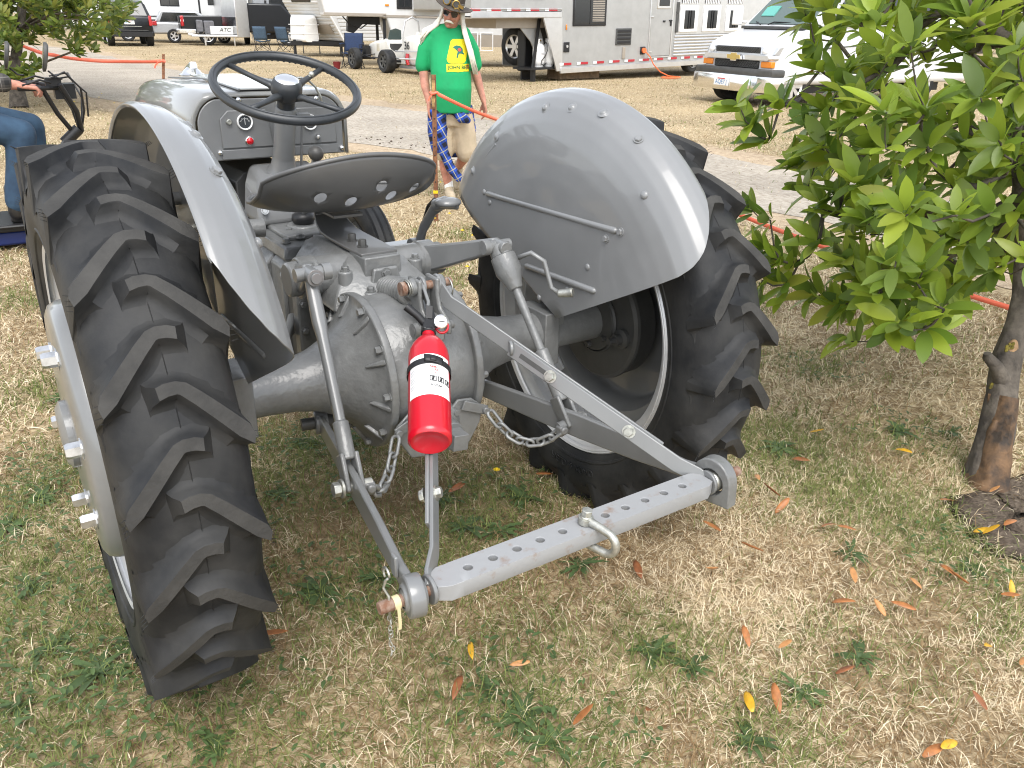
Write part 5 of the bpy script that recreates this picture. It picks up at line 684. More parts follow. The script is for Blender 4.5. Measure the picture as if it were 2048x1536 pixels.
# ---- seat
def seatp(u,v):
    a=2*PI*u; c,s_=math.cos(a),math.sin(a); e=2.5
    k=(abs(c)**e+abs(s_)**e)**(-1/e); x=.258*c*k; y=.185*s_*k
    back=max(0,-s_); zr=1.03+.10*back**1.2-.045*max(0,s_)-.03*abs(c)**4*(s_>-.3)
    f=math.sin(v*PI/2)**.9; z=.955+(zr-.955)*(1-math.cos(v*PI/2))**.85+ (0)
    return V((x*f,.34+y*f,z-.018))
b=B(); b.grid(lambda i,j:seatp(i,j),64,16); b.tube([seatp(i/64,1) for i in range(64)],.0045,8,closed=True)
seat=b.build('seat','seatp',TR,smooth=180,solid=.0035)
cut=B()
for x,z in [(-.118,1.0),(-.03,.979),(.087,.985),(.045,1.024),(.162,.997)]: cut.cyl((x,.18,z),(0.0,1,.12),.0165,.12,24)
co=cut.build('cutter','seatp')
bake(seat); q=seat.modifiers.new('b','BOOLEAN'); q.operation='DIFFERENCE'; q.object=co; q.solver='EXACT'; bake(seat); bpy.data.objects.remove(co)
b=B(); pts=[(0,-.045,.8945),(0,.06,.8945),(0,.18,.8945),(0,.235,.898),(0,.275,.912),(0,.298,.935),(0,.29,.951),(0,.25,.957),(0,.15,.956)]
rings=[]
for i,pp in enumerate(pts): 
    wd=[.052,.056,.056,.055,.05,.046,.046,.046,.044][i]; p0=V(pts[max(0,i-1)]); p1=V(pts[min(len(pts)-1,i+1)]); t=(p1-p0).normalized(); n=V((1,0,0)).cross(t)
    rings.append([V(pp)+V((x*wd,0,0))+n*y*.0045 for x,y in ((-1,-1),(1,-1),(1,1),(-1,1))])
b.loft(rings); sp=b.build('seat_spring','seatp',TR,bevel=.002,smooth=40); sp.location=(0,.165,-.033)
for x,y in [(-.015,.10),(-.017,.026)]: bolt(sp,(x,y,.899),(0,0,1),.0115,.02,'darkc')
# ---- steering
N=V((0,-.375,.927)).normalized(); HC=V((0,.74,1.226)); ux=V((1,0,0)); uy=N.cross(ux)
b=B(); b.tube([HC+N*.01+(ux*math.cos(a)+uy*math.sin(a))*.212 for a in [2*PI*k/72 for k in range(72)]],.0135,12,closed=True)
b.tube([HC+N*.023+(ux*math.cos(a)+uy*math.sin(a))*.212 for a in [2*PI*k/72 for k in range(72)]],.003,6,closed=True)
for k in range(72):
    a=2*PI*(k+.5)/72; p=HC+N*.0+(ux*math.cos(a)+uy*math.sin(a))*.21; b.ball(p,(.0058,.0058,.0058),6,5)
sw=b.build('steering_wheel','wheelp',TR,smooth=180)
for k in range(4):
    a=R(38+90*k); dr=ux*math.cos(a)+uy*math.sin(a); b=B(); b.tube([HC-N*.012+dr*.03,HC-N*.004+dr*.06,HC+N*.0+dr*.13,HC+N*.006+dr*.205],[.016,.011,.0085,.0095],12,sq=(1.15,.9)); b.build('spoke','wheelp',sw,smooth=180)
b=B(); b.lathe([(.0,.034),(.034,.034),(.041,.028),(.047,.012),(.046,-.01),(.036,-.024),(.027,-.034),(.026,-.06),(0,-.06)],HC,N,36); b.build('wheel_hub','wheelp',sw,smooth=35)
b=B(); b.lathe([(0,.041),(.02,.0405),(.033,.037),(.036,.033)],HC,N,32); b.build('hub_cap','chrome',sw,smooth=180)
CB=HC-N*.225
b=B(); b.tube([HC-N*.055,HC-N*.06,CB-N*.06],[.03,.0325,.034],28)
b.lathe([(.034,0),(.04,-.035),(.055,-.06),(.085,-.085),(.115,-.11)],CB,N,36); b.build('steering_column','dash',TR,smooth=40)
b=B(); b.loft([[(-.125,.52,.835),(.13,.52,.835),(.13,.70,.835),(-.125,.70,.835)],[(-.11,.55,.92),(.12,.55,.92),(.13,.70,.95),(-.11,.70,.95)],[(-.08,.60,.985),(.10,.60,.985),(.12,.70,1.01),(-.09,.70,1.01)]]); sb=b.build('steering_box','dash',TR,bevel=.02,seg=3); sb.location=(0,.225,-.02)
for s in (-1,1): bolt(sb,(s*.10,.53,.885),(s*.3,-1,.2),.009,.022,'zinc')
# throttle lever and quadrant, rod
b=B(); b.tube([HC-N*.05+V((.02,.02,0)),HC-N*.03+V((.07,.06,.03)),HC-N*.02+V((.105,.06,.055))],.005,8); b.ball(HC-N*.02+V((.108,.06,.058)),.009); 
b.tube([HC-N*.06+V((.05+.075*math.cos(t)+.02,.07,.0+.085*math.sin(t))) for t in [R(200-20*k) for k in range(11)]],.007,8,sq=(1,.5)); b.build('throttle_lever','galv',TR,smooth=180)
b=B(); b.tube([HC-N*.09+V((.052,-.01,.01)),CB-N*.05+V((.05,-.03,0))],.0045,8); b.box(HC-N*.085+V((.05,-.01,0)),(.045,.03,.016)); b.build('throttle_rod','dash',TR,bevel=.002)
# ---- dash and hood
def hoodring(y,wd,zt,zb,rc=.07,n=8):
    pts=[(-wd,y,zb)]
    for k in range(n+1): a=PI-PI/2*k/n; pts.append((-wd+rc+rc*math.cos(a),y,zt-rc+rc*math.sin(a)-.0))
    for k in range(n+1): a=PI/2-PI/2*k/n; pts.append((wd-rc+rc*math.cos(a),y,zt-rc+rc*math.sin(a)))
    pts.append((wd,y,zb)); 
    return [V((x,yy,z+.03*(1-(x/wd)**2)*(z>zt-.03))) for x,yy,z in pts]
b=B(); 
H=[(.90,.245,1.182,1.008),(.905,.256,1.19,1.002),(.93,.263,1.195,.998),(1.15,.266,1.20,.985),(1.4,.262,1.197,.975),(1.65,.252,1.187,.965),(1.86,.238,1.17,.955),(1.98,.222,1.15,.93),(2.04,.19,1.12,.88)]
b.loft([hoodring(y,wd,zt,zb) for y,wd,zt,zb in H],False,False)
hood=b.build('bonnet','hoodp',TR,smooth=50,solid=.004)
b=B(); nf=[(x*.7,1.905,z) for x,_,z in hoodring(1.9,.18,1.12,.55)]; b.loft([hoodring(2.02,.20,1.13,.5),hoodring(2.055,.16,1.09,.52)]); b.build('grille_shell','hoodp',hood,bevel=.01)
for s in (-1,1): b=B(); b.tube([(s*.095,.91,1.217),(s*.095,1.3,1.226),(s*.09,1.9,1.193)],.0035,6); b.build('panel_seam','dash',hood)
b=B(); b.loft([[(-.092,.92,1.214),(.092,.92,1.214),(.092,1.55,1.22),(-.092,1.55,1.22)],[(-.090,.922,1.2195),(.090,.922,1.2195),(.090,1.545,1.2255),(-.090,1.545,1.2255)]]); b.build('tank_lid','hoodp',hood,bevel=.004)
b=B(); b.lathe([(.05,0),(.052,.006),(.04,.012),(.034,.02),(.018,.034),(0,.036)],(0,1.886,1.198),(0,0,1),30); fc=b.build('filler_cap','chrome',hood,smooth=40)
b=B(); b.loft([[(-.016,1.84,1.228),(.016,1.84,1.228),(.016,1.95,1.222),(-.016,1.95,1.222)],[(-.012,1.845,1.255),(.012,1.845,1.255),(.008,1.93,1.235),(-.008,1.93,1.235)]]); b.build('cap_grip','chrome',fc,bevel=.003)
b=B(); rr=hoodring(.897,.238,1.178,1.005,.06); b.prism(rr,(0,.006,0)); dash=b.build('dashboard','dash',TR,bevel=.003)
DY=.896
for x0,x1,inv in [(-.175,-.005,0),(.062,.217,1)]:
    c=.025; P=[(x0+.004*(1-inv),DY,1.042),(x1-.004*inv,DY,1.042),(x1-(.018 if not inv else .008),DY,1.158-(c if inv else 0)),(x1-(.03 if inv else .018),DY,1.158),(x0+(.03 if not inv else .014),DY,1.158),(x0+(.004 if not inv else .014),DY,1.158-(c if not inv else 0))]
    b=B(); b.prism(P,(0,-.006,0)); b.build('gauge_panel','dash',dash,bevel=.003)
    b=B(); b.box(((x0+x1)/2,DY-.001,1.023),(x1-x0,.006,.03)); b.build('lower_strip','dash',dash,bevel=.002)
FY=DY-.007
def gauge(x,z,r=.0225):
    b=B(); b.lathe([(r,.0),(r,.006),(r*.93,.009),(r*.82,.007),(r*.8,.004)],(x,FY,z),(0,-1,0),32); g=b.build('gauge','white',dash,smooth=40)
    b=B(); b.cyl((x,FY-.002,z),(0,1,0),r*.82,.003,28); b.build('dial','glass',g)
    b=B()
    for k in range(13):
        a=R(160-140*k/12); c,s_=math.cos(a),math.sin(a); k2=.68 if k%3==0 else .6; b.bar((x+r*.5*c,FY-.0042,z-.003+r*.5*s_),(x+r*k2*c,FY-.0042,z-.003+r*k2*s_),(0,1,0),.0008,.0008)
    b.bar((x,FY-.0045,z-.008),(x,FY-.0045,z+r*.45),(1,0,0),.0012,.0008); b.build('scale','white',g,smooth=0)
    return g
gauge(-.095,1.122,.025); gauge(.12,1.112,.025)
b=B(); b.lathe([(.0135,0),(.0135,.004),(.011,.006)],(-.086,FY,1.063),(0,-1,0),24); rl=b.build('warning_lamp','chrome',dash)
b=B(); b.lathe([(.0115,.004),(.0115,.009),(.008,.013),(0,.0145)],(-.086,FY,1.063),(0,-1,0),24); b.build('lamp_lens','redl',rl,smooth=180)
b=B(); b.lathe([(.0085,0),(.0085,.008),(.006,.009),(.005,.006),(0,.006)],(-.145,FY,1.124),(0,-1,0),20); b.build('key_switch','galv',dash)
b=B(); b.lathe([(.009,0),(.009,.01),(.006,.016),(0,.017)],(.142,FY,1.065),(0,-1,0),20); b.build('starter_knob','chrome',dash,smooth=40)
for x,z in [(-.18,1.031),(.229,1.022),(-.105,1.188),(.15,1.185)]: rivet(dash,(x,DY-.001,z),(0,-1,0),.0085,.008,'chrome','screw')
# engine and front end
b=B(); rbox(b,.12,.98,1.75,.42,.95,.03); rbox(b,.15,1.0,1.4,.55,.75,.03); b.box((-.17,1.2,.85),(.12,.3,.12)); b.tube([(-.15,.98,.90),(-.19,1.1,.92),(-.19,1.5,.93)],.02,10); b.tube([(-.17,.96,.86),(-.2,1.1,.80),(-.16,1.4,.7)],.012,8); b.build('engine','darkc',TR,bevel=.01)
b=B(); b.tube([(-.24,.66,.84),(-.14,.655,.835)],.028,18); b.build('clutch_housing','cast',TR)
for s in (-1,1):
    b=B(); b.bar((0,1.78,.42),(s*.60,1.78,.38),(0,0,1),.07,.05); b.tube([(s*.58,1.78,.5),(s*.58,1.78,.30)],.025,14); b.build('front_axle','paint',TR,bevel=.004)
    b=B(); b.tube([(s*.18,.9,.46),(s*.56,1.76,.40)],.016,10); b.build('radius_rod','darkc',TR)
    o=(s*.66,1.78,.335); b=B(); b.lathe([(.03,-.03),(.19,-.03),(.205,.0),(.19,.03),(.03,.03)],o,(1,0,0),40); b.lathe([(.24,-.05),(.243,-.054),(.23,-.045),(.215,-.02),(.205,0),(.215,.02),(.23,.045),(.243,.054),(.24,.05)],o,(1,0,0),48); fw=b.build('front_wheel','paint',TR,smooth=30)
    b=B(); b.lathe([(.238,-.048),(.26,-.06),(.29,-.062),(.315,-.053),(.328,-.04),(.322,-.034),(.33,-.028),(.333,-.006),(.327,0),(.333,.006),(.33,.028),(.322,.034),(.328,.04),(.315,.053),(.29,.062),(.26,.06),(.238,.048)],o,(1,0,0),56); b.build('tyre','rubber',fw,smooth=40)
# pedals, footboard, levers
b=B(); b.tube([(.3,.485,.75),(.3,.44,.83),(.3,.37,.90),(.3,.33,.925)],[.016,.014,.013,.015],10,sq=(.7,1.5)); b.ball((.315,.305,.932),(.042,.034,.016),16,8); b.tube([(.29,.345,.918),(.305,.31,.932),(.345,.295,.925)],[.018,.02,.016],12); b.cyl((.3,.49,.755),(1,0,0),.032,.045,18); b.box((.27,.52,.745),(.12,.16,.02)); b.build('brake_pedal','paint',TR,bevel=.006,seg=3)
b=B(); b.tube([(.33,.53,.74),(.34,.52,.82),(.335,.47,.89),(.32,.40,.925)],.006,8); b.build('pedal_rod','blk',TR)
for s in (-1,1): b=B(); b.tube([(s*.155,.42,.62),(s*.36,-.02,.62)],.012,10); b.build('axle_brace','paint',TR)
b=B(); b.bar((-.16,.40,.60),(-.28,.26,.60),(0,0,1),.05,.008); b.build('step_bracket','paint',TR,bevel=.002)
# linch pin, tape and little chain at the left drawbar pin
P0=V((-.425,-.788,.512))
b=B(); b.tube([P0+V((0,.0,.055)),P0+V((0,.01,.045)),P0+V((-.004,.012,.03)),P0+V((0,0,.018)),P0+V((0,0,-.03))],.0025,8); b.tube([P0+V((.0,.012*math.cos(a)+.005,.062+.012*math.sin(a))) for a in [R(-60+30*k) for k in range(9)]],.0022,6); lp=b.build('linch_pin','galv',TR,smooth=180)
b=B(); b.lathe([(.0125,-.006),(.0128,.006)],P0+V((.012,0,0)),(1,0,0),20); b.strip([P0+V((.012,-.012,.0)),P0+V((.012,-.015,-.035)),P0+V((.012,-.013,-.05))],(0,0.1,0) if False else (1,0,0),.006,.001); b.build('tape_tag','ivory',lp)
for i in range(9):
    put('chain_link','sch',lambda:meshof(B().tube([(.0035*math.cos(a),0,.0055*math.sin(a)) for a in [2*PI*k/12 for k in range(12)]],.0011,6,closed=True),'galv',smooth=180),lp,P0+V((.002*math.sin(i*2.),.002*math.cos(i*1.3),-.03-.0095*i)),(.25*math.sin(i),.2*math.cos(i),1),(PI/2)*(i%2)+.3*i)
b=B(); b.box((-.378,-.715,.53),(.008,.02,.045)); b.build('linch_catch','paint',TR,bevel=.003)
# ---- shackle on the drawbar (its own thing)
SH=thing('shackle','galvanised bow shackle bolted through a middle hole of the drawbar','shackle',(0,-.788,.512))
b=B(); pts=[]
for k in range(17):
    a=-PI/2+PI*k/16; pts.append((0,-.052-.025*math.cos(a),.0245*math.sin(a)))
pts=[(0,-.002,-.026),(0,-.03,-.026)]+pts+[(0,-.03,.026),(0,-.002,.026)]
b.tube([(x+.0,y,z*1.0) for x,y,z in pts],[.010,.0085]+[.0085]*17+[.0085,.010],12); 
for z in (-.026,.026): b.cyl((0,0,z),(0,0,1),.0155,.013,18)
b.build('bow','galv',SH,smooth=50)
b=B(); b.cyl((0,0,.005),(0,0,1),.008,.075,14); b.tube([(0,0,.036),(0,0,.050)],[.0115,.0115],6); b.cyl((0,0,.034),(0,0,1),.012,.005,16); b.build('pin','galv',SH,bevel=.0015)
SH.rotation_euler=(R(6),0,R(16))
# ---- fire extinguisher strapped to the left stay
top=V((-.010,-.135,.842)); bot=V((-.346,-.788,.512)); d=(bot-top).normalized()
vdir=V((-.45,-.79,.42)); nrm=(V((0,-.35,1))); nrm=(nrm-d*nrm.dot(d)).normalized()
EX=thing('fire_extinguisher','red dry chemical fire extinguisher strapped upside along the rear stay','fire extinguisher',(0,0,0))
d2=(d+V((.0,.03,-.03))).normalized(); K=1.17; base=top+d*.52+nrm*.055-R2*.0; L=.262; rB=.0435
b=B(); b.lathe([(0,.012),(.029,.003),(.0335,.0),(.038,-.001),(rB,.004),(rB,.012),(rB,L-.045),(rB*.96,L-.03),(rB*.82,L-.012),(rB*.6,L+.003),(.0145,L+.013),(.0138,L+.026),(0,L+.026)],base,-d2,44); cy=b.build('cylinder','red',EX,smooth=50)
nk=base-d2*(L+.026); sx=d2.cross(nrm).normalized()
EXF=(base,d2,nrm,sx,rB,L)
def cylpt(u,h,r):  # angle u (0 = facing out along nrm), height h above base
    return base-d2*h+(nrm*math.cos(u)+sx*math.sin(u))*r
# which way is the camera side
cs=V((-1.06,-2.0,1.426))-base; cs=cs-d2*cs.dot(d2); UC=math.atan2(cs.dot(sx),cs.dot(nrm))
SG=1 if (-d2).cross(cs).dot(R2)<0 else -1
def onlabel(x,y): return cylpt(UC+SG*(x*K/rB),y*K,rB+.0012)
b=B(); b.grid(lambda i,j:cylpt(UC+SG*(-1.0+2.2*i),.084+.108*j,rB+.0006),24,3); lab=b.build('label','white',EX,smooth=180)
def ltext(body,size,mt,x,y,name='print',shear=0,bold=0,align='LEFT'):
    return text(body,size,mt,lab,name,(0,0,0),(1,0,0),(0,1,0),align,.0001,lambda c:onlabel(x+c.x,y+c.y)+ (onlabel(x+c.x,y+c.y)-(base-d2*(y+c.y)*K)).normalized()*(c.z),shear,bold)
for k in range(13):
    yy=.131-.0034*k
    if k in (4,9): continue
    bb=B(); bb.grid(lambda i,j:onlabel(-.033+.031*i,yy+.0012*j),6,1); bb.build('print_line','greyink',lab,smooth=0)
ltext('PASS',.006,'redink',.003,.1335,bold=.0002); ltext('FIRE',.0075,'redink',.006,.127); ltext('1-A',.006,'redink',.006,.1195); ltext('10-B:C',.005,'greyink',.018,.1195)
for x in (.003,.0175,.032):
    bb=B()
    for (x0,y0,x1,y1) in [(0,0,.012,.0016),(0,.0104,.012,.012),(0,0,.0016,.012),(.0104,0,.012,.012)]: bb.grid(lambda i,j:onlabel(x+x0+(x1-x0)*i,.1015+y0+(y1-y0)*j),3,1)
    bb.grid(lambda i,j:onlabel(x+.003+.004*i+.002*j,.1035+.0075*j),2,2); bb.grid(lambda i,j:onlabel(x+.004+.005*i,.1105+.001*j),2,1); bb.build('pictogram','ink',lab,smooth=0)
ltext('Kidde',.0085,'ink',.004,.093,shear=.3)
b=B(); b.lathe([(rB+.003,.166),(rB+.003,.180)],base,-d2,44); b.lathe([(rB+.0015,.166),(rB+.003,.166)],base,-d2,44); b.lathe([(rB+.003,.180),(rB+.0015,.180)],base,-d2,44); stp=b.build('strap','blk',EX,smooth=40)
bb=B(); bb.grid(lambda i,j:cylpt(UC+SG*(-.15+.85*i),.163+.018*j+.006*(1-i),rB+.0045),8,2); bb.grid(lambda i,j:cylpt(UC+SG*(.12+.25*i),.168+.010*j,rB+.0075),4,2); bb.build('strap_buckle','blk',stp,solid=.002)
b=B(); b.tube([nk,nk-d2*.012],[.017,.016],18); b.box(nk-d2*.018,(.028,.03,.03),Mx((sx,nrm,-d2)).transposed()); 
hd=nk-d2*.02
vl=b.build('valve','blk',EX,bevel=.003)
lf=(-R2+U2*.75).normalized()
b=B(); b.tube([hd,hd+lf*.03+nrm*.01,hd+lf*.062+nrm*.012],[.009,.0085,.0095],14); b.build('nozzle','blk',vl,smooth=50)
b=B(); b.strip([hd+R2*.0-d2*.005,hd-d2*.03+R2*.01,hd-d2*.052+R2*.004],sx,.016,.004); b.strip([hd-d2*.015+nrm*.012,hd-d2*.045+nrm*.022],sx,.016,.003); b.build('lever','blk',vl,bevel=.001)
gp=hd+R2*.024+nrm*.014+U2*.002; gd=(V((-1.06,-2,1.426))-gp).normalized(); gd=(gd+R2*.35+U2*.25).normalized()
b=B(); b.lathe([(.0,-.012),(.014,-.01),(.0155,0),(.0155,.007),(.0132,.0085),(.013,.005)],gp,gd,28); gg=b.build('pressure_gauge','chrome',vl,smooth=40)
b=B(); b.lathe([(0,.0055),(.013,.0055)],gp,gd,24); b.build('dial','white',gg); 
u_,v_,_=basis(gd); b=B(); b.bar(gp+gd*.006-u_*.006,gp+gd*.006+u_*.009,v_,.002,.0008); b.build('needle','ink',gg)
b=B(); b.tube([hd+R2*.03+(R2*.013*math.cos(a)+U2*.013*math.sin(a))+nrm*.002 for a in [2*PI*k/16 for k in range(16)]],.003,8,closed=True); b.build('pull_ring','red',vl,smooth=180)
# ================================================================ vehicles and campers across the track
M['wpaint']=mat('white_vehicle_paint',(.62,.63,.64),.3,var=(2,.03),coat=.5)
M['rvw']=mat('white_fibreglass',(.60,.60,.585),.4,var=(1.5,.05),coat=.2)
M['rvtan']=mat('tan_skirt',(.33,.29,.24),.5,var=(3,.06))
M['alu']=mat('aluminium_skin',(.40,.40,.388),.42,metal=.35,var=(3,.06))
M['alub']=mat('bright_aluminium',(.66,.66,.66),.3,metal=.8,var=(6,.04))
M['gpaint']=mat('silver_grey_skin',(.30,.31,.32),.35,var=(2,.05),coat=.4)
M['kpaint']=mat('black_vehicle_paint',(.010,.011,.013),.3,coat=.3,spec=.3)
M['spaint']=mat('silver_vehicle_paint',(.42,.43,.44),.3,metal=.4,coat=.6)
M['win']=mat('dark_window_glass',(.012,.014,.016),.06,spec=.8)
M['wshield']=mat('windscreen_glass',(.10,.135,.125),.06,spec=.7)
M['lamp']=mat('headlamp_glass',(.5,.52,.54),.12,metal=.3,coat=1)
M['amber']=mat('amber_lens',(.75,.22,.01),.2,coat=.6)
M['tail']=mat('tail_lens',(.42,.01,.015),.2,coat=.8)
M['gold']=mat('gold_badge',(.52,.38,.12),.35,metal=.4)
M['plateb']=mat('plate_blue_print',(.08,.22,.45),.6)
M['navy']=mat('navy_canvas',(.015,.03,.075),.85,var=(30,.2))
M['blueg']=mat('blue_grey_canvas',(.06,.10,.15),.85,var=(30,.2))
M['tarp']=mat('grey_cover',(.13,.13,.14),.8,var=(8,.2))
M['wood']=mat('weathered_timber',(.16,.11,.065),.85,var=(9,.35))
M['orange']=mat('orange_cord',(.75,.17,.05),.6)
M['tapered']=mat('red_reflector',(.42,.02,.03),.45)
M['tapew']=mat('white_reflector',(.72,.72,.72),.45)
M['bw']=mat('beige_plastic',(.55,.48,.33),.5)
def hull(b,st,r=.08,n=3):
    """st: (y, x_centre, half width, z0, z1[, half width at top])"""
    rings=[]
    for q in st:
        y,xc,hw,z0,z1=q[:5]; ht=q[5] if len(q)>5 else hw; rr=min(r,(z1-z0)*.45)
        ring=[]
        for (cx,cz,a0,h) in [(1,0,-PI/2,hw),(1,1,0,ht),(-1,1,PI/2,ht),(-1,0,PI,hw)]:
            for k in range(n+1):
                a=a0+PI/2*k/n; ring.append((xc+cx*(h-rr)+rr*math.cos(a),y,(z1-rr if cz else z0+rr)+rr*math.sin(a)))
        rings.append(ring)
    return b.loft(rings)
def wheel(parent,c,axis,r,w,rim='silver',spokes=5,name='wheel',rr=.62):
    c=V(c); a=V(axis).normalized()
    b=B(); b.lathe([(r*rr,-w*.5),(r*.9,-w*.52),(r*.985,-w*.42),(r,-w*.2),(r,w*.2),(r*.985,w*.42),(r*.9,w*.52),(r*rr,w*.5)],c,a,36)
    t=b.build(name,'rubber',parent,smooth=40)
    b=B(); b.lathe([(0,w*.30),(r*rr*.9,w*.30)],c,a,28); b.build('rim_back','blk',t)
    b=B(); b.lathe([(r*rr*.88,w*.42),(r*rr,w*.52),(r*rr*1.02,w*.46)],c,a,36); b.cyl(c+a*w*.42,a,r*rr*.26,w*.12,16)
    u,v,_=basis(a)
    for k in range(spokes):
        an=2*PI*k/spokes; dr=u*math.cos(an)+v*math.sin(an); tn=a.cross(dr)
        b.loft([[c+a*(w*.38+z*w*.06)+dr*r*rr*q+tn*x*r*rr*ww for x,z in((-1,-1),(1,-1),(1,1),(-1,1))] for q,ww in((.1,.13),(.95,.17))])
    b.build('rim',rim,t,smooth=30); return t
def pan(parent,name,mt,x0,x1,z0,z1,y,th=.02,bevel=.0,r=0):
    b=B(); b.box(((x0+x1)/2,y,(z0+z1)/2),(x1-x0,th,z1-z0)); return b.build(name,mt,parent,bevel=bevel or min(.03,(x1-x0)*.12,(z1-z0)*.12),seg=2)
def plate(parent,x,y,z,txt,w=.30,sz=.085):
    p=pan(parent,'licence_plate','white',x-w/2,x+w/2,z-.075,z+.075,y,.012,.004)
    text(txt,sz,'plateb',p,'plate_number',(x,y-.008,z-.012),(1,0,0),(0,0,1)); b=B(); b.box((x,y-.008,z+.052),(w*.5,.002,.018)); b.build('plate_print','redink',p,smooth=0); return p
# ---- horse trailer
HT=thing('horse_trailer','long aluminium gooseneck horse trailer with red and white reflective strips','trailer',(12.6,16.2,0)); HT.rotation_euler=(0,-.021,math.atan2(.13,.99))
b=B(); hull(b,[(0,4.6,4.6,.27,2.95),(2.3,4.6,4.6,.27,2.95)],.05); b.build('body','alu',HT,smooth=30)
b=B(); hull(b,[(0.0,-1.45,1.45,1.66,2.95),(2.3,-1.45,1.45,1.66,2.95)],.05); b.build('gooseneck','alu',HT,smooth=30)
b=B(); b.box((-1.45,.0,1.585),(2.9,.05,.13)); b.box((-1.45,-.01,1.71),(2.9,.04,.02)); b.build('neck_rail','alub',HT,bevel=.006)
b=B(); b.prism([(-.62,-.012,1.52),(0.03,-.012,1.52),(.08,-.012,.25),(-.12,-.012,.25)],(0,.05,0)); b.build('neck_gusset','alub',HT,bevel=.004)
b=B(); b.prism([(-1.35,.35,1.53),(-.5,.35,1.53),(-.02,.35,.3),(-.35,.35,.3),(-.7,.35,.95)],(0,.03,0)); b.build('inner_gusset','alu',HT)
b=B(); b.box((-1.45,1.1,1.52),(2.9,2.2,.03)); b.prism([(-1.9,.3,1.5),(-.3,.3,1.5),(-.3,2.0,1.5),(-1.9,2.0,1.5)],(0,0,-.22)); b.build('neck_floor','rvtan',HT)
b=B(); b.box((4.6,-.012,.26),(9.2,.05,.13)); b.box((4.6,-.02,.335),(9.2,.03,.016)); b.build('sill_rail','alub',HT,bevel=.006)
for nm,mt,x0,x1,w0 in (('red_reflector','tapered',.25,-.3,.28),('white_reflector','tapew',.045,-.52,.14)):
    for k in range(18):
        b=B(); b.box((x0+.62*k,-.0155,.415) if k<13 else (x1-.62*(k-13),-.0155,1.695),(w0,.012,.058)); b.build(nm,mt,HT,smooth=0)
def window(parent,x0,x1,z0,z1,y,frame='blk',blind=False):
    f=pan(parent,'window',frame,x0,x1,z0,z1,y,.03,.05); pan(f,'pane','win',x0+.045,x1-.045,z0+.045,z1-.045,y-.006,.025,.03)
    b=B(); b.box(((x0+x1)/2,y-.02,(z0+z1)/2),(.03,.012,z1-z0-.09)); b.build('mullion',frame,f)
    if blind:
        b=B(); 
        for k in range(14): b.box((x0+(x1-x0)*.75,y-.018,z0+.12+(z1-z0-.2)*k/13),((x1-x0)*.36,.006,.022))
        b.build('blind','rvtan',f)
    return f
window(HT,.40,1.64,1.31,2.05,-.01,'blk',True); window(HT,-1.5,-.6,1.93,2.5,-.01)
v=pan(HT,'vent_panel','darkc',2.06,2.68,.82,1.24,-.012,.03,.03)
for k in range(4): pan(v,'louvre','blk',2.10,2.64,.86+.092*k,.925+.092*k,-.026,.02,.012)
b=B(); b.box((3.43,-.012,1.4),(.035,.03,1.9)); b.box((4.40,-.012,1.4),(.05,.03,1.9)); b.box((3.9,-.012,.47),(.95,.03,.03)); b.build('door_frame','alub',HT,bevel=.004)
d=pan(HT,'door','alu',3.46,4.37,.50,2.35,-.012,.02,.01)
f=pan(d,'door_window','alub',3.68,4.28,1.72,2.3,-.02,.03,.06); pan(f,'pane','win',3.75,4.21,1.79,2.25,-.03,.025,.04)
b=B(); b.box((4.3,-.035,1.42),(.13,.03,.03)); b.box((4.32,-.035,1.36),(.05,.03,.16)); b.box((4.02,-.03,1.4),(.10,.02,.05)); b.build('handle','blk',d,bevel=.005)
for z in (.62,1.52): b=B(); b.box((3.50,-.03,z),(.11,.02,.035)); b.build('hinge','alub',d,bevel=.004)
b=B(); b.box((6.9,-.006,1.6),(4.6,.02,1.1)); b.build('upper_panel','alub',HT)
for k in range(7): b=B(); b.tube([(4.55,-.005,.5+.083*k),(9.2,-.005,.5+.083*k)],.036,8,sq=(.6,1)); b.build('slat','alub',HT,smooth=60)
for x0 in (4.72,5.80,6.92):
    f=pan(HT,'drop_window','white',x0,x0+.82,1.10,1.82,-.03,.05,.06); pan(f,'pane','win',x0+.17,x0+.65,1.19,1.69,-.045,.04,.04)
    b=B(); b.box((x0+.36,-.075,1.44),(.03,.02,.48)); b.box((x0+.46,-.075,1.44),(.03,.02,.48)); b.build('mullion','blk',f)
    b=B()
    for k in range(9): b.bar((x0+.06+.08*k,-.05,1.86),(x0+.12+.08*k,-.04,2.45),(1,0,0),.028,.02)
    b.build('bars','white',f); pan(f,'dark_opening','win',x0+.05,x0+.8,1.86,2.45,-.012,.03,.03)
for x,z,mt,sz in [(.18,1.29,'amber',(.045,.02,.13)),(.2,.82,'blk',(.20,.03,.24)),(2.41,.62,'rvtan',(.12,.02,.30)),(3.2,.66,'blk',(.2,.03,.2)),(4.62,1.35,'darkc',(.12,.03,.5)),(4.62,1.75,'darkc',(.12,.03,.3))]:
    b=B(); b.box((x,-.015,z),sz); b.build({'amber':'marker_light','blk':'service_hatch','rvtan':'socket_plate','darkc':'latch'}[mt],mt,HT,bevel=.012)
b=B(); b.cyl((.2,-.035,.84),(0,1,0),.035,.03,14); b.build('lock','alub',HT)
b=B(); b.box((-.45,.42,.33),(1.0,.7,.05)); b.bar((-.72,.25,.0),(-.72,.25,.35),(1,0,0),.1,.1); b.bar((-.72,.25,.35),(-.5,.25,1.6),(1,0,0),.06,.06); b.build('step_deck','blk',HT)
for x in (5.6,6.5): wheel(HT,(x,.15,.33),(0,-1,0),.35,.24)
gasd=[]
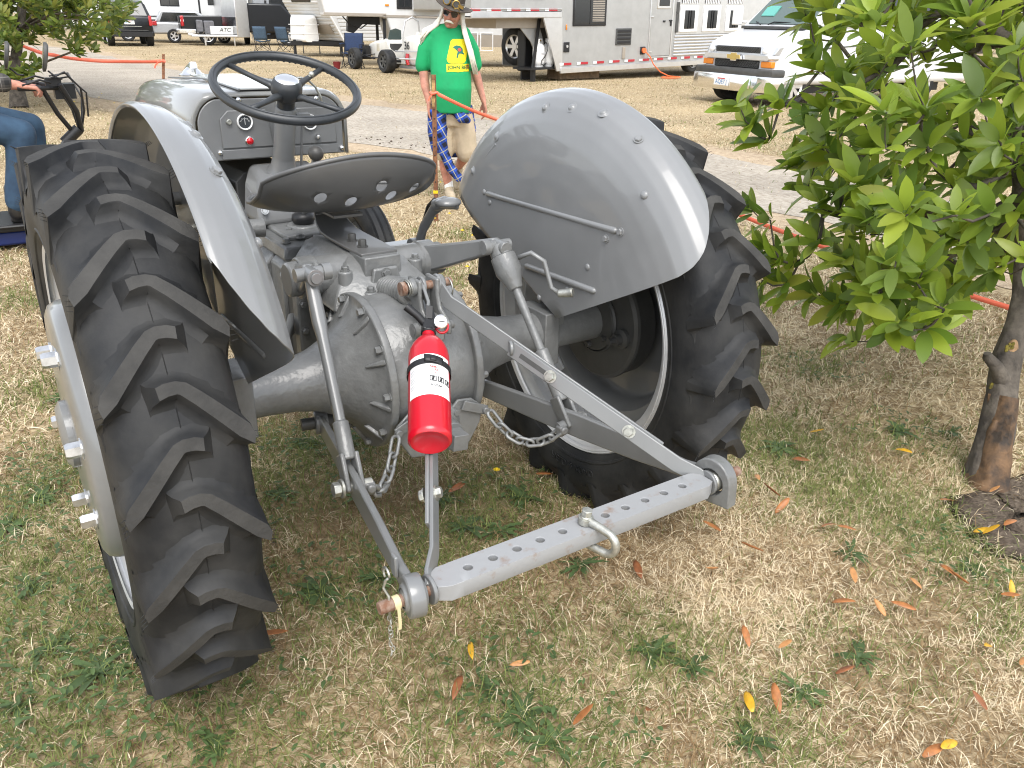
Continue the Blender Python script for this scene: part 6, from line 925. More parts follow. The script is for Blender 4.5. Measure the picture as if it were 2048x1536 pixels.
def gas(x,y,lab):
    t=thing('propane_cylinder',lab,'propane tank',(0,0,0),0,'propane tanks beside the gooseneck'); 
    b=B(); b.lathe([(.10,0),(.115,.0),(.115,.03),(.13,.05),(.152,.10),(.155,.14),(.155,.42),(.148,.47),(.12,.52),(.06,.555),(0,.56)],(0,0,0),(0,0,1),28); b.build('shell','white',t,smooth=60)
    b=B(); b.lathe([(.085,.53),(.095,.56),(.095,.66),(.085,.665),(.08,.6)],(0,0,0),(0,0,1),24,R(30),R(330)); b.build('collar','white',t)
    b=B(); b.cyl((0,0,.60),(0,0,1),.022,.10,10); b.cyl((0,-.03,.63),(0,1,0),.02,.08,10); b.build('valve','brass',t)
    b=B(); b.box((.03,-.152,.32),(.15,.008,.05)); b.build('print','greyink',t)
    t.location=HT.matrix_basis@V((x,y,.36)); t.rotation_euler=HT.rotation_euler; return t
gas(-.48,.30,'white propane cylinder with black hose, left of the pair'); gas(-.13,.30,'white propane cylinder nearest the trailer gusset')
t=thing('gas_hose','black gas hose curling down over the left propane cylinder','hose'); b=B(); pts=[HT.matrix_basis@V(q) for q in [(-.42,.22,1.0),(-.36,.13,.92),(-.35,.12,.75),(-.42,.115,.62),(-.54,.115,.52),(-.56,.115,.44),(-.46,.115,.40),(-.38,.115,.46)]]; b.tube(pts,.012,8); b.build('hose','blk',t,smooth=180)
t=thing('battery_box','tall black equipment box beside the propane cylinders','box',tuple(HT.matrix_basis@V((-.38,.92,0))),.13); b=B(); b.box((0,0,.72),(.34,.3,1.0)); b.build('case','blk',t,bevel=.03); b=B(); b.box((.06,-.155,1.07),(.07,.01,.07)); b.build('sticker','white',t); b=B(); b.box((0,.0,.11),(.30,.05,.22)); b.build('foot','blk',t)
b=B(); b.box((0,0,.12),(1.5,.5,.24)); t=tag(b.build('timber_block','wood',bevel=.01),'weathered timber blocks stacked under the trailer corner','timber block'); t.location=HT.matrix_basis@V((1.0,.5,0)); t.rotation_euler=(0,0,.13)
t=thing('power_cord','orange power cord plugged into the horse trailer and coiled on grass','cord'); m_=HT.matrix_basis
b=B(); pts=[m_@V(q) for q in [(3.2,-.04,.66),(3.24,-.10,.62),(3.34,-.18,.5),(3.42,-.25,.3),(3.62,-.35,.1),(3.9,-.45,-.02)]]; pts+=[m_@V((3.8+.32*math.cos(k*.5),-.6+.22*math.sin(k*.5),-.04)) for k in range(26)]; b.tube(pts,.017,6); b.build('cable','orange',t,smooth=180)
b=B(); b.cyl(m_@V((3.2,-.05,.66)),(0,1,0),.07,.08,14); b.build('plug','orange',t)
# ---- white van
VN=thing('van','white full size van parked facing the track, gold badge on its grille','van',(12.24,10.41,0)); VN.rotation_euler=(0,0,math.atan2(-.995,-.1))
cx=.5
b=B(); hull(b,[(.0,cx,.90,.62,1.08,.86),(.06,cx,.97,.42,1.13,.90),(.25,cx,1.0,.40,1.22,.90),(.8,cx,1.0,.40,1.36,.94),(1.0,cx,1.0,.40,1.42,.96),(5.6,cx,1.0,.40,1.42,.97)],.10,4); b.build('body','wpaint',VN,smooth=50)
b=B(); hull(b,[(.92,cx,.95,1.38,1.43,.94),(1.62,cx,.95,1.38,2.08,.80),(1.9,cx,.96,1.38,2.14,.80),(5.6,cx,.96,1.38,2.16,.82)],.10,4); b.build('cab','wpaint',VN,smooth=50)
b=B(); b.prism([(cx-.82,.95,1.45),(cx+.82,.95,1.45),(cx+.72,1.52,2.0),(cx-.72,1.52,2.0)],V((0,-.02,.02))); w=b.build('windscreen','wshield',VN)
b=B(); b.box((cx,.84,1.40),(1.7,.14,.05)); b.build('cowl','darkc',VN,bevel=.01)
for s in (-1,1): b=B(); b.tube([(cx+s*.1-.3,.86,1.45),(cx+s*.25-.35,.93,1.50),(cx+s*.45-.1,.97,1.49)],.012,6); b.build('wiper','blk',VN)
b=B(); b.box((cx-.45,1.15,1.70),(.35,.02,.25),Mx.Rotation(-.75,3,'X')); b.build('sun_shade',mat('teal_card',(.12,.38,.33),.7),w)
for s in (-1,1):
    b=B(); b.prism([(cx+s*.965,1.35,1.5),(cx+s*.965,2.35,1.5),(cx+s*.86,2.35,1.95),(cx+s*.86,1.75,1.95)],(s*.02,0,.0)); b.build('side_window','win',VN)
    b=B(); b.prism([(cx+s*.965,2.5,1.5),(cx+s*.965,4.2,1.5),(cx+s*.86,4.2,1.95),(cx+s*.86,2.5,1.95)],(s*.02,0,0)); b.build('side_window','win',VN)
    b=B(); b.box((cx+s*1.22,.98,1.60),(.20,.12,.34)); b.bar((cx+s*.95,1.25,1.48),(cx+s*1.22,1.02,1.5),(0,0,1),.05,.04); b.build('mirror','white',VN,bevel=.03)
    # headlamp, turn lamp
    b=B(); b.loft([[(cx+s*x,y,z) for x,y,z in [(.62,-.02,1.06),(.62,-.02,.93),(.95,.03,.93),(.98,.1,1.06)]],[(cx+s*x,y+.12,z) for x,y,z in [(.62,-.02,1.08),(.62,-.02,.92),(.95,.03,.92),(.99,.1,1.08)]]]); h=b.build('headlamp','lamp',VN,bevel=.01)
    b=B(); b.ball((cx+s*.74,-.02,.99),(.07,.03,.045),12,8); b.build('reflector','white',h,smooth=180)
    b=B(); b.box((cx+s*.82,.02,.76),(.28,.10,.11)); b.build('turn_lamp','amber',VN,bevel=.012)
    wheel(VN,(cx+s*.82,.62,.38),(s,0,0),.385,.25,'alub',8); wheel(VN,(cx+s*.84,4.3,.38),(s,0,0),.385,.25,'alub',8)
for nm,z0,z1 in [('upper_grille',.95,1.06),('lower_grille',.68,.82)]:
    g=pan(VN,nm,'blk',cx-.62,cx+.62,z0,z1,.0,.05,.02); b=B()
    for k in range(27):
        for q in (-1,1):
            x=cx-.6+1.2*k/26; b.bar((x,-.03,z0+.012),(max(cx-.61,min(cx+.61,x+q*.10)),-.03,z1-.012),(0,1,0),.008,.007)
    b.build('grille_mesh','darkc',g,smooth=0)
b=B(); hull(b,[(-.06,cx,.90,.835,.915),(.1,cx,1.0,.835,.915)],.03); b.build('chrome_bar','alub',VN,smooth=30)
b=B(); P=[(-.13,-.028),(-.06,-.028),(-.06,-.05),(.06,-.05),(.06,-.028),(.15,-.028),(.13,.028),(.06,.028),(.06,.05),(-.06,.05),(-.06,.028),(-.15,.028)]
b.prism([(cx+x*1.25,-.115,.875+z*1.2) for x,z in P],(0,.03,0)); e=b.build('badge','gold',VN)
b=B(); b.prism([(cx+x*1.4,-.105,.875+z*1.5) for x,z in P],(0,.03,0)); b.build('badge_border','chrome',e)
b=B(); hull(b,[(-.20,cx,.85,.55,.68),(-.1,cx,1.08,.55,.68),(.2,cx,1.1,.55,.68)],.04); b.build('bumper_pad','darkc',VN,smooth=40)
b=B(); hull(b,[(-.22,cx,.85,.27,.56),(-.12,cx,1.1,.27,.56),(.2,cx,1.12,.27,.56)],.05); bm_=b.build('bumper','chrome',VN,smooth=40)
plate(bm_,cx-.12,-.235,.42,'AQE7 J',.42,.11)
b=B(); b.box((cx,2.6,.36),(1.5,5.0,.26)); b.build('underbody','blk',VN)
b=B(); b.prism([(cx+1.003,.9,1.05),(cx+1.003,2.4,1.13),(cx+1.003,2.4,1.11),(cx+1.003,.9,1.02)],(.004,0,0)); b.build('side_stripe','darkc',VN)
# ---- fifth wheel camper (white, behind the man)
FW=thing('fifth_wheel_camper','white fifth wheel camper with raised nose and tan lower skirt','camper',(9.2,24.0,0)); FW.rotation_euler=(0,0,math.atan2(-.316,.949))
b=B(); P=[(.02,2.3),(.18,1.44),(2.05,1.44),(2.3,.62),(10.,.62),(10.,3.4),(.8,3.4)]; b.prism([(x,0,z) for x,z in P],(0,2.45,0)); b.build('body','rvw',FW,bevel=.04)
b=B(); b.box((6.9,-.012,.80),(6.2,.02,.36)); b.build('skirt','rvtan',FW)
b=B(); b.box((1.1,-.006,1.50),(1.9,.02,.08)); b.build('trim_strip','rvtan',FW); b=B(); b.box((6,-.006,1.47),(8.1,.02,.07)); b.build('trim_strip','rvtan',FW)
f=pan(FW,'slide_room','white',2.88,3.75,1.66,2.6,-.14,.3,.02); window(FW,2.38,2.86,1.68,2.5,-.02)
b=B(); b.box((2.08,-.012,1.78),(.12,.02,.06)); b.build('marker_light','amber',FW,bevel=.01)
b=B(); b.prism([(.95,.9,1.44),(1.95,.9,1.44),(1.95,.9,1.2),(1.4,.9,1.22),(1.1,.9,.95),(.9,.9,1.0)],(0,.6,0)); b.build('pin_box','blk',FW,bevel=.02)
b=B(); b.bar((2.0,.2,.0),(2.0,.2,1.4),(1,0,0),.09,.09); b.bar((2.0,2.2,.0),(2.0,2.2,1.4),(1,0,0),.09,.09); b.build('landing_leg','blk',FW)
for x0,x1 in [(4.62,4.95),(5.05,5.45)]:
    b=B(); 
    for (a,c,e,g) in [(x0,x1,.50,.53),(x0,x1,1.02,1.05)]: b.box(((a+c)/2,-.03,(e+g)/2),(c-a,.02,g-e))
    for x in (x0,x1): b.box((x,-.03,.775),(.03,.02,.55))
    b.build('hatch_frame','white',FW,bevel=.006)
for x in (4.78,5.12): pan(FW,'outlet_cover','bw',x,x+.22,1.20,1.42,-.02,.03,.02)
window(FW,6.2,7.6,1.7,2.5,-.01)
b=B(); b.box((7.6,.2,.5),(1.2,.5,.9)); b.build('wheel_well','blk',FW); pan(HT,'nose_panel','rvtan',-.9,0,0,0,0) if False else None
b=B(); b.box((-.012,1.15,.9),(.02,2.2,1.2)); b.build('nose_wall_shade','darkc',HT)  # dark sheet standing in for the shadow on the wall below the gooseneck
wheel(FW,(7.6,-.02,.42),(0,-1,0),.40,.28,'alub',6); wheel(HT,(-.22,1.42,.80),(-1,-.15,0),.47,.28,'alub',6,name='spare_wheel')
b=B(); b.tube([(.75,.5,1.44),(.95,.45,1.2),(1.3,.5,1.1),(1.6,.6,1.3)],.02,6); b.build('cable','blk',FW)
# ---- open wheel racing car
RC=thing('racing_car','white open wheel vintage race car with number 36 on its tail tank','race car',(9.8,20.5,0)); RC.rotation_euler=(0,0,.075)
M['rcw']=mat('off_white_race_paint',(.70,.68,.62),.35,var=(5,.05),coat=.3)
# local: y forward, near side x=0, far side x=1.4
for (x,y,r,w) in [(0,2.0,.30,.20),(1.35,2.0,.30,.20),(-.05,0,.31,.28),(1.42,0,.31,.28)]: wheel(RC,(x,y,r),(-1 if x<.5 else 1,0,0),r,w,'darkc',6,rr=.6)
b=B(); hull(b,[(2.1,.68,.16,.42,.66),(2.0,.68,.19,.36,.72),(1.6,.68,.24,.28,.80),(.95,.68,.29,.24,.86),(.80,.68,.30,.24,.88)],.1,4); n_=b.build('bonnet','rcw',RC,smooth=50)
for k in range(7): b=B(); b.box((.42,1.25,.54+.03*k),(.02,.28,.012)); b.build('louvre','bw',n_)
b=B(); b.loft([[(x,y,z) for x,z in [(.38,.24),(.98,.24),(.98,h),(.90,h-.02),(.46,h-.02),(.38,h)]] for y,h in [(.80,.88),(.60,.62),(.25,.52),(-.05,.68),(-.2,.80)]]); b.build('cockpit','rcw',RC,smooth=30)
b=B(); b.box((.68,.3,.60),(.5,.7,.3)); b.build('cockpit_interior','blk',RC)
b=B(); b.prism([(.46,.78,.86),(.90,.78,.86),(.86,.72,1.10),(.68,.70,1.15),(.50,.72,1.10)],(0,.02,0)); b.build('windshield','wshield',RC)
b=B(); hull(b,[(-.18,.68,.26,.30,.90),(-.25,.68,.32,.24,.97),(-.6,.68,.33,.22,1.0),(-.85,.68,.32,.26,.96),(-1.0,.68,.26,.38,.84)],.16,5); tk=b.build('tail_tank','rcw',RC,smooth=60)
b=B(); b.cyl((.68,-.55,1.02),(0,0,1),.09,.10,18); b.build('filler_cap','rcw',tk)
text('36',.29,'ink',tk,'number',(.335,-.44,.72),(0,-1,0),(0,0,1),ext=.004)
b=B()
for x in (.40,.96): b.tube([(x,-.12,.5),(x,-.14,1.0),(x*.75+.17,-.18,1.35),(.68,-.2,1.45)],.022,10)
b.build('roll_hoop','alub',RC,smooth=60)
b=B(); b.tube([(0,2.0,.3),(1.35,2.0,.3)],.025,8); b.tube([(0,0,.31),(1.42,0,.31)],.04,8)
for x in (.2,1.16): b.tube([(x,2.0,.34),(x,.9,.36),(x,0,.33)],.018,8); b.tube([(x,2.15,.45),(x,1.2,.32)],.02,8)
b.tube([(.2,2.1,.55),(1.16,2.1,.55)],.02,8); b.tube([(.05,1.9,.36),(.5,1.5,.45)],.014,8); b.box((.35,1.9,.5),(.16,.2,.3)); b.build('axles','blk',RC)
b=B(); b.tube([(.3,-.52,.52),(.27,-.54,.38),(.3,-.56,.24)],.05,10); b.build('shock_absorber','redl',RC)
b=B(); b.tube([(.1,-.2,.42),(.0,-.6,.40),(.4,-1.25,.40),(1.0,-1.25,.40),(1.36,-.6,.40)],.02,8); b.tube([(.1,-.2,.58),(.4,-1.1,.60)],.015,8); b.box((.5,-.6,.17),(.5,.9,.06)); b.build('nerf_bar','alub',RC)
# ---- travel trailer with ribbed siding
TT=thing('travel_trailer','older white travel trailer with ribbed siding and overhanging nose','camper',(12.45,29.9,0)); TT.rotation_euler=(0,0,math.atan2(.3,.9))
# local x along its side (right/away), y across to its far side
b=B(); P=[(0,.56),(-.98,1.95),(-1.1,2.35),(-.9,2.9),(6.4,2.9),(6.4,.56)]; b.prism([(x,0,z) for x,z in P],(0,2.3,0)); b.build('body','rvw',TT,bevel=.02)
for k in range(12):
    f=(k+.5)/12; x=-.98*f; z=.56+1.39*f; b=B(); b.bar((x-.01,.02,z),(x-.01,2.28,z),(-.98,0,1.39),.085,.035); b.build('siding_rib','rvw',TT,bevel=.012)
for k in range(10): b=B(); b.bar((.05-.06*k,-.008,.62+.13*k),(6.3,-.008,.62+.13*k),(0,0,1),.09,.03); b.build('siding_rib','rvw',TT,bevel=.01)
b=B(); b.bar((.0,-.02,.56),(-.98,-.02,1.95),(0,1,0),.06,.05); b.build('corner_trim','white',TT)
b=B(); b.prism([(-.22,.25,.84),(-.22,2.05,.84),(-.44,2.05,1.16),(-.44,.25,1.16)],(-.04,0,-.03)); b.build('gravel_guard','rvtan',TT)
b=B(); b.prism([(-.97,.6,1.90),(-.97,1.7,1.90),(-1.10,1.7,2.3),(-1.10,.6,2.3)],(-.04,0,-.02)); b.build('front_window','win',TT,bevel=.02)
b=B(); b.bar((0,.2,.48),(-1.6,1.15,.48),(0,0,1),.14,.08); b.bar((0,2.1,.48),(-1.6,1.15,.48),(0,0,1),.14,.08); b.box((.5,1.15,.45),(1.2,2.1,.18)); b.bar((-1.45,1.15,0),(-1.45,1.15,.6),(1,0,0),.08,.08); b.bar((.1,.3,0),(.1,.3,.5),(1,0,0),.08,.08); b.build('tongue','blk',TT)
b=B(); hull(b,[(.72,-.95,.33,.52,1.38,.28),(.80,-.95,.38,.52,1.45,.32),(1.50,-.95,.38,.52,1.45,.32),(1.58,-.95,.33,.52,1.38,.28)],.12,4)
cv=b.build('propane_cover','white',TT,smooth=50)
for z in (.80,1.12): b=B(); b.box((-.95,1.15,z),(.775,.87,.025)); b.build('cover_rib','white',cv,bevel=.01)
wheel(TT,(3.6,-.02,.35),(0,-1,0),.35,.22)
# ---- folding chairs
def camp_chair(lab,mt,x,y,rz,grp=None):
    t=thing('folding_chair',lab,'folding chair',(x,y,0),rz,grp)
    b=B(); b.grid(lambda i,j:((i-.5)*.52,-.22+.46*j,.45-.05*math.sin(PI*i)-.03*math.sin(PI*j)),6,5); b.build('seat',mt,t,solid=.02)
    b=B(); b.grid(lambda i,j:((i-.5)*.54,.22+.16*j-.05*math.sin(PI*i)*-1,.46+.52*j),6,5); b.build('backrest',mt,t,solid=.02)
    for s in (-1,1):
        for (a,c) in [((s*.3,-.26,.0),(s*.28,.24,.46)),((s*.3,.28,.0),(s*.27,-.24,.46))]: b=B(); b.tube([a,c],.012,6); b.build('leg','blk',t)
        b=B(); b.tube([(s*.28,.2,.4),(s*.28,.38,.98)],.012,6); b.tube([(s*.29,-.26,.40),(s*.29,-.26,.66),(s*.29,.3,.70)],.012,6); b.build('side_frame','blk',t)
        b=B(); b.box((s*.29,.0,.69),(.07,.5,.03)); b.build('armrest',mt,t)
    b=B(); b.tube([(-.3,-.26,.02),(.28,-.25,.44)],.011,6); b.tube([(.3,-.26,.02),(-.28,-.25,.44)],.011,6); b.tube([(-.3,.28,.02),(.28,.27,.42)],.011,6); b.tube([(.3,.28,.02),(-.28,.27,.42)],.011,6); b.build('cross_brace','blk',t)
    return t
camp_chair('blue grey folding camp chair, left of the pair by the grey camper','blueg',11.0,35.3,2.6,'blue grey camp chairs')
camp_chair('blue grey folding camp chair, right of the pair by the grey camper','blueg',11.95,35.1,2.3,'blue grey camp chairs')
camp_chair('navy folding chair standing beside the white race car','navy',9.75,22.9,-.6)
t=thing('folding_table','low black folding table in front of the white propane cover','table',(12.3,33.0,0),-.3)
b=B(); b.box((0,0,.62),(.75,.45,.03)); b.build('tabletop','blk',t)
for s in (-1,1): b=B(); b.tube([(s*.33,-.18,0),(s*.33,.18,.6)],.014,6); b.tube([(s*.33,.18,0),(s*.33,-.18,.6)],.014,6); b.build('leg','blk',t)
b=B(); b.lathe([(0,0),(.09,0),(.12,.19),(.125,.2),(.11,.2),(.085,.02),(0,.02)],(9.15,22.7,0),(0,0,1),20); tag(b.build('bucket',mat('dark_red_plastic',(.16,.012,.018),.4)),'small dark red bucket on the grass by the navy chair','bucket')
# ---- row at the far left
def frame(t,x,y,rz): t.location=(x,y,0); t.rotation_euler=(0,0,rz); return t
SV=frame(thing('suv','large black suv seen from behind with a dark rear window','suv'),6.0,41.0,-.10)
b=B(); hull(b,[(0,.86,.93,.42,1.18,.88),(.06,.86,.98,.40,1.26,.93),(.4,.86,1.0,.40,1.26,.96),(4.0,.86,1.0,.42,1.2,.95),(5.0,.86,.9,.5,1.0,.85)],.09,4); b.build('body','kpaint',SV,smooth=50)
b=B(); hull(b,[(.05,.86,.92,1.2,1.27,.9),(.32,.86,.92,1.2,1.86,.72),(.6,.86,.93,1.2,1.92,.74),(2.9,.86,.93,1.2,1.9,.74),(3.7,.86,.93,1.2,1.25,.9)],.09,4); b.build('cabin','kpaint',SV,smooth=50)
b=B(); b.prism([(.08,.06,1.28),(1.64,.06,1.28),(1.50,.30,1.78),(.22,.30,1.78)],(0,-.03,.012)); b.build('rear_window','win',SV)
for s in (-1,1):
    b=B(); b.prism([(.86+s*.93,.5,1.3),(.86+s*.93,3.2,1.3),(.86+s*.78,2.6,1.78),(.86+s*.78,.7,1.78)],(s*.02,0,0)); b.build('side_window','win',SV)
    b=B(); b.box((.86+s*.88,.01,1.08),(.13,.1,.42)); b.build('tail_lamp','tail',SV,bevel=.02)
    for y in (.85,3.75): wheel(SV,(.86+s*.83,y,.40),(s,0,0),.40,.30,'chrome',6)
plate(SV,.86,-.03,1.0,'BBA3171',.42,.1)
b=B(); hull(b,[(-.1,.86,.9,.42,.62),(.1,.86,1.0,.42,.66)],.06); b.build('bumper','blk',SV,smooth=40); b=B(); b.box((.86,-.02,.68),(1.5,.06,.03)); b.build('trim_strip','darkc',SV); b=B(); b.box((.86,.0,.84),(1.0,.02,.02)); b.build('badge','galv',SV)
ROW=lambda nm,lab,cat:frame(thing(nm,lab,cat),10.0,43.0,math.atan2(-.202,.979))
W1=ROW('white_camper','tall white camper with black stripes behind the black suv','camper'); 
b=B(); b.box((-2.2,6.2,2.0),(9.5,2.5,2.9)); b.build('body','rvw',W1,bevel=.08)
for z,h in [(1.05,.09),(1.25,.05)]: b=B(); b.box((-2.2,4.945,z),(9.4,.02,h)); b.build('stripe','blk',W1)
window(W1,-1.2,-.25,1.75,2.5,4.94); window(W1,1.2,2.1,1.85,2.5,4.94); b=B(); b.box((.75,4.94,1.75),(.09,.03,1.6)); b.build('door_seam','blk',W1); window(W1,-5.5,-4.2,1.75,2.5,4.94)
for x in (-3,-2.1): wheel(W1,(x,4.98,.38),(0,-1,0),.38,.25)
C1=ROW('crossover_car','small silver crossover car half hidden by the black pickup','car')
b=B(); 
def carside(b,P,y0,w): b.prism([(x,y0,z) for x,z in P],(0,w,0))
carside(b,[(-1.75,.42),(-1.78,.9),(-1.6,1.0),(1.9,.95),(2.6,.8),(2.65,.42)],2.9,1.75); b.build('body','spaint',C1,bevel=.09,seg=3)
b=B(); b.loft([[(x,y,z) for x,z in [(-1.62,.98),(-1.28,1.55),(.5,1.55),(1.3,.98)]] for y in (2.98,4.5)]); b.build('cabin','spaint',C1,bevel=.09,seg=3)
b=B(); b.prism([(-1.35,2.96,1.03),(-1.15,2.96,1.45),(.4,2.96,1.45),(.95,2.96,1.03)],(0,.03,0)); b.build('side_window','win',C1)
b=B(); b.box((-1.62,2.93,.93),(.22,.2,.22)); b.build('tail_lamp','tail',C1,bevel=.03)
for x in (-.75,1.7): wheel(C1,(x,2.95,.34),(0,-1,0),.34,.22,'alub',5)
P1=ROW('pickup_truck','black pickup truck with tall red tail lamp and chrome rear bumper','pickup')
b=B(); hull(b,[(-.3,.5,.96,.55,1.25,.95)],.05) if False else b.prism([(-.45,.0,.62),(-.45,0,1.32),(2.6,0,1.36),(2.6,0,.62)],(0,1.9,0)); b.build('bed','kpaint',P1,bevel=.06,seg=3)
b=B(); b.loft([[(x,y,z) for x,z in [(2.5,.6),(2.5,1.35),(2.75,1.95),(4.4,1.95),(5.0,1.35),(6.2,1.2),(6.2,.6)]] for y in (.02,1.88)]); b.build('cab','kpaint',P1,bevel=.08)
b=B(); b.box((-.36,.08,1.08),(.16,.26,.48)); b.build('tail_lamp','tail',P1,bevel=.04); b=B(); b.box((-.36,.06,1.10),(.165,.2,.09)); b.build('reversing_lamp','white',P1)
b=B(); b.box((-.50,.95,1.0),(.03,1.5,.55)); b.build('tailgate','darkc',P1,bevel=.02)
b=B(); b.box((-.58,.9,.62),(.18,1.9,.22)); b.box((-.2,.0,.62),(.9,.1,.22)); b.build('bumper','chrome',P1,bevel=.05)
for x in (.75,4.6): wheel(P1,(x,.02,.42),(0,-1,0),.42,.28,'alub',6)
A1=ROW('cargo_trailer','silver enclosed cargo trailer with polished stone guard and tongue box','trailer')
b=B(); b.loft([[(x,y,z) for x,y in [(1.5,-.2),(2.1,-.95),(2.75,-.2),(2.75,5),(1.5,5)]] for z in (.38,2.9)]); b.build('body','alub',A1,bevel=.03)
b=B(); b.prism([(1.5,-.22,.42),(2.09,-.96,.42),(2.09,-.96,1.3),(1.5,-.22,1.3)],(-.02,-.02,0)); b.build('stone_guard','chrome',A1)
b=B(); b.box((1.35,-.95,.70),(1.05,.5,.36)); tb=b.build('tongue_box','rvw',A1,bevel=.02); text('ATC',.26,'ink',tb,'lettering',(1.50,-1.206,.72),(1,0,0),(0,0,1),ext=.004,shear=.25)
b=B(); b.box((1.0,-.95,.45),(2.1,.7,.10)); b.bar((.55,-1.1,0),(.55,-1.1,.5),(1,0,0),.08,.08); b.bar((1.9,-1.1,0),(1.9,-1.1,.5),(1,0,0),.06,.06); b.bar((.2,-.95,.48),(-.2,-.95,.5),(0,0,1),.1,.1); b.build('tongue','alub',A1,bevel=.02)
for x,w_,z0,z1 in [(.38,.30,.62,1.15),(.80,.46,.55,1.12)]: b=B(); b.box((x,-.95,(z0+z1)/2),(w_,.45,z1-z0)); b.build('battery_cover','tarp',A1,bevel=.05)
wheel(A1,(2.78,2.0,.36),(1,0,0),.36,.24)
G1=ROW('grey_camper','silver grey camper with black swoosh graphic and dark lower band','camper')
b=B(); b.box((6.4,1.8,1.9),(6.6,2.4,2.9)); b.build('body','gpaint',G1,bevel=.06)
b=B(); b.box((6.4,.59,.55),(6.5,.03,.5)); b.build('lower_band','kpaint',G1)
window(G1,3.9,5.1,1.55,2.4,.59); b=B(); b.box((3.72,.58,1.55),(.10,.04,1.1)); b.build('awning_arm','blk',G1)
b=B(); pts=[(3.8+1.9*t,.585,.93+.42*t**2) for t in [k/10 for k in range(11)]]; pt2=[(3.8+1.9*t,.585,.93+.42*t**2-.11*math.sin(PI*t)) for t in [k/10 for k in range(11)]]
b.prism(pts+pt2[::-1][1:-1],(0,-.012,0)); b.build('swoosh','blk',G1)
b=B(); 
for (x,z,sx,sz) in [(2.92,1.02,.02,.9),(3.42,1.02,.02,.9),(3.17,1.47,.5,.02)]: b.box((x,.575,z-.3),(sx+.02,.03,sz))
b.build('hatch_frame','white',G1)
b=B(); b.box((2.72,.58,1.2),(.14,.03,.14)); b.build('vent','blk',G1)
# distant tree line behind the campers
# ================================================================ people
from mathutils.bvhtree import BVHTree
M['skin']=mat('skin',(.46,.21,.15),.5,var=(22,.2),spec=.35)
M['hair']=mat('white_hair',(.72,.69,.60),.6,var=(60,.12))
M['tee']=mat('green_cotton',(.006,.30,.105),.85,var=(5,.08),bump=(6,1.0))
M['khaki']=mat('khaki_cotton',(.50,.41,.29),.85,var=(9,.1),bump=(9,1.0))
M['shoe']=mat('beige_suede',(.40,.33,.23),.8,var=(20,.2)); M['sock']=mat('white_sock',(.75,.75,.73),.9)
M['hat']=mat('dark_felt',(.06,.048,.038),.85,var=(14,.35)); M['hatl']=mat('grey_felt',(.15,.135,.115),.85,var=(18,.3))
M['denim']=mat('blue_denim',(.011,.028,.058),.85,var=(6,.5),col2=(.032,.07,.12),bump=(12,.5),detail=6)
M['leather']=mat('black_leather',(.018,.017,.017),.35,var=(20,.3))
M['shadeg']=mat('dark_lens',(.012,.010,.012),.08,coat=1)
def plaid(name,base,dark,line,sc,rot=(0,0,0)):
    m=bpy.data.materials.new(name); m.use_nodes=True; n=m.node_tree; P=n.nodes['Principled BSDF']; L=n.links; P.inputs['Roughness'].default_value=.85
    tc=n.nodes.new('ShaderNodeTexCoord'); mp=n.nodes.new('ShaderNodeMapping'); mp.inputs['Rotation'].default_value=rot; mp.inputs['Scale'].default_value=(sc,)*3; L.new(tc.outputs['Object'],mp.inputs[0]); sx=n.nodes.new('ShaderNodeSeparateXYZ'); L.new(mp.outputs[0],sx.inputs[0])
    def ma(op,a,b=None):
        k=n.nodes.new('ShaderNodeMath'); k.operation=op
        for i,q in enumerate((a,b)):
            if q is None: continue
            if isinstance(q,(int,float)): k.inputs[i].default_value=q
            else: L.new(q,k.inputs[i])
        return k.outputs[0]
    fr=[ma('FRACT',sx.outputs[i]) for i in (0,2)]
    band=[ma('LESS_THAN',f,.42) for f in fr]; ln=[ma('LESS_THAN',ma('ABSOLUTE',ma('SUBTRACT',f,.7)),.035) for f in fr]
    bb=ma('MULTIPLY',ma('ADD',band[0],band[1]),.5); ll=ma('MAXIMUM',ln[0],ln[1])
    m1=n.nodes.new('ShaderNodeMix'); m1.data_type='RGBA'; L.new(bb,m1.inputs['Factor']); m1.inputs['A'].default_value=(*base,1); m1.inputs['B'].default_value=(*dark,1)
    m2=n.nodes.new('ShaderNodeMix'); m2.data_type='RGBA'; L.new(ll,m2.inputs['Factor']); L.new(m1.outputs['Result'],m2.inputs['A']); m2.inputs['B'].default_value=(*line,1)
    L.new(m2.outputs['Result'],P.inputs['Base Color']); return m
M['plaid']=plaid('blue_plaid',(.02,.075,.42),(.006,.008,.02),(.42,.40,.25),11,(0,.5,0)); M['plaidd']=plaid('dark_plaid',(.07,.065,.06),(.015,.015,.015),(.16,.15,.14),16)
def org(name,mt,parent,prims,vox=.009,it=5,smooth=180):
    b=B()
    for p in prims:
        if p[0]=='t': b.tube(p[1],p[2],14)
        elif p[0]=='e': b.ball(p[1],p[2],18,12)
        elif p[0]=='x':   # ellipsoid with rotation
            bb=B(); bb.ball((0,0,0),p[2],18,12); b.add([V(p[1])+p[3]@V(q) for q in bb.v],bb.f)
        elif p[0]=='r': b.loft(p[1])
    # round the ends of tubes
    for p in prims:
        if p[0]=='t': b.ball(p[1][0],p[2][0]*.98,12,8); b.ball(p[1][-1],p[2][-1]*.98,12,8)
    o=b.build(name,mt,parent,smooth=smooth,merge=0)
    q=o.modifiers.new('r','REMESH'); q.mode='VOXEL'; q.voxel_size=vox; q.use_smooth_shade=True
    q=o.modifiers.new('s','SMOOTH'); q.factor=.5; q.iterations=it
    bake(o); o.data.shade_smooth(); return o
def ell(z,cx,cy,a,c,n=20,e=2.3): return [V((cx+a*abs(math.cos(t))**(2/e)*math.copysign(1,math.cos(t)),cy+c*abs(math.sin(t))**(2/e)*math.copysign(1,math.sin(t)),z)) for t in [2*PI*k/n for k in range(n)]]
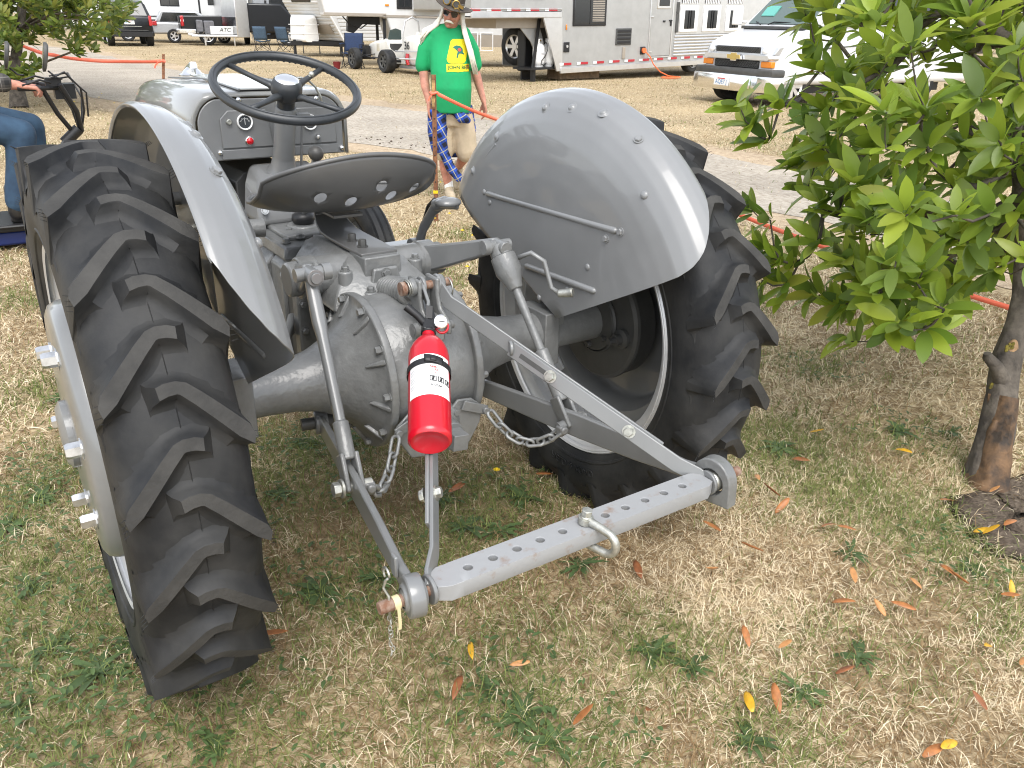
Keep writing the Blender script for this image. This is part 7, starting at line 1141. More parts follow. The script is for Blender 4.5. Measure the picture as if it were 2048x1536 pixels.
def hand(wrist,dirv,palmn,thumb,curl,L=.19):
    """list of prims: palm, five fingers of different length"""
    d=V(dirv).normalized(); nrm=V(palmn); nrm=(nrm-d*nrm.dot(d)).normalized(); s=d.cross(nrm); w=V(wrist); P=[]
    for k in range(4): P.append(('t',[w+s*(.024-.016*k)*.5,w+d*.05+s*(.027-.018*k),w+d*.092+s*(.030-.020*k)],[.017,.0135,.0105]))
    for k,(ln,) in enumerate([(.068,),(.078,),(.072,),(.056,)]):
        b0=w+d*.09+s*(.030-.020*k); c=curl*(1+.12*k); p=[b0]; ang=0
        for q in range(3):
            ang+=c; p.append(p[-1]+(d*math.cos(ang)+nrm*math.sin(ang))*ln*(.42,.32,.26)[q])
        P.append(('t',p,[.0095,.0088,.0080,.0068]))
    t0=w+d*.025+s*thumb*.022; t1=t0+(d*.7+s*thumb*.7+nrm*.3).normalized()*.04; t2=t1+(d*.9+s*thumb*.2+nrm*.45).normalized()*.032; t3=t2+(d*.85-s*thumb*.1+nrm*.5).normalized()*.024
    P.append(('t',[t0,t1,t2,t3],[.015,.012,.0105,.008])); return P
# ---- man in green; local x = to the right in view, y = away
MN=thing('person','man in a green T-shirt and dark hat with long white hair, standing by the stake','person',(2.62,4.36,0),R(-29.5)); MN.scale=(.93,.94,.94)
hc=V((.03,-.03,1.575)); HR=Mx.Rotation(R(-10),3,'Z')@Mx.Rotation(R(12),3,'Y')@Mx.Rotation(R(14),3,'X')
hp=lambda x,y,z:hc+HR@V((x,y,z))
prims=[('x',hc,(.076,.096,.112),HR),('x',hp(0,-.03,-.055),(.058,.062,.062),HR),('e',hp(0,-.105,-.018),(.015,.02,.02)),('t',[hp(0,-.09,.03),hp(0,-.112,-.02)],[.011,.015]),('e',hp(0,-.083,-.088),(.026,.02,.02)),
 ('x',hp(.032,-.075,-.025),(.028,.022,.025),HR),('x',hp(-.032,-.075,-.025),(.028,.022,.025),HR),('t',[hp(-.02,-.088,-.066),hp(.02,-.088,-.066)],[.009,.009]),('x',hp(.078,.0,-.005),(.012,.022,.033),HR),('x',hp(-.078,.0,-.005),(.012,.022,.033),HR),
 ('t',[(.0,.03,1.36),(.015,0,1.46),hp(0,.015,-.05)],[.075,.06,.055]),('t',[(-.13,.02,1.34),(.13,.02,1.34)],[.055,.055]),('t',[(0,.02,1.3),(0,.0,1.0),(0,.02,.8)],[.12,.13,.12])]
# arms
prims+=[('t',[(-.15,.03,1.33),(-.23,.03,1.12),(-.215,-.02,.985),(-.185,-.07,.86)],[.052,.045,.04,.027])]+hand((-.185,-.072,.855),(.10,-.05,-1),(.5,-.2,0),-1,.22)
prims+=[('t',[(.15,.04,1.33),(.225,.09,1.12),(.26,.07,1.0),(.30,.03,.87)],[.05,.044,.038,.026])]+hand((.302,.028,.865),(.15,-.05,-1),(-.6,-.2,0),1,.3)
# legs: right one planted, left one bent behind with the heel up
prims+=[('t',[(-.07,.02,.82),(-.055,.0,.47),(-.05,.03,.28),(-.015,.03,.09)],[.088,.058,.052,.036]),('t',[(.09,.03,.82),(.135,.02,.48),(.11,.18,.33),(.075,.34,.24)],[.088,.057,.050,.034])]
org('body','skin',MN,prims,.0085,4)
tee=org('t_shirt','tee',MN,[('t',[(-.12,.025,1.40),(0,.02,1.42),(.12,.03,1.40)],[.075,.08,.075]),('r',[ell(.775,.015,-.03,.165,.15),ell(.86,.015,-.04,.172,.16),ell(.98,.015,-.05,.178,.17),ell(1.1,.01,-.035,.176,.158),ell(1.22,.0,-.01,.172,.138),ell(1.33,0,.015,.165,.112),ell(1.41,.0,.02,.15,.09),ell(1.455,.01,.012,.085,.078)]),
  ('t',[(-.15,.025,1.365),(-.21,.03,1.28),(-.235,.03,1.15)],[.068,.066,.068]),('t',[(.15,.03,1.365),(.20,.06,1.28),(.225,.075,1.16)],[.066,.064,.064])],.0105,5)
sh=org('shorts','khaki',MN,[('r',[ell(.88,.01,.01,.17,.13),ell(.76,.01,.02,.185,.14),ell(.66,.015,.02,.18,.13)]),('t',[(-.065,.02,.72),(-.07,.0,.58),(-.065,-.0,.44)],[.115,.105,.10]),('t',[(.095,.02,.72),(.13,.02,.58),(.145,.03,.43)],[.115,.105,.102])],.011,4)
for px,py,pz,dx,dy,dz,nm in [(-.015,.02,.0,.02,-.14,.0,'shoe'),(.075,.345,.17,-.015,-.02,-.15,'shoe')]:
    a=V((px,py,pz+.05)); d=V((dx,dy,dz)); 
    org(nm,'shoe',MN,[('t',[a+V((0,.05,0)) if dz==0 else a+V((0,.05,.04)),a+d*.5,a+d+V((0,-.01,-.008))],[.043,.046,.038]),('t',[a,a+V((0,.0,.045))],[.045,.043])],.008,3)
org('sock','sock',MN,[('t',[(-.016,.028,.085),(-.022,.03,.15)],[.042,.042])],.007,2)
# tied plaid shirt
org('plaid_shirt','plaid',MN,[('r',[ell(.84,.01,.02,.178,.14),ell(.76,.01,.025,.192,.15)]),('r',[ell(.80,-.10,-.01,.10,.14),ell(.60,-.105,.0,.10,.135),ell(.42,-.085,.02,.085,.11)]),('t',[(-.09,-.12,.78),(-.085,-.13,.60),(-.06,-.11,.44),(.0,-.09,.30),(.075,-.07,.21)],[.035,.05,.045,.045,.04]),
  ('t',[(.05,-.13,.78),(.105,-.15,.74),(.155,-.15,.72)],[.035,.05,.03]),('r',[ell(.62,.05,.13,.10,.035),ell(.36,.05,.15,.09,.03)]),('t',[(.18,.12,.8),(.20,.14,.6),(.205,.14,.50)],[.03,.04,.03])],.009,3)
# hair, moustache
b=B(); r_=random.Random(9)
for k in range(80):
    s=-1 if k%2 else 1; t=r_.random(); st=hp(s*(.070+.01*r_.random()),-.03+.09*t,.02+.03*r_.random())
    if s<0: pts=[st,hp(s*.095,.0+.05*t,-.06),V((-.10-.03*t,-.02+.06*t,1.475)),V((-.165-.06*r_.random(),-.035+.10*t,1.435-.02*r_.random())),V((-.225-.03*r_.random(),-.03+.1*t,1.37-.06*r_.random()))]
    else: pts=[st,hp(s*.098,-.0+.05*t,-.07),V((.125+.02*t,-.09+.05*t,1.42)),V((.165+.03*r_.random(),-.135+.07*t,1.28)),V((.205+.04*r_.random(),-.14+.08*t,1.13-.04*r_.random()))]
    b.tube(pts,[.013,.016,.015,.012,.003],6)
b.build('hair','hair',MN,smooth=180)
b=B(); b.tube([hp(-.035,-.088,-.062),hp(-.018,-.104,-.050),hp(0,-.108,-.046),hp(.018,-.104,-.050),hp(.035,-.088,-.062)],[.005,.010,.011,.010,.005],8); b.build('moustache','hair',MN,smooth=180)
b=B(); b.tube([hp(-.018,-.099,-.074),hp(.018,-.099,-.074)],.004,6); b.build('lips',mat('lips',(.38,.13,.11),.5),MN,smooth=180)
gl=B()
for s in (-1,1): gl.add([hp(s*x,-.101-.0+.018*(x/.065)**2-.004,z) for x,z in [(.007,.028),(.05,.034),(.064,.022),(.060,-.004),(.03,-.014),(.010,-.002)]]+[hp(s*x,-.097+.018*(x/.065)**2,z) for x,z in [(.007,.028),(.05,.034),(.064,.022),(.060,-.004),(.03,-.014),(.010,-.002)]],[(0,1,2,3,4,5),(11,10,9,8,7,6)]+[(i,(i+1)%6,6+(i+1)%6,6+i) for i in range(6)])
for s in (-1,1): gl.tube([hp(s*.063,-.085,.02),hp(s*.08,.0,.012)],.003,6)
gl.tube([hp(-.01,-.105,.022),hp(.01,-.105,.022)],.003,6); gl.build('sunglasses','shadeg',MN,smooth=30)
# hat with brass goggles
HM=HR@Mx.Rotation(R(-6),3,'X')@Mx.Rotation(R(8),3,'Y'); hh=lambda x,y,z:hp(0,0,.055)+HM@V((x,y,z))
b=B(); n=40
ring=lambda r0,z0,ryk=1.12,curl=0:[hh(r0*math.cos(2*PI*k/n),r0*ryk*math.sin(2*PI*k/n),z0+curl*abs(math.cos(2*PI*k/n))**2) for k in range(n)]
b.loft([ring(.083,.0),ring(.12,-.006,1.1,.006),ring(.165,-.012,1.08,.022),ring(.168,-.008,1.08,.026),ring(.12,.002,1.1,.008),ring(.086,.010),ring(.086,.05),ring(.083,.11),ring(.080,.135),ring(.06,.148),ring(.03,.142)],True,True)
ht=b.build('hat','hat',MN,smooth=60)
b=B(); b.loft([ring(.089,.012),ring(.090,.045),ring(.087,.046)],True,False); b.build('hat_band','hatl',ht)
for s in (-1,1):
    c=hh(s*.04-.005,-.104,.035); ax=HM@V((s*.25,-1,.15)); b=B(); b.lathe([(.022,-.012),(.031,-.01),(.034,0),(.034,.012),(.028,.016),(.025,.012)],c,ax,22); g_=b.build('goggle','brass',ht,smooth=40); b=B(); b.lathe([(0,.010),(.026,.010)],c,ax,18); b.build('goggle_lens','glass',g_)
b=B(); b.tube([hh(.06+.02*math.cos(a),-.11-.01*k,.0+.02*math.sin(a)) for k,a in enumerate([R(-60+30*k) for k in range(8)])],.005,6); b.box(hh(.075,-.095,.03),(.05,.03,.02),HM); b.build('brass_trim','brass',ht)
# printed logo, laid on the shirt
dg=bpy.context.evaluated_depsgraph_get(); bv=BVHTree.FromPolygons([v.co[:] for v in tee.data.vertices],[p.vertices[:] for p in tee.data.polygons])
def onshirt(x,z,off=.004):
    h=bv.ray_cast(V((x,-1,z)),V((0,1,0)))[0]; return V((x,(h.y if h else -.15)-off,z))
def decal(poly,mt,name,off,n=12):
    # fill a polygon by a fan of rings towards its centre
    pp=[]
    for i in range(len(poly)):
        a_,c_=poly[i],poly[(i+1)%len(poly)]; m_=max(1,int(math.hypot(c_[0]-a_[0],c_[1]-a_[1])/.009)); pp+=[(a_[0]+(c_[0]-a_[0])*k/m_,a_[1]+(c_[1]-a_[1])*k/m_) for k in range(m_)]
    poly=pp
    c=(sum(p[0] for p in poly)/len(poly),sum(p[1] for p in poly)/len(poly)); b=B(); b.loft([[onshirt(c[0]+(x-c[0])*k,c[1]+(z-c[1])*k,off) for x,z in poly] for k in (1,.88,.76,.64,.52,.4,.28,.15,.02)],True,False); return b.build(name,mt,tee,smooth=0)
M['ylw']=mat('yellow_print',(.72,.60,.01),.7); M['teal']=mat('teal_print',(.01,.13,.10),.7); M['grn']=mat('green_print',(.01,.22,.10),.7)
LX,LZ=.075,1.275
def rr(w,h,r,sk=.02): return [(LX+(sx*(w-r)+r*math.cos(a))+(-sk)*(sz),LZ+sz*(h-r)+r*math.sin(a)) for sx,sz,a0 in [(1,1,0),(-1,1,90),(-1,-1,180),(1,-1,270)] for a in [R(a0+15*k) for k in range(7)]]
decal(rr(.083,.095,.035,-.015),'ylw','logo_panel',.004)
fig=[(-.065,.035),(-.05,.03),(-.02,.045),(.02,.04),(.045,.015),(.05,-.02),(.062,-.032),(.055,-.038),(.035,-.03),(.01,-.03),(-.005,-.06),(.0,-.07),(-.018,-.066),(-.012,-.035),(-.005,-.01),(-.03,.012)]
decal([(LX+x*.85,LZ+z*.85+.008) for x,z in fig],'teal','logo_figure',.0065); decal([(LX+.012+.016*math.cos(a),LZ+.012+.014*math.sin(a)) for a in [R(45*k) for k in range(8)]],'redink','logo_patch',.008)
decal([(LX+x,LZ-.128+z) for x,z in [(-.10,-.035),(-.05,-.03),(0,-.034),(.05,-.028),(.092,-.03),(.096,.03),(.05,.03),(0,.026),(-.05,.03),(-.102,.026)]],'ylw','logo_backing',.004)
def stext(body,size,mt,x,z,al): return text(body,size,mt,tee,'lettering',(0,0,0),(1,0,0),(0,0,1),al,.0003,lambda c:onshirt(x+c.x,z+c.y,.0075),0,.0006)
stext('JOHN BEE',.040,'grn',LX-.088,LZ-.126,'LEFT'); stext('R',.052,'redink',LX+.082,LZ-.124,'CENTER')
# ---- rider on the scooter, mostly out of frame
RD=thing('person','seated rider in blue jeans and black boots gripping scooter handlebars','person',(-.545,4.3,-.045),R(-2))
prims=[('e',(-.30,.12,1.62),(.085,.1,.12)),('e',(-.21,.12,1.60),(.022,.016,.02)),('t',[(-.33,.12,1.38),(-.31,.12,1.55)],[.06,.055]),('x',(-.3,.03,1.62),(.018,.012,.03),Mx.Identity(3)),('e',(-.225,.12,1.55),(.03,.04,.03)),
 ('t',[(-.38,.12,.85),(-.36,.12,1.1),(-.34,.12,1.36)],[.15,.15,.12]),
 ('t',[(-.33,-.07,1.33),(-.24,-.10,1.12),(-.06,-.07,1.075),(.075,-.06,1.055)],[.055,.045,.04,.027])]+hand((.075,-.06,1.055),(1,-.05,-.12),(.05,.15,-1),1,.62)
prims+=[('t',[(-.33,.31,1.33),(-.24,.36,1.12),(-.06,.36,1.06),(.07,.36,1.03)],[.055,.045,.04,.027])]+hand((.07,.36,1.03),(1,.05,-.12),(.05,-.15,-1),-1,.62)
org('body','skin',RD,prims,.008,3)
org('shirt','plaidd',RD,[('r',[ell(.82,-.38,.12,.15,.19),ell(1.0,-.37,.12,.155,.2),ell(1.25,-.35,.12,.14,.2),ell(1.38,-.34,.12,.1,.15),ell(1.44,-.33,.12,.07,.08)]),('t',[(-.33,-.07,1.33),(-.245,-.10,1.12),(-.01,-.068,1.072)],[.075,.062,.058]),('t',[(-.33,.31,1.33),(-.245,.36,1.12),(-.05,.36,1.065)],[.075,.062,.056])],.011,4)
b=B(); b.ball((-.33,.12,1.68),(.1,.115,.1),16,10); b.build('hair','hatl',RD,smooth=180)
org('jeans','denim',RD,[('t',[(-.38,.0,.80),(-.18,-.03,.83),(.03,-.05,.775)],[.135,.108,.085]),('t',[(.03,-.05,.775),(-.01,-.045,.58),(-.06,-.04,.36)],[.088,.083,.085]),('t',[(-.38,.24,.80),(-.15,.28,.83),(.10,.31,.775)],[.135,.108,.085]),('t',[(.10,.31,.775),(.09,.31,.58),(.06,.31,.36)],[.088,.078,.078]),('e',(-.4,.12,.84),(.15,.2,.13))],.011,3)
for y in (-.045,.31): org('boot','leather',RD,[('t',[(-.09,y,.30),(-.03,y,.285),(.06,y,.262)],[.05,.046,.036]),('t',[(-.08,y,.38),(-.085,y,.29)],[.055,.052]),('t',[(-.11,y,.245),(.07,y,.242)],[.025,.024])],.008,3)
SC=thing('scooter','black and blue mobility scooter with mirrors and cabled handlebars','scooter',(-.545,4.3,-.02),R(-2))
b=B(); b.box((-.33,.13,.17),(1.05,.42,.045)); b.box((-.02,.13,.19),(.4,.5,.02)); b.build('deck','blk',SC,bevel=.01); b=B(); b.box((-.40,.13,.10),(.85,.34,.09)); b.tube([(.2,.13,.12),(.55,.13,.14)],.03,10); b.build('frame',mat('blue_scooter_paint',(.003,.016,.11),.5,coat=.2),SC,bevel=.015)
wheel(SC,(.55,.13,.20),(0,-1,0),.20,.10,'galv',5)
for y in (-.12,.38): wheel(SC,(-.75,y,.17),(0,-1 if y<.1 else 1,0),.17,.09,'galv',5)
wheel(SC,(.05,-.10,.12),(0,-1,0),.075,.05,'darkc',6,name='small_wheel')
b=B(); b.tube([(-.42,.13,.15),(-.42,.13,.62)],.03,12); b.box((-.42,.13,.66),(.4,.42,.08)); b.box((-.63,.13,.9),(.07,.40,.4)); b.build('seat','leather',SC,bevel=.03)
b=B(); b.tube([(.47,.13,.22),(.40,.13,.42),(.31,.13,.68)],.026,10); b.tube([(.27,.10,.66),(.37,.10,.745)],.036,12); b.tube([(.20,-.02,1.0),(.26,.03,.85),(.33,.10,.73)],.015,8); b.tube([(.30,-.02,1.03),(.37,.03,.86),(.385,.11,.73)],.017,8); b.tube([(.30,.28,1.03),(.37,.22,.86),(.385,.15,.73)],.017,8); b.build('steering_post','blk',SC,smooth=50)
b=B()
for y0,y1 in ((-.10,.02),(.30,.42)):
    b.tube([(.06,y0+.03,1.015),(.20,(y0+y1)/2,1.01),(.33,.12,1.0)],.014,8)
hb=b.build('handlebar','blk',SC,smooth=60)
for y in (-.07,.37): b=B(); b.tube([(.06,y,1.015),(.19,y+(.02 if y<.1 else -.02),1.012)],.019,12); b.build('grip','blk',hb)
for y in (-.04,.34): b=B(); b.tube([(.25,y,1.04),(.19,y-.03,1.06),(.09,y-.05,1.03)],.007,6); b.build('brake_lever','blk',hb,smooth=180)
b=B(); b.tube([(.25,.0,1.06),(.34,-.0,1.10),(.42,.03,1.0),(.42,.08,.86),(.39,.1,.75)],.007,6); b.tube([(.22,.02,1.05),(.36,.03,1.07),(.45,.06,.97),(.44,.1,.82)],.006,6); b.tube([(.27,.3,1.06),(.38,.26,1.08),(.43,.2,.93),(.40,.15,.78)],.006,6); b.box((.27,.05,1.04),(.09,.07,.05)); b.box((.33,.13,.98),(.12,.14,.09)); b.build('cables','blk',SC,smooth=50)
for x,y,z,mt in [(.25,-.03,1.19,'blk'),(.06,.48,1.18,'blk')]:
    a=.22; b=B(); b.loft([[(x+dx*math.cos(t)*0+dx+.03*math.sin(a)*math.sin(t)*2.6,y+.055*k*math.cos(t),z+.085*k*math.sin(t)) for t in [2*PI*q/20 for q in range(20)]] for dx,k in ((-.012,1),(.004,1.0),(.012,.8))]); mr=b.build('mirror','darkc',SC,smooth=40)
    b=B(); b.loft([[(x-.0135+.03*math.sin(a)*math.sin(t)*2.6*k,y+.05*k*math.cos(t),z+.078*k*math.sin(t)) for t in [2*PI*q/20 for q in range(20)]] for k in (1,.02)],True,False); b.build('mirror_glass','chrome',mr)
    b=B(); b.tube([(x,y,z-.08),(x+.04,y,z-.12),(x+.07,y+(.02 if y<.2 else -.05),1.06)],.006,6); b.build('mirror_arm','blk',mr,smooth=180)
# ================================================================ trees, stakes, tape
M['bark']=mat('grey_bark',(.04,.033,.027),.9,var=(16,.5),col2=(.13,.11,.088),bump=(30,1.0),detail=8)
M['bark2']=mat('peeled_brown_bark',(.03,.02,.013),.75,var=(15,.5),col2=(.17,.095,.045),bump=(30,.8),detail=8)
M['cutwood']=mat('bare_wood_scar',(.30,.185,.095),.7,var=(25,.3))
M['lichen']=mat('yellow_lichen',(.16,.13,.02),.9,var=(60,.5))
def leafmesh(r_,L0,L1,cols,b,n,base,axis,data,spread=(.35,1.25),drop=0,seg=5):
    axis=V(axis).normalized(); u,v,_=basis(axis)
    for i in range(n):
        a=2.4*i+r_.uniform(-.3,.3); t=r_.uniform(*spread); d=axis*math.cos(t)+(u*math.cos(a)+v*math.sin(a))*math.sin(t); d.z-=drop*r_.random()
        L=r_.uniform(L0,L1); n0=len(b.v)
        up=(axis*1.1+V((r_.uniform(-.3,.3),r_.uniform(-.3,.3),.55))).normalized() if abs(d.normalized().dot(axis))<.98 else u
        leafgeo(b,V(base)+d.normalized()*.012+axis*r_.uniform(-.035,.02),d,up,L,L*r_.uniform(.34,.45),r_.uniform(.0,.28),r_.uniform(.08,.3))
        c=r_.choice(cols); k=r_.uniform(.8,1.2); data+=[tuple(x*k for x in c)]*(len(b.v)-n0)
def colbuild(b,data,name,parent,mt='leafc'):
    me=bpy.data.meshes.new(name); me.from_pydata(b.v,[],b.f); at=me.attributes.new('Col','FLOAT_COLOR','POINT')
    at.data.foreach_set('color',np.array([(*c,1) for c in data],np.float32).reshape(-1)); me.shade_smooth(); me.materials.append(M[mt]); return link(name,me,parent)
GREEN=[(.235,.33,.04),(.30,.39,.045),(.17,.26,.035),(.19,.27,.06),(.34,.41,.055),(.26,.35,.04),(.13,.20,.04)]
def trunkmesh(b,pts,n=18,rough=.10,seed=0):
    r_=random.Random(seed); m=len(pts); rings=[]; u=None
    fine=[]
    for i in range(m-1):
        for k in range(5): t=k/5; fine.append(tuple(pts[i][j]+(pts[i+1][j]-pts[i][j])*t for j in range(4)))
    fine.append(pts[-1]); ph=[r_.uniform(0,6.3) for _ in range(6)]
    for i,q in enumerate(fine):
        t=(V(fine[min(i+1,len(fine)-1)][:3])-V(fine[max(i-1,0)][:3])).normalized()
        if u is None: u=basis(t)[0]
        u=(u-t*u.dot(t)).normalized(); v=t.cross(u); s=i*.35
        rings.append([V(q[:3])+(u*math.cos(a)+v*math.sin(a))*q[3]*(1+rough*(math.sin(2*a+ph[0]+s*.4)+.7*math.sin(3*a+ph[1]-s*.6)+.5*math.sin(5*a+ph[2]+s)+.4*math.sin(7*a+ph[3]-s*1.3)+.5*r_.uniform(-.5,.5))) for a in [2*PI*k/n for k in range(n)]])
    b.loft(rings); return rings
T1=thing('broadleaf_tree','small glossy leaved tree with scarred trunk at the right','tree',(0,0,0))
tk=[tuple(q) for q in TRK_R]
b=B(); trunkmesh(b,tk,20,.09,3); t_=b.build('trunk','bark',T1,smooth=60)
b=B(); lo=[(tk[0][0],tk[0][1],-.02,tk[0][3]*1.12)]+[(q[0]-.006,q[1]-.012,q[2],q[3]*1.0) for q in tk[1:4]]+[(tk[3][0]-.01,tk[3][1]-.02,tk[3][2]+.02,tk[3][3]*.6)]; trunkmesh(b,lo,18,.13,8); b.build('peeled_bark','bark2',t_,smooth=60)
b=B(); S0=V(tk[4][:3]); dirc=(V((-.8821,-1.8265,1.2))-S0).normalized()
b.ball(S0+dirc*.028+V((.02,0,.03)),(.026,.02,.045),14,10); b.build('scar','cutwood',t_,smooth=180)
b=B(); q=V(tk[2][:3])+dirc*.036; b.ball(q+V((-.01,0,-.03)),(.03,.02,.08),14,10); b.build('scar','bark2',t_,smooth=180)
b=B(); b.tube([V(q) for q in STUB]+[V(STUB[2])+V((-.004,0,.012))],[.03,.022,.017,.012],14); b.build('stub','bark',t_,smooth=60)
b=B(); r_=random.Random(2)
for k in range(26): p=V(tk[4][:3])+dirc*.05+V((r_.uniform(-.06,.05),0,r_.uniform(-.09,.06))); b.ball(p,(.008,.006,.008),6,4)
b.build('lichen','lichen',t_)
SPR=[V(q) for q in SPR]; top=[V(q[:3]) for q in tk[6:]]
# limbs: greedy tree from the trunk through the sprigs
nodes=[(p,None) for p in top]; order=sorted(range(len(SPR)),key=lambda i:min((SPR[i]-p).length for p in top)); pos=list(top); par=[None]*len(top); cnt=[0]*len(top)
for i in order:
    p=SPR[i]; j=min(range(len(pos)),key=lambda k:(pos[k]-p).length+(.10 if par[k] is None else 0)+.02*max(0,cnt[k]-2)); pos.append(p); par.append(j); cnt.append(0); cnt[j]+=1
wt=[1]*len(pos)
for k in range(len(pos)-1,-1,-1):
    if par[k] is not None: wt[par[k]]+=wt[k]
b=B()
for k in range(len(pos)):
    if par[k] is None: continue
    a,c=pos[par[k]],pos[k]; mid=(a+c)/2+V((0,0,-.03*(c-a).length/.2)); r1=.0022*wt[k]**.52; r0=.0022*max(wt[k],1)**.52*1.15; b.tube([a,mid,c],[r0,(r0+r1)/2,r1],7)
b.build('branches','bark',T1,smooth=60)
cen=V((2.25,-.55,1.35)); r_=random.Random(5); camp=V((CX,CY,1.43))
ordr=sorted(range(len(SPR)),key=lambda i:(SPR[i]-camp).length)
protos=[]
for k in range(14):
    bb=B(); data=[]; L=r_.uniform(.07,.135); leafgeo(bb,(0,0,0),(1,0,0),(0,0,1),L,L*r_.uniform(.40,.50),r_.uniform(-.08,.38),r_.uniform(.04,.28),0,8); c=GREEN[k%7]; data=[tuple(x*r_.uniform(.95,1.1) for x in c)]*len(bb.v); o=colbuild(bb,data,'leaf',None); protos.append(o.data); bpy.data.objects.remove(o)
nl=0; bb=B(); data=[]
vis=set(range(40))
for i in list(range(len(SPR))):
    p=SPR[i]; out_=(p-cen).normalized()
    ax=(out_*.8+V((0,0,.75))+V((r_.uniform(-.4,.4),r_.uniform(-.4,.4),r_.uniform(-.3,.4)))).normalized(); n=r_.randint(7,11)
    if i in vis and nl<300:
        u,v,_=basis(ax)
        for q in range(n):
            if nl>=300: break
            a=2.4*q+r_.uniform(-.3,.3); t=r_.uniform(.4,1.3); d=(ax*math.cos(t)+(u*math.cos(a)+v*math.sin(a))*math.sin(t)).normalized()
            up=(ax*.8+V((0,0,.55))+out_*.6+V((r_.uniform(-.35,.35),r_.uniform(-.35,.35),0))).normalized(); up=(up-d*up.dot(d)).normalized(); s=up.cross(d)
            o=bpy.data.objects.new('leaf',r_.choice(protos)); COL.objects.link(o); o.parent=T1; o.rotation_euler=Mx((d,s,up)).transposed().to_euler(); o.location=p+d*.012+ax*r_.uniform(-.03,.02); nl+=1
    else: leafmesh(r_,.07,.132,GREEN,bb,n,p,ax,data)
    if r_.random()<.03: leafmesh(r_,.06,.09,[(.42,.16,.02),(.35,.20,.03)],bb,1,p,(0,0,-1),data)
fo=colbuild(bb,data,'foliage',T1); fo['kind']='stuff'
# left tree, farther off
T2=thing('broadleaf_tree','bushy green tree with low branches at the far left','tree',(0,0,0))
b=B(); trunkmesh(b,[(*q,r) for q,r in zip(TRK_L,[.13,.09,.08,.07,.06,.04])],14,.12,4); b.build('trunk','bark',T2,smooth=60)
SPL=[V(q) for q in SPL]; top=[V(q) for q in TRK_L[1:]]; b=B()
for p in SPL[::4]+SPL[-8:]:
    a=min(top,key=lambda q:(q-p).length); b.tube([a,(a+p)/2+V((0,0,.08)),p],[.022,.014,.006],6)
b.build('branches','bark',T2,smooth=60)
bb=B(); data=[]; G2=[(.15,.20,.035),(.19,.24,.045),(.115,.165,.03),(.09,.14,.03),(.24,.25,.05)]; cen=V(TRK_L[3])
for p in SPL:
    ax=((p-cen).normalized()*.7+V((r_.uniform(-.5,.5),r_.uniform(-.5,.5),.5+r_.uniform(-.4,.4)))).normalized()
    for q in range(5): leafmesh(r_,.10,.19,G2,bb,6,p+V((r_.uniform(-.14,.14),r_.uniform(-.14,.14),r_.uniform(-.12,.12))),ax,data,seg=3)
fo=colbuild(bb,data,'foliage',T2); fo['kind']='stuff'
# distant trees beyond the campers
for i,(x,y,h) in enumerate([(-16,62,9),(-6,70,10),(4,76,11),(15,72,10),(27,68,11),(40,60,10),(50,46,11),(58,30,10)]):
    t=thing('distant_tree','dark green tree of the far tree line behind the campers','tree',(x,y,0),i,'trees of the far tree line')
    if i==0:
        b=B(); b.tube([(0,0,0),(.1,0,3),(0,.1,7)],[.35,.25,.1],8); me1=b.build('trunk','bark',t).data
        bb=B(); data=[]
        for k in range(900):
            a=r_.uniform(0,6.3); zz=r_.uniform(1.5,9.5); rad=3.6*math.sin(PI*min(1,(zz-.6)/9.6))**.7*math.sqrt(r_.random()); leafmesh(r_,.45,.8,[(.035,.06,.018),(.05,.08,.022),(.028,.05,.016)],bb,2,(rad*math.cos(a),rad*math.sin(a),zz),(math.cos(a),math.sin(a),.6),data)
        me2=colbuild(bb,data,'crown',t).data
    else:
        for nm,me in (('trunk',me1),('crown',me2)): o=bpy.data.objects.new(nm,me); COL.objects.link(o); o.parent=t
    t.scale=(h/10,)*3
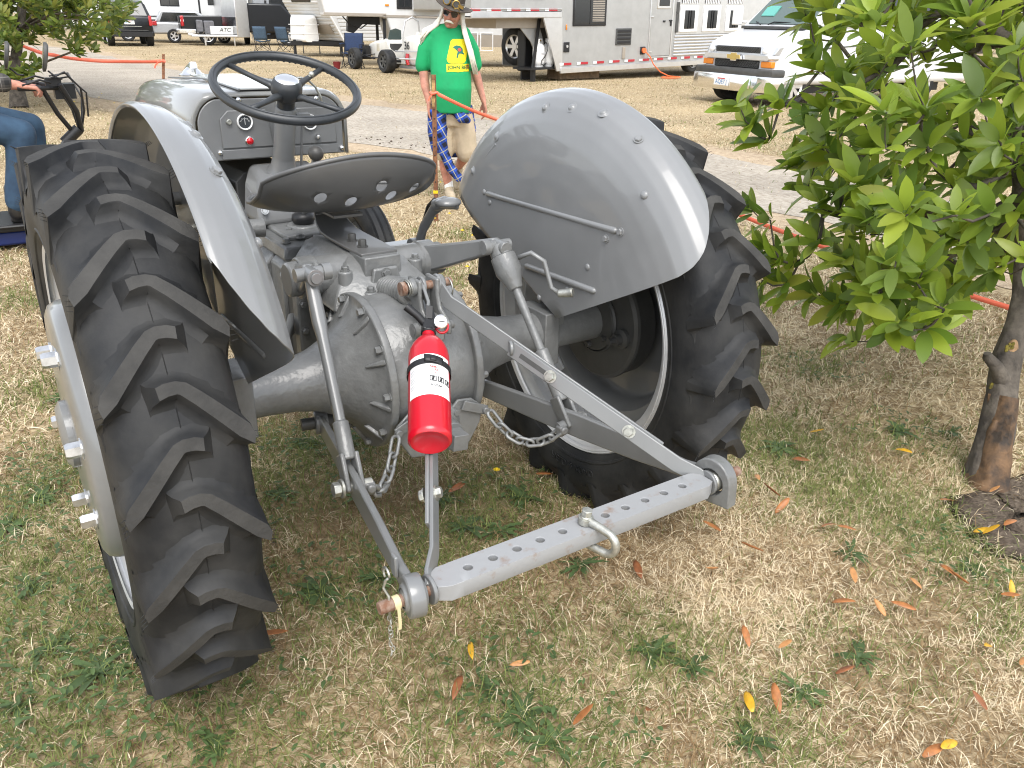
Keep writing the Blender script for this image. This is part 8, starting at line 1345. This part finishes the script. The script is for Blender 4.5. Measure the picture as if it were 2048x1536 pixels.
# stakes and tape
M['stake']=mat('rusty_stake',(.12,.045,.022),.8,var=(25,.4),col2=(.26,.12,.055),bump=(60,.3)); M['stakeg']=mat('worn_yellow_paint',(.36,.23,.09),.7,var=(40,.4)); M['tapeo']=mat('orange_flagging',(.93,.20,.12),.5); M['tapeo'].node_tree.nodes['Principled BSDF'].inputs['Specular IOR Level'].default_value=.4
def stake(base,topz,rz,lab,lean=(0,0),w=.034):
    t=thing('stake',lab,'stake',base,rz); b=B(); h=topz; ring=lambda z:[(x+lean[0]*z/h,y+lean[1]*z/h,z) for x,y in [(-w/2,0),(-w/2+.004,-.012),(w/2-.004,-.012),(w/2,0),(w/2-.003,.002),(w/2-.006,-.008),(-w/2+.006,-.008),(-w/2+.003,.002)]]
    b.loft([ring(-.1),ring(h)]); b.build('post','stake',t)
    for k in range(int(h/.065)): z=.05+.065*k; bb=B(); bb.cyl((lean[0]*z/h,-.0125+lean[1]*z/h,z),(0,1,0),.0055,.002,10); bb.build('hole','ink',t)
    return t
st=stake((2.09,3.656,0),1.067,-.6,'rusty perforated steel stake in front of the man in green')
for z,h in [(.98,.10),(.90,.05),(.86,.03)]: b=B(); b.box((-.002,-.0135,z),(.022,.002,h)); b.build('worn_paint','stakeg',st)
b=B(); b.box((0,-.014,.235),(.036,.006,.022)); b.build('yellow_mark','yel',st)
sl=STAKE_L; stake((sl[0][0],sl[0][1],0),max(.45,sl[1][2]),-.3,'thin leaning rusty stake beside the track beyond the bonnet',(sl[1][0]-sl[0][0],sl[1][1]-sl[0][1]),.06)
def tape(pts,wd,lab,knot,ks):
    t=thing('barrier_tape',lab,'tape'); P=[V(q) for q in pts]; fine=[]
    for i in range(len(P)-1):
        for k in range(6): s=k/6; fine.append(P[i].lerp(P[i+1],s)+V((0,0,-.012*math.sin(PI*s))))
    fine.append(P[-1]); rings=[]
    for i,p in enumerate(fine):
        a=.35*math.sin(i*.5)+.2; rings.append([p+V((0,math.sin(a)*wd/2,-math.cos(a)*wd/2)),p+V((0,-math.sin(a)*wd/2,math.cos(a)*wd/2))])
    b=B(); b.loft(rings,False,False); b.build('ribbon','tapeo',t,solid=.0012)
    k_=V(knot); b=B(); b.tube([k_+V((ks*math.cos(a),ks*math.sin(a),.15*ks*math.sin(3*a))) for a in [2*PI*k/12 for k in range(12)]],ks*.38,6,closed=True); b.strip([k_+V((-ks*.6,-ks*.4,0)),k_+V((-ks*1.9,-ks*.8,-ks*1.0)),k_+V((-ks*2.4,-ks*.8,-ks*2.0))],(0,0,1),ks*.5,.001); b.build('knot','tapeo',t); return t
tape(TAPE_R,.027,'orange barrier tape running right from the stake, passing behind the fender',(2.09,3.65,.943),.026)
tape(TAPE_L,.075,'orange barrier tape sagging across the far end of the track',tuple(TAPE_L[0]),.07)
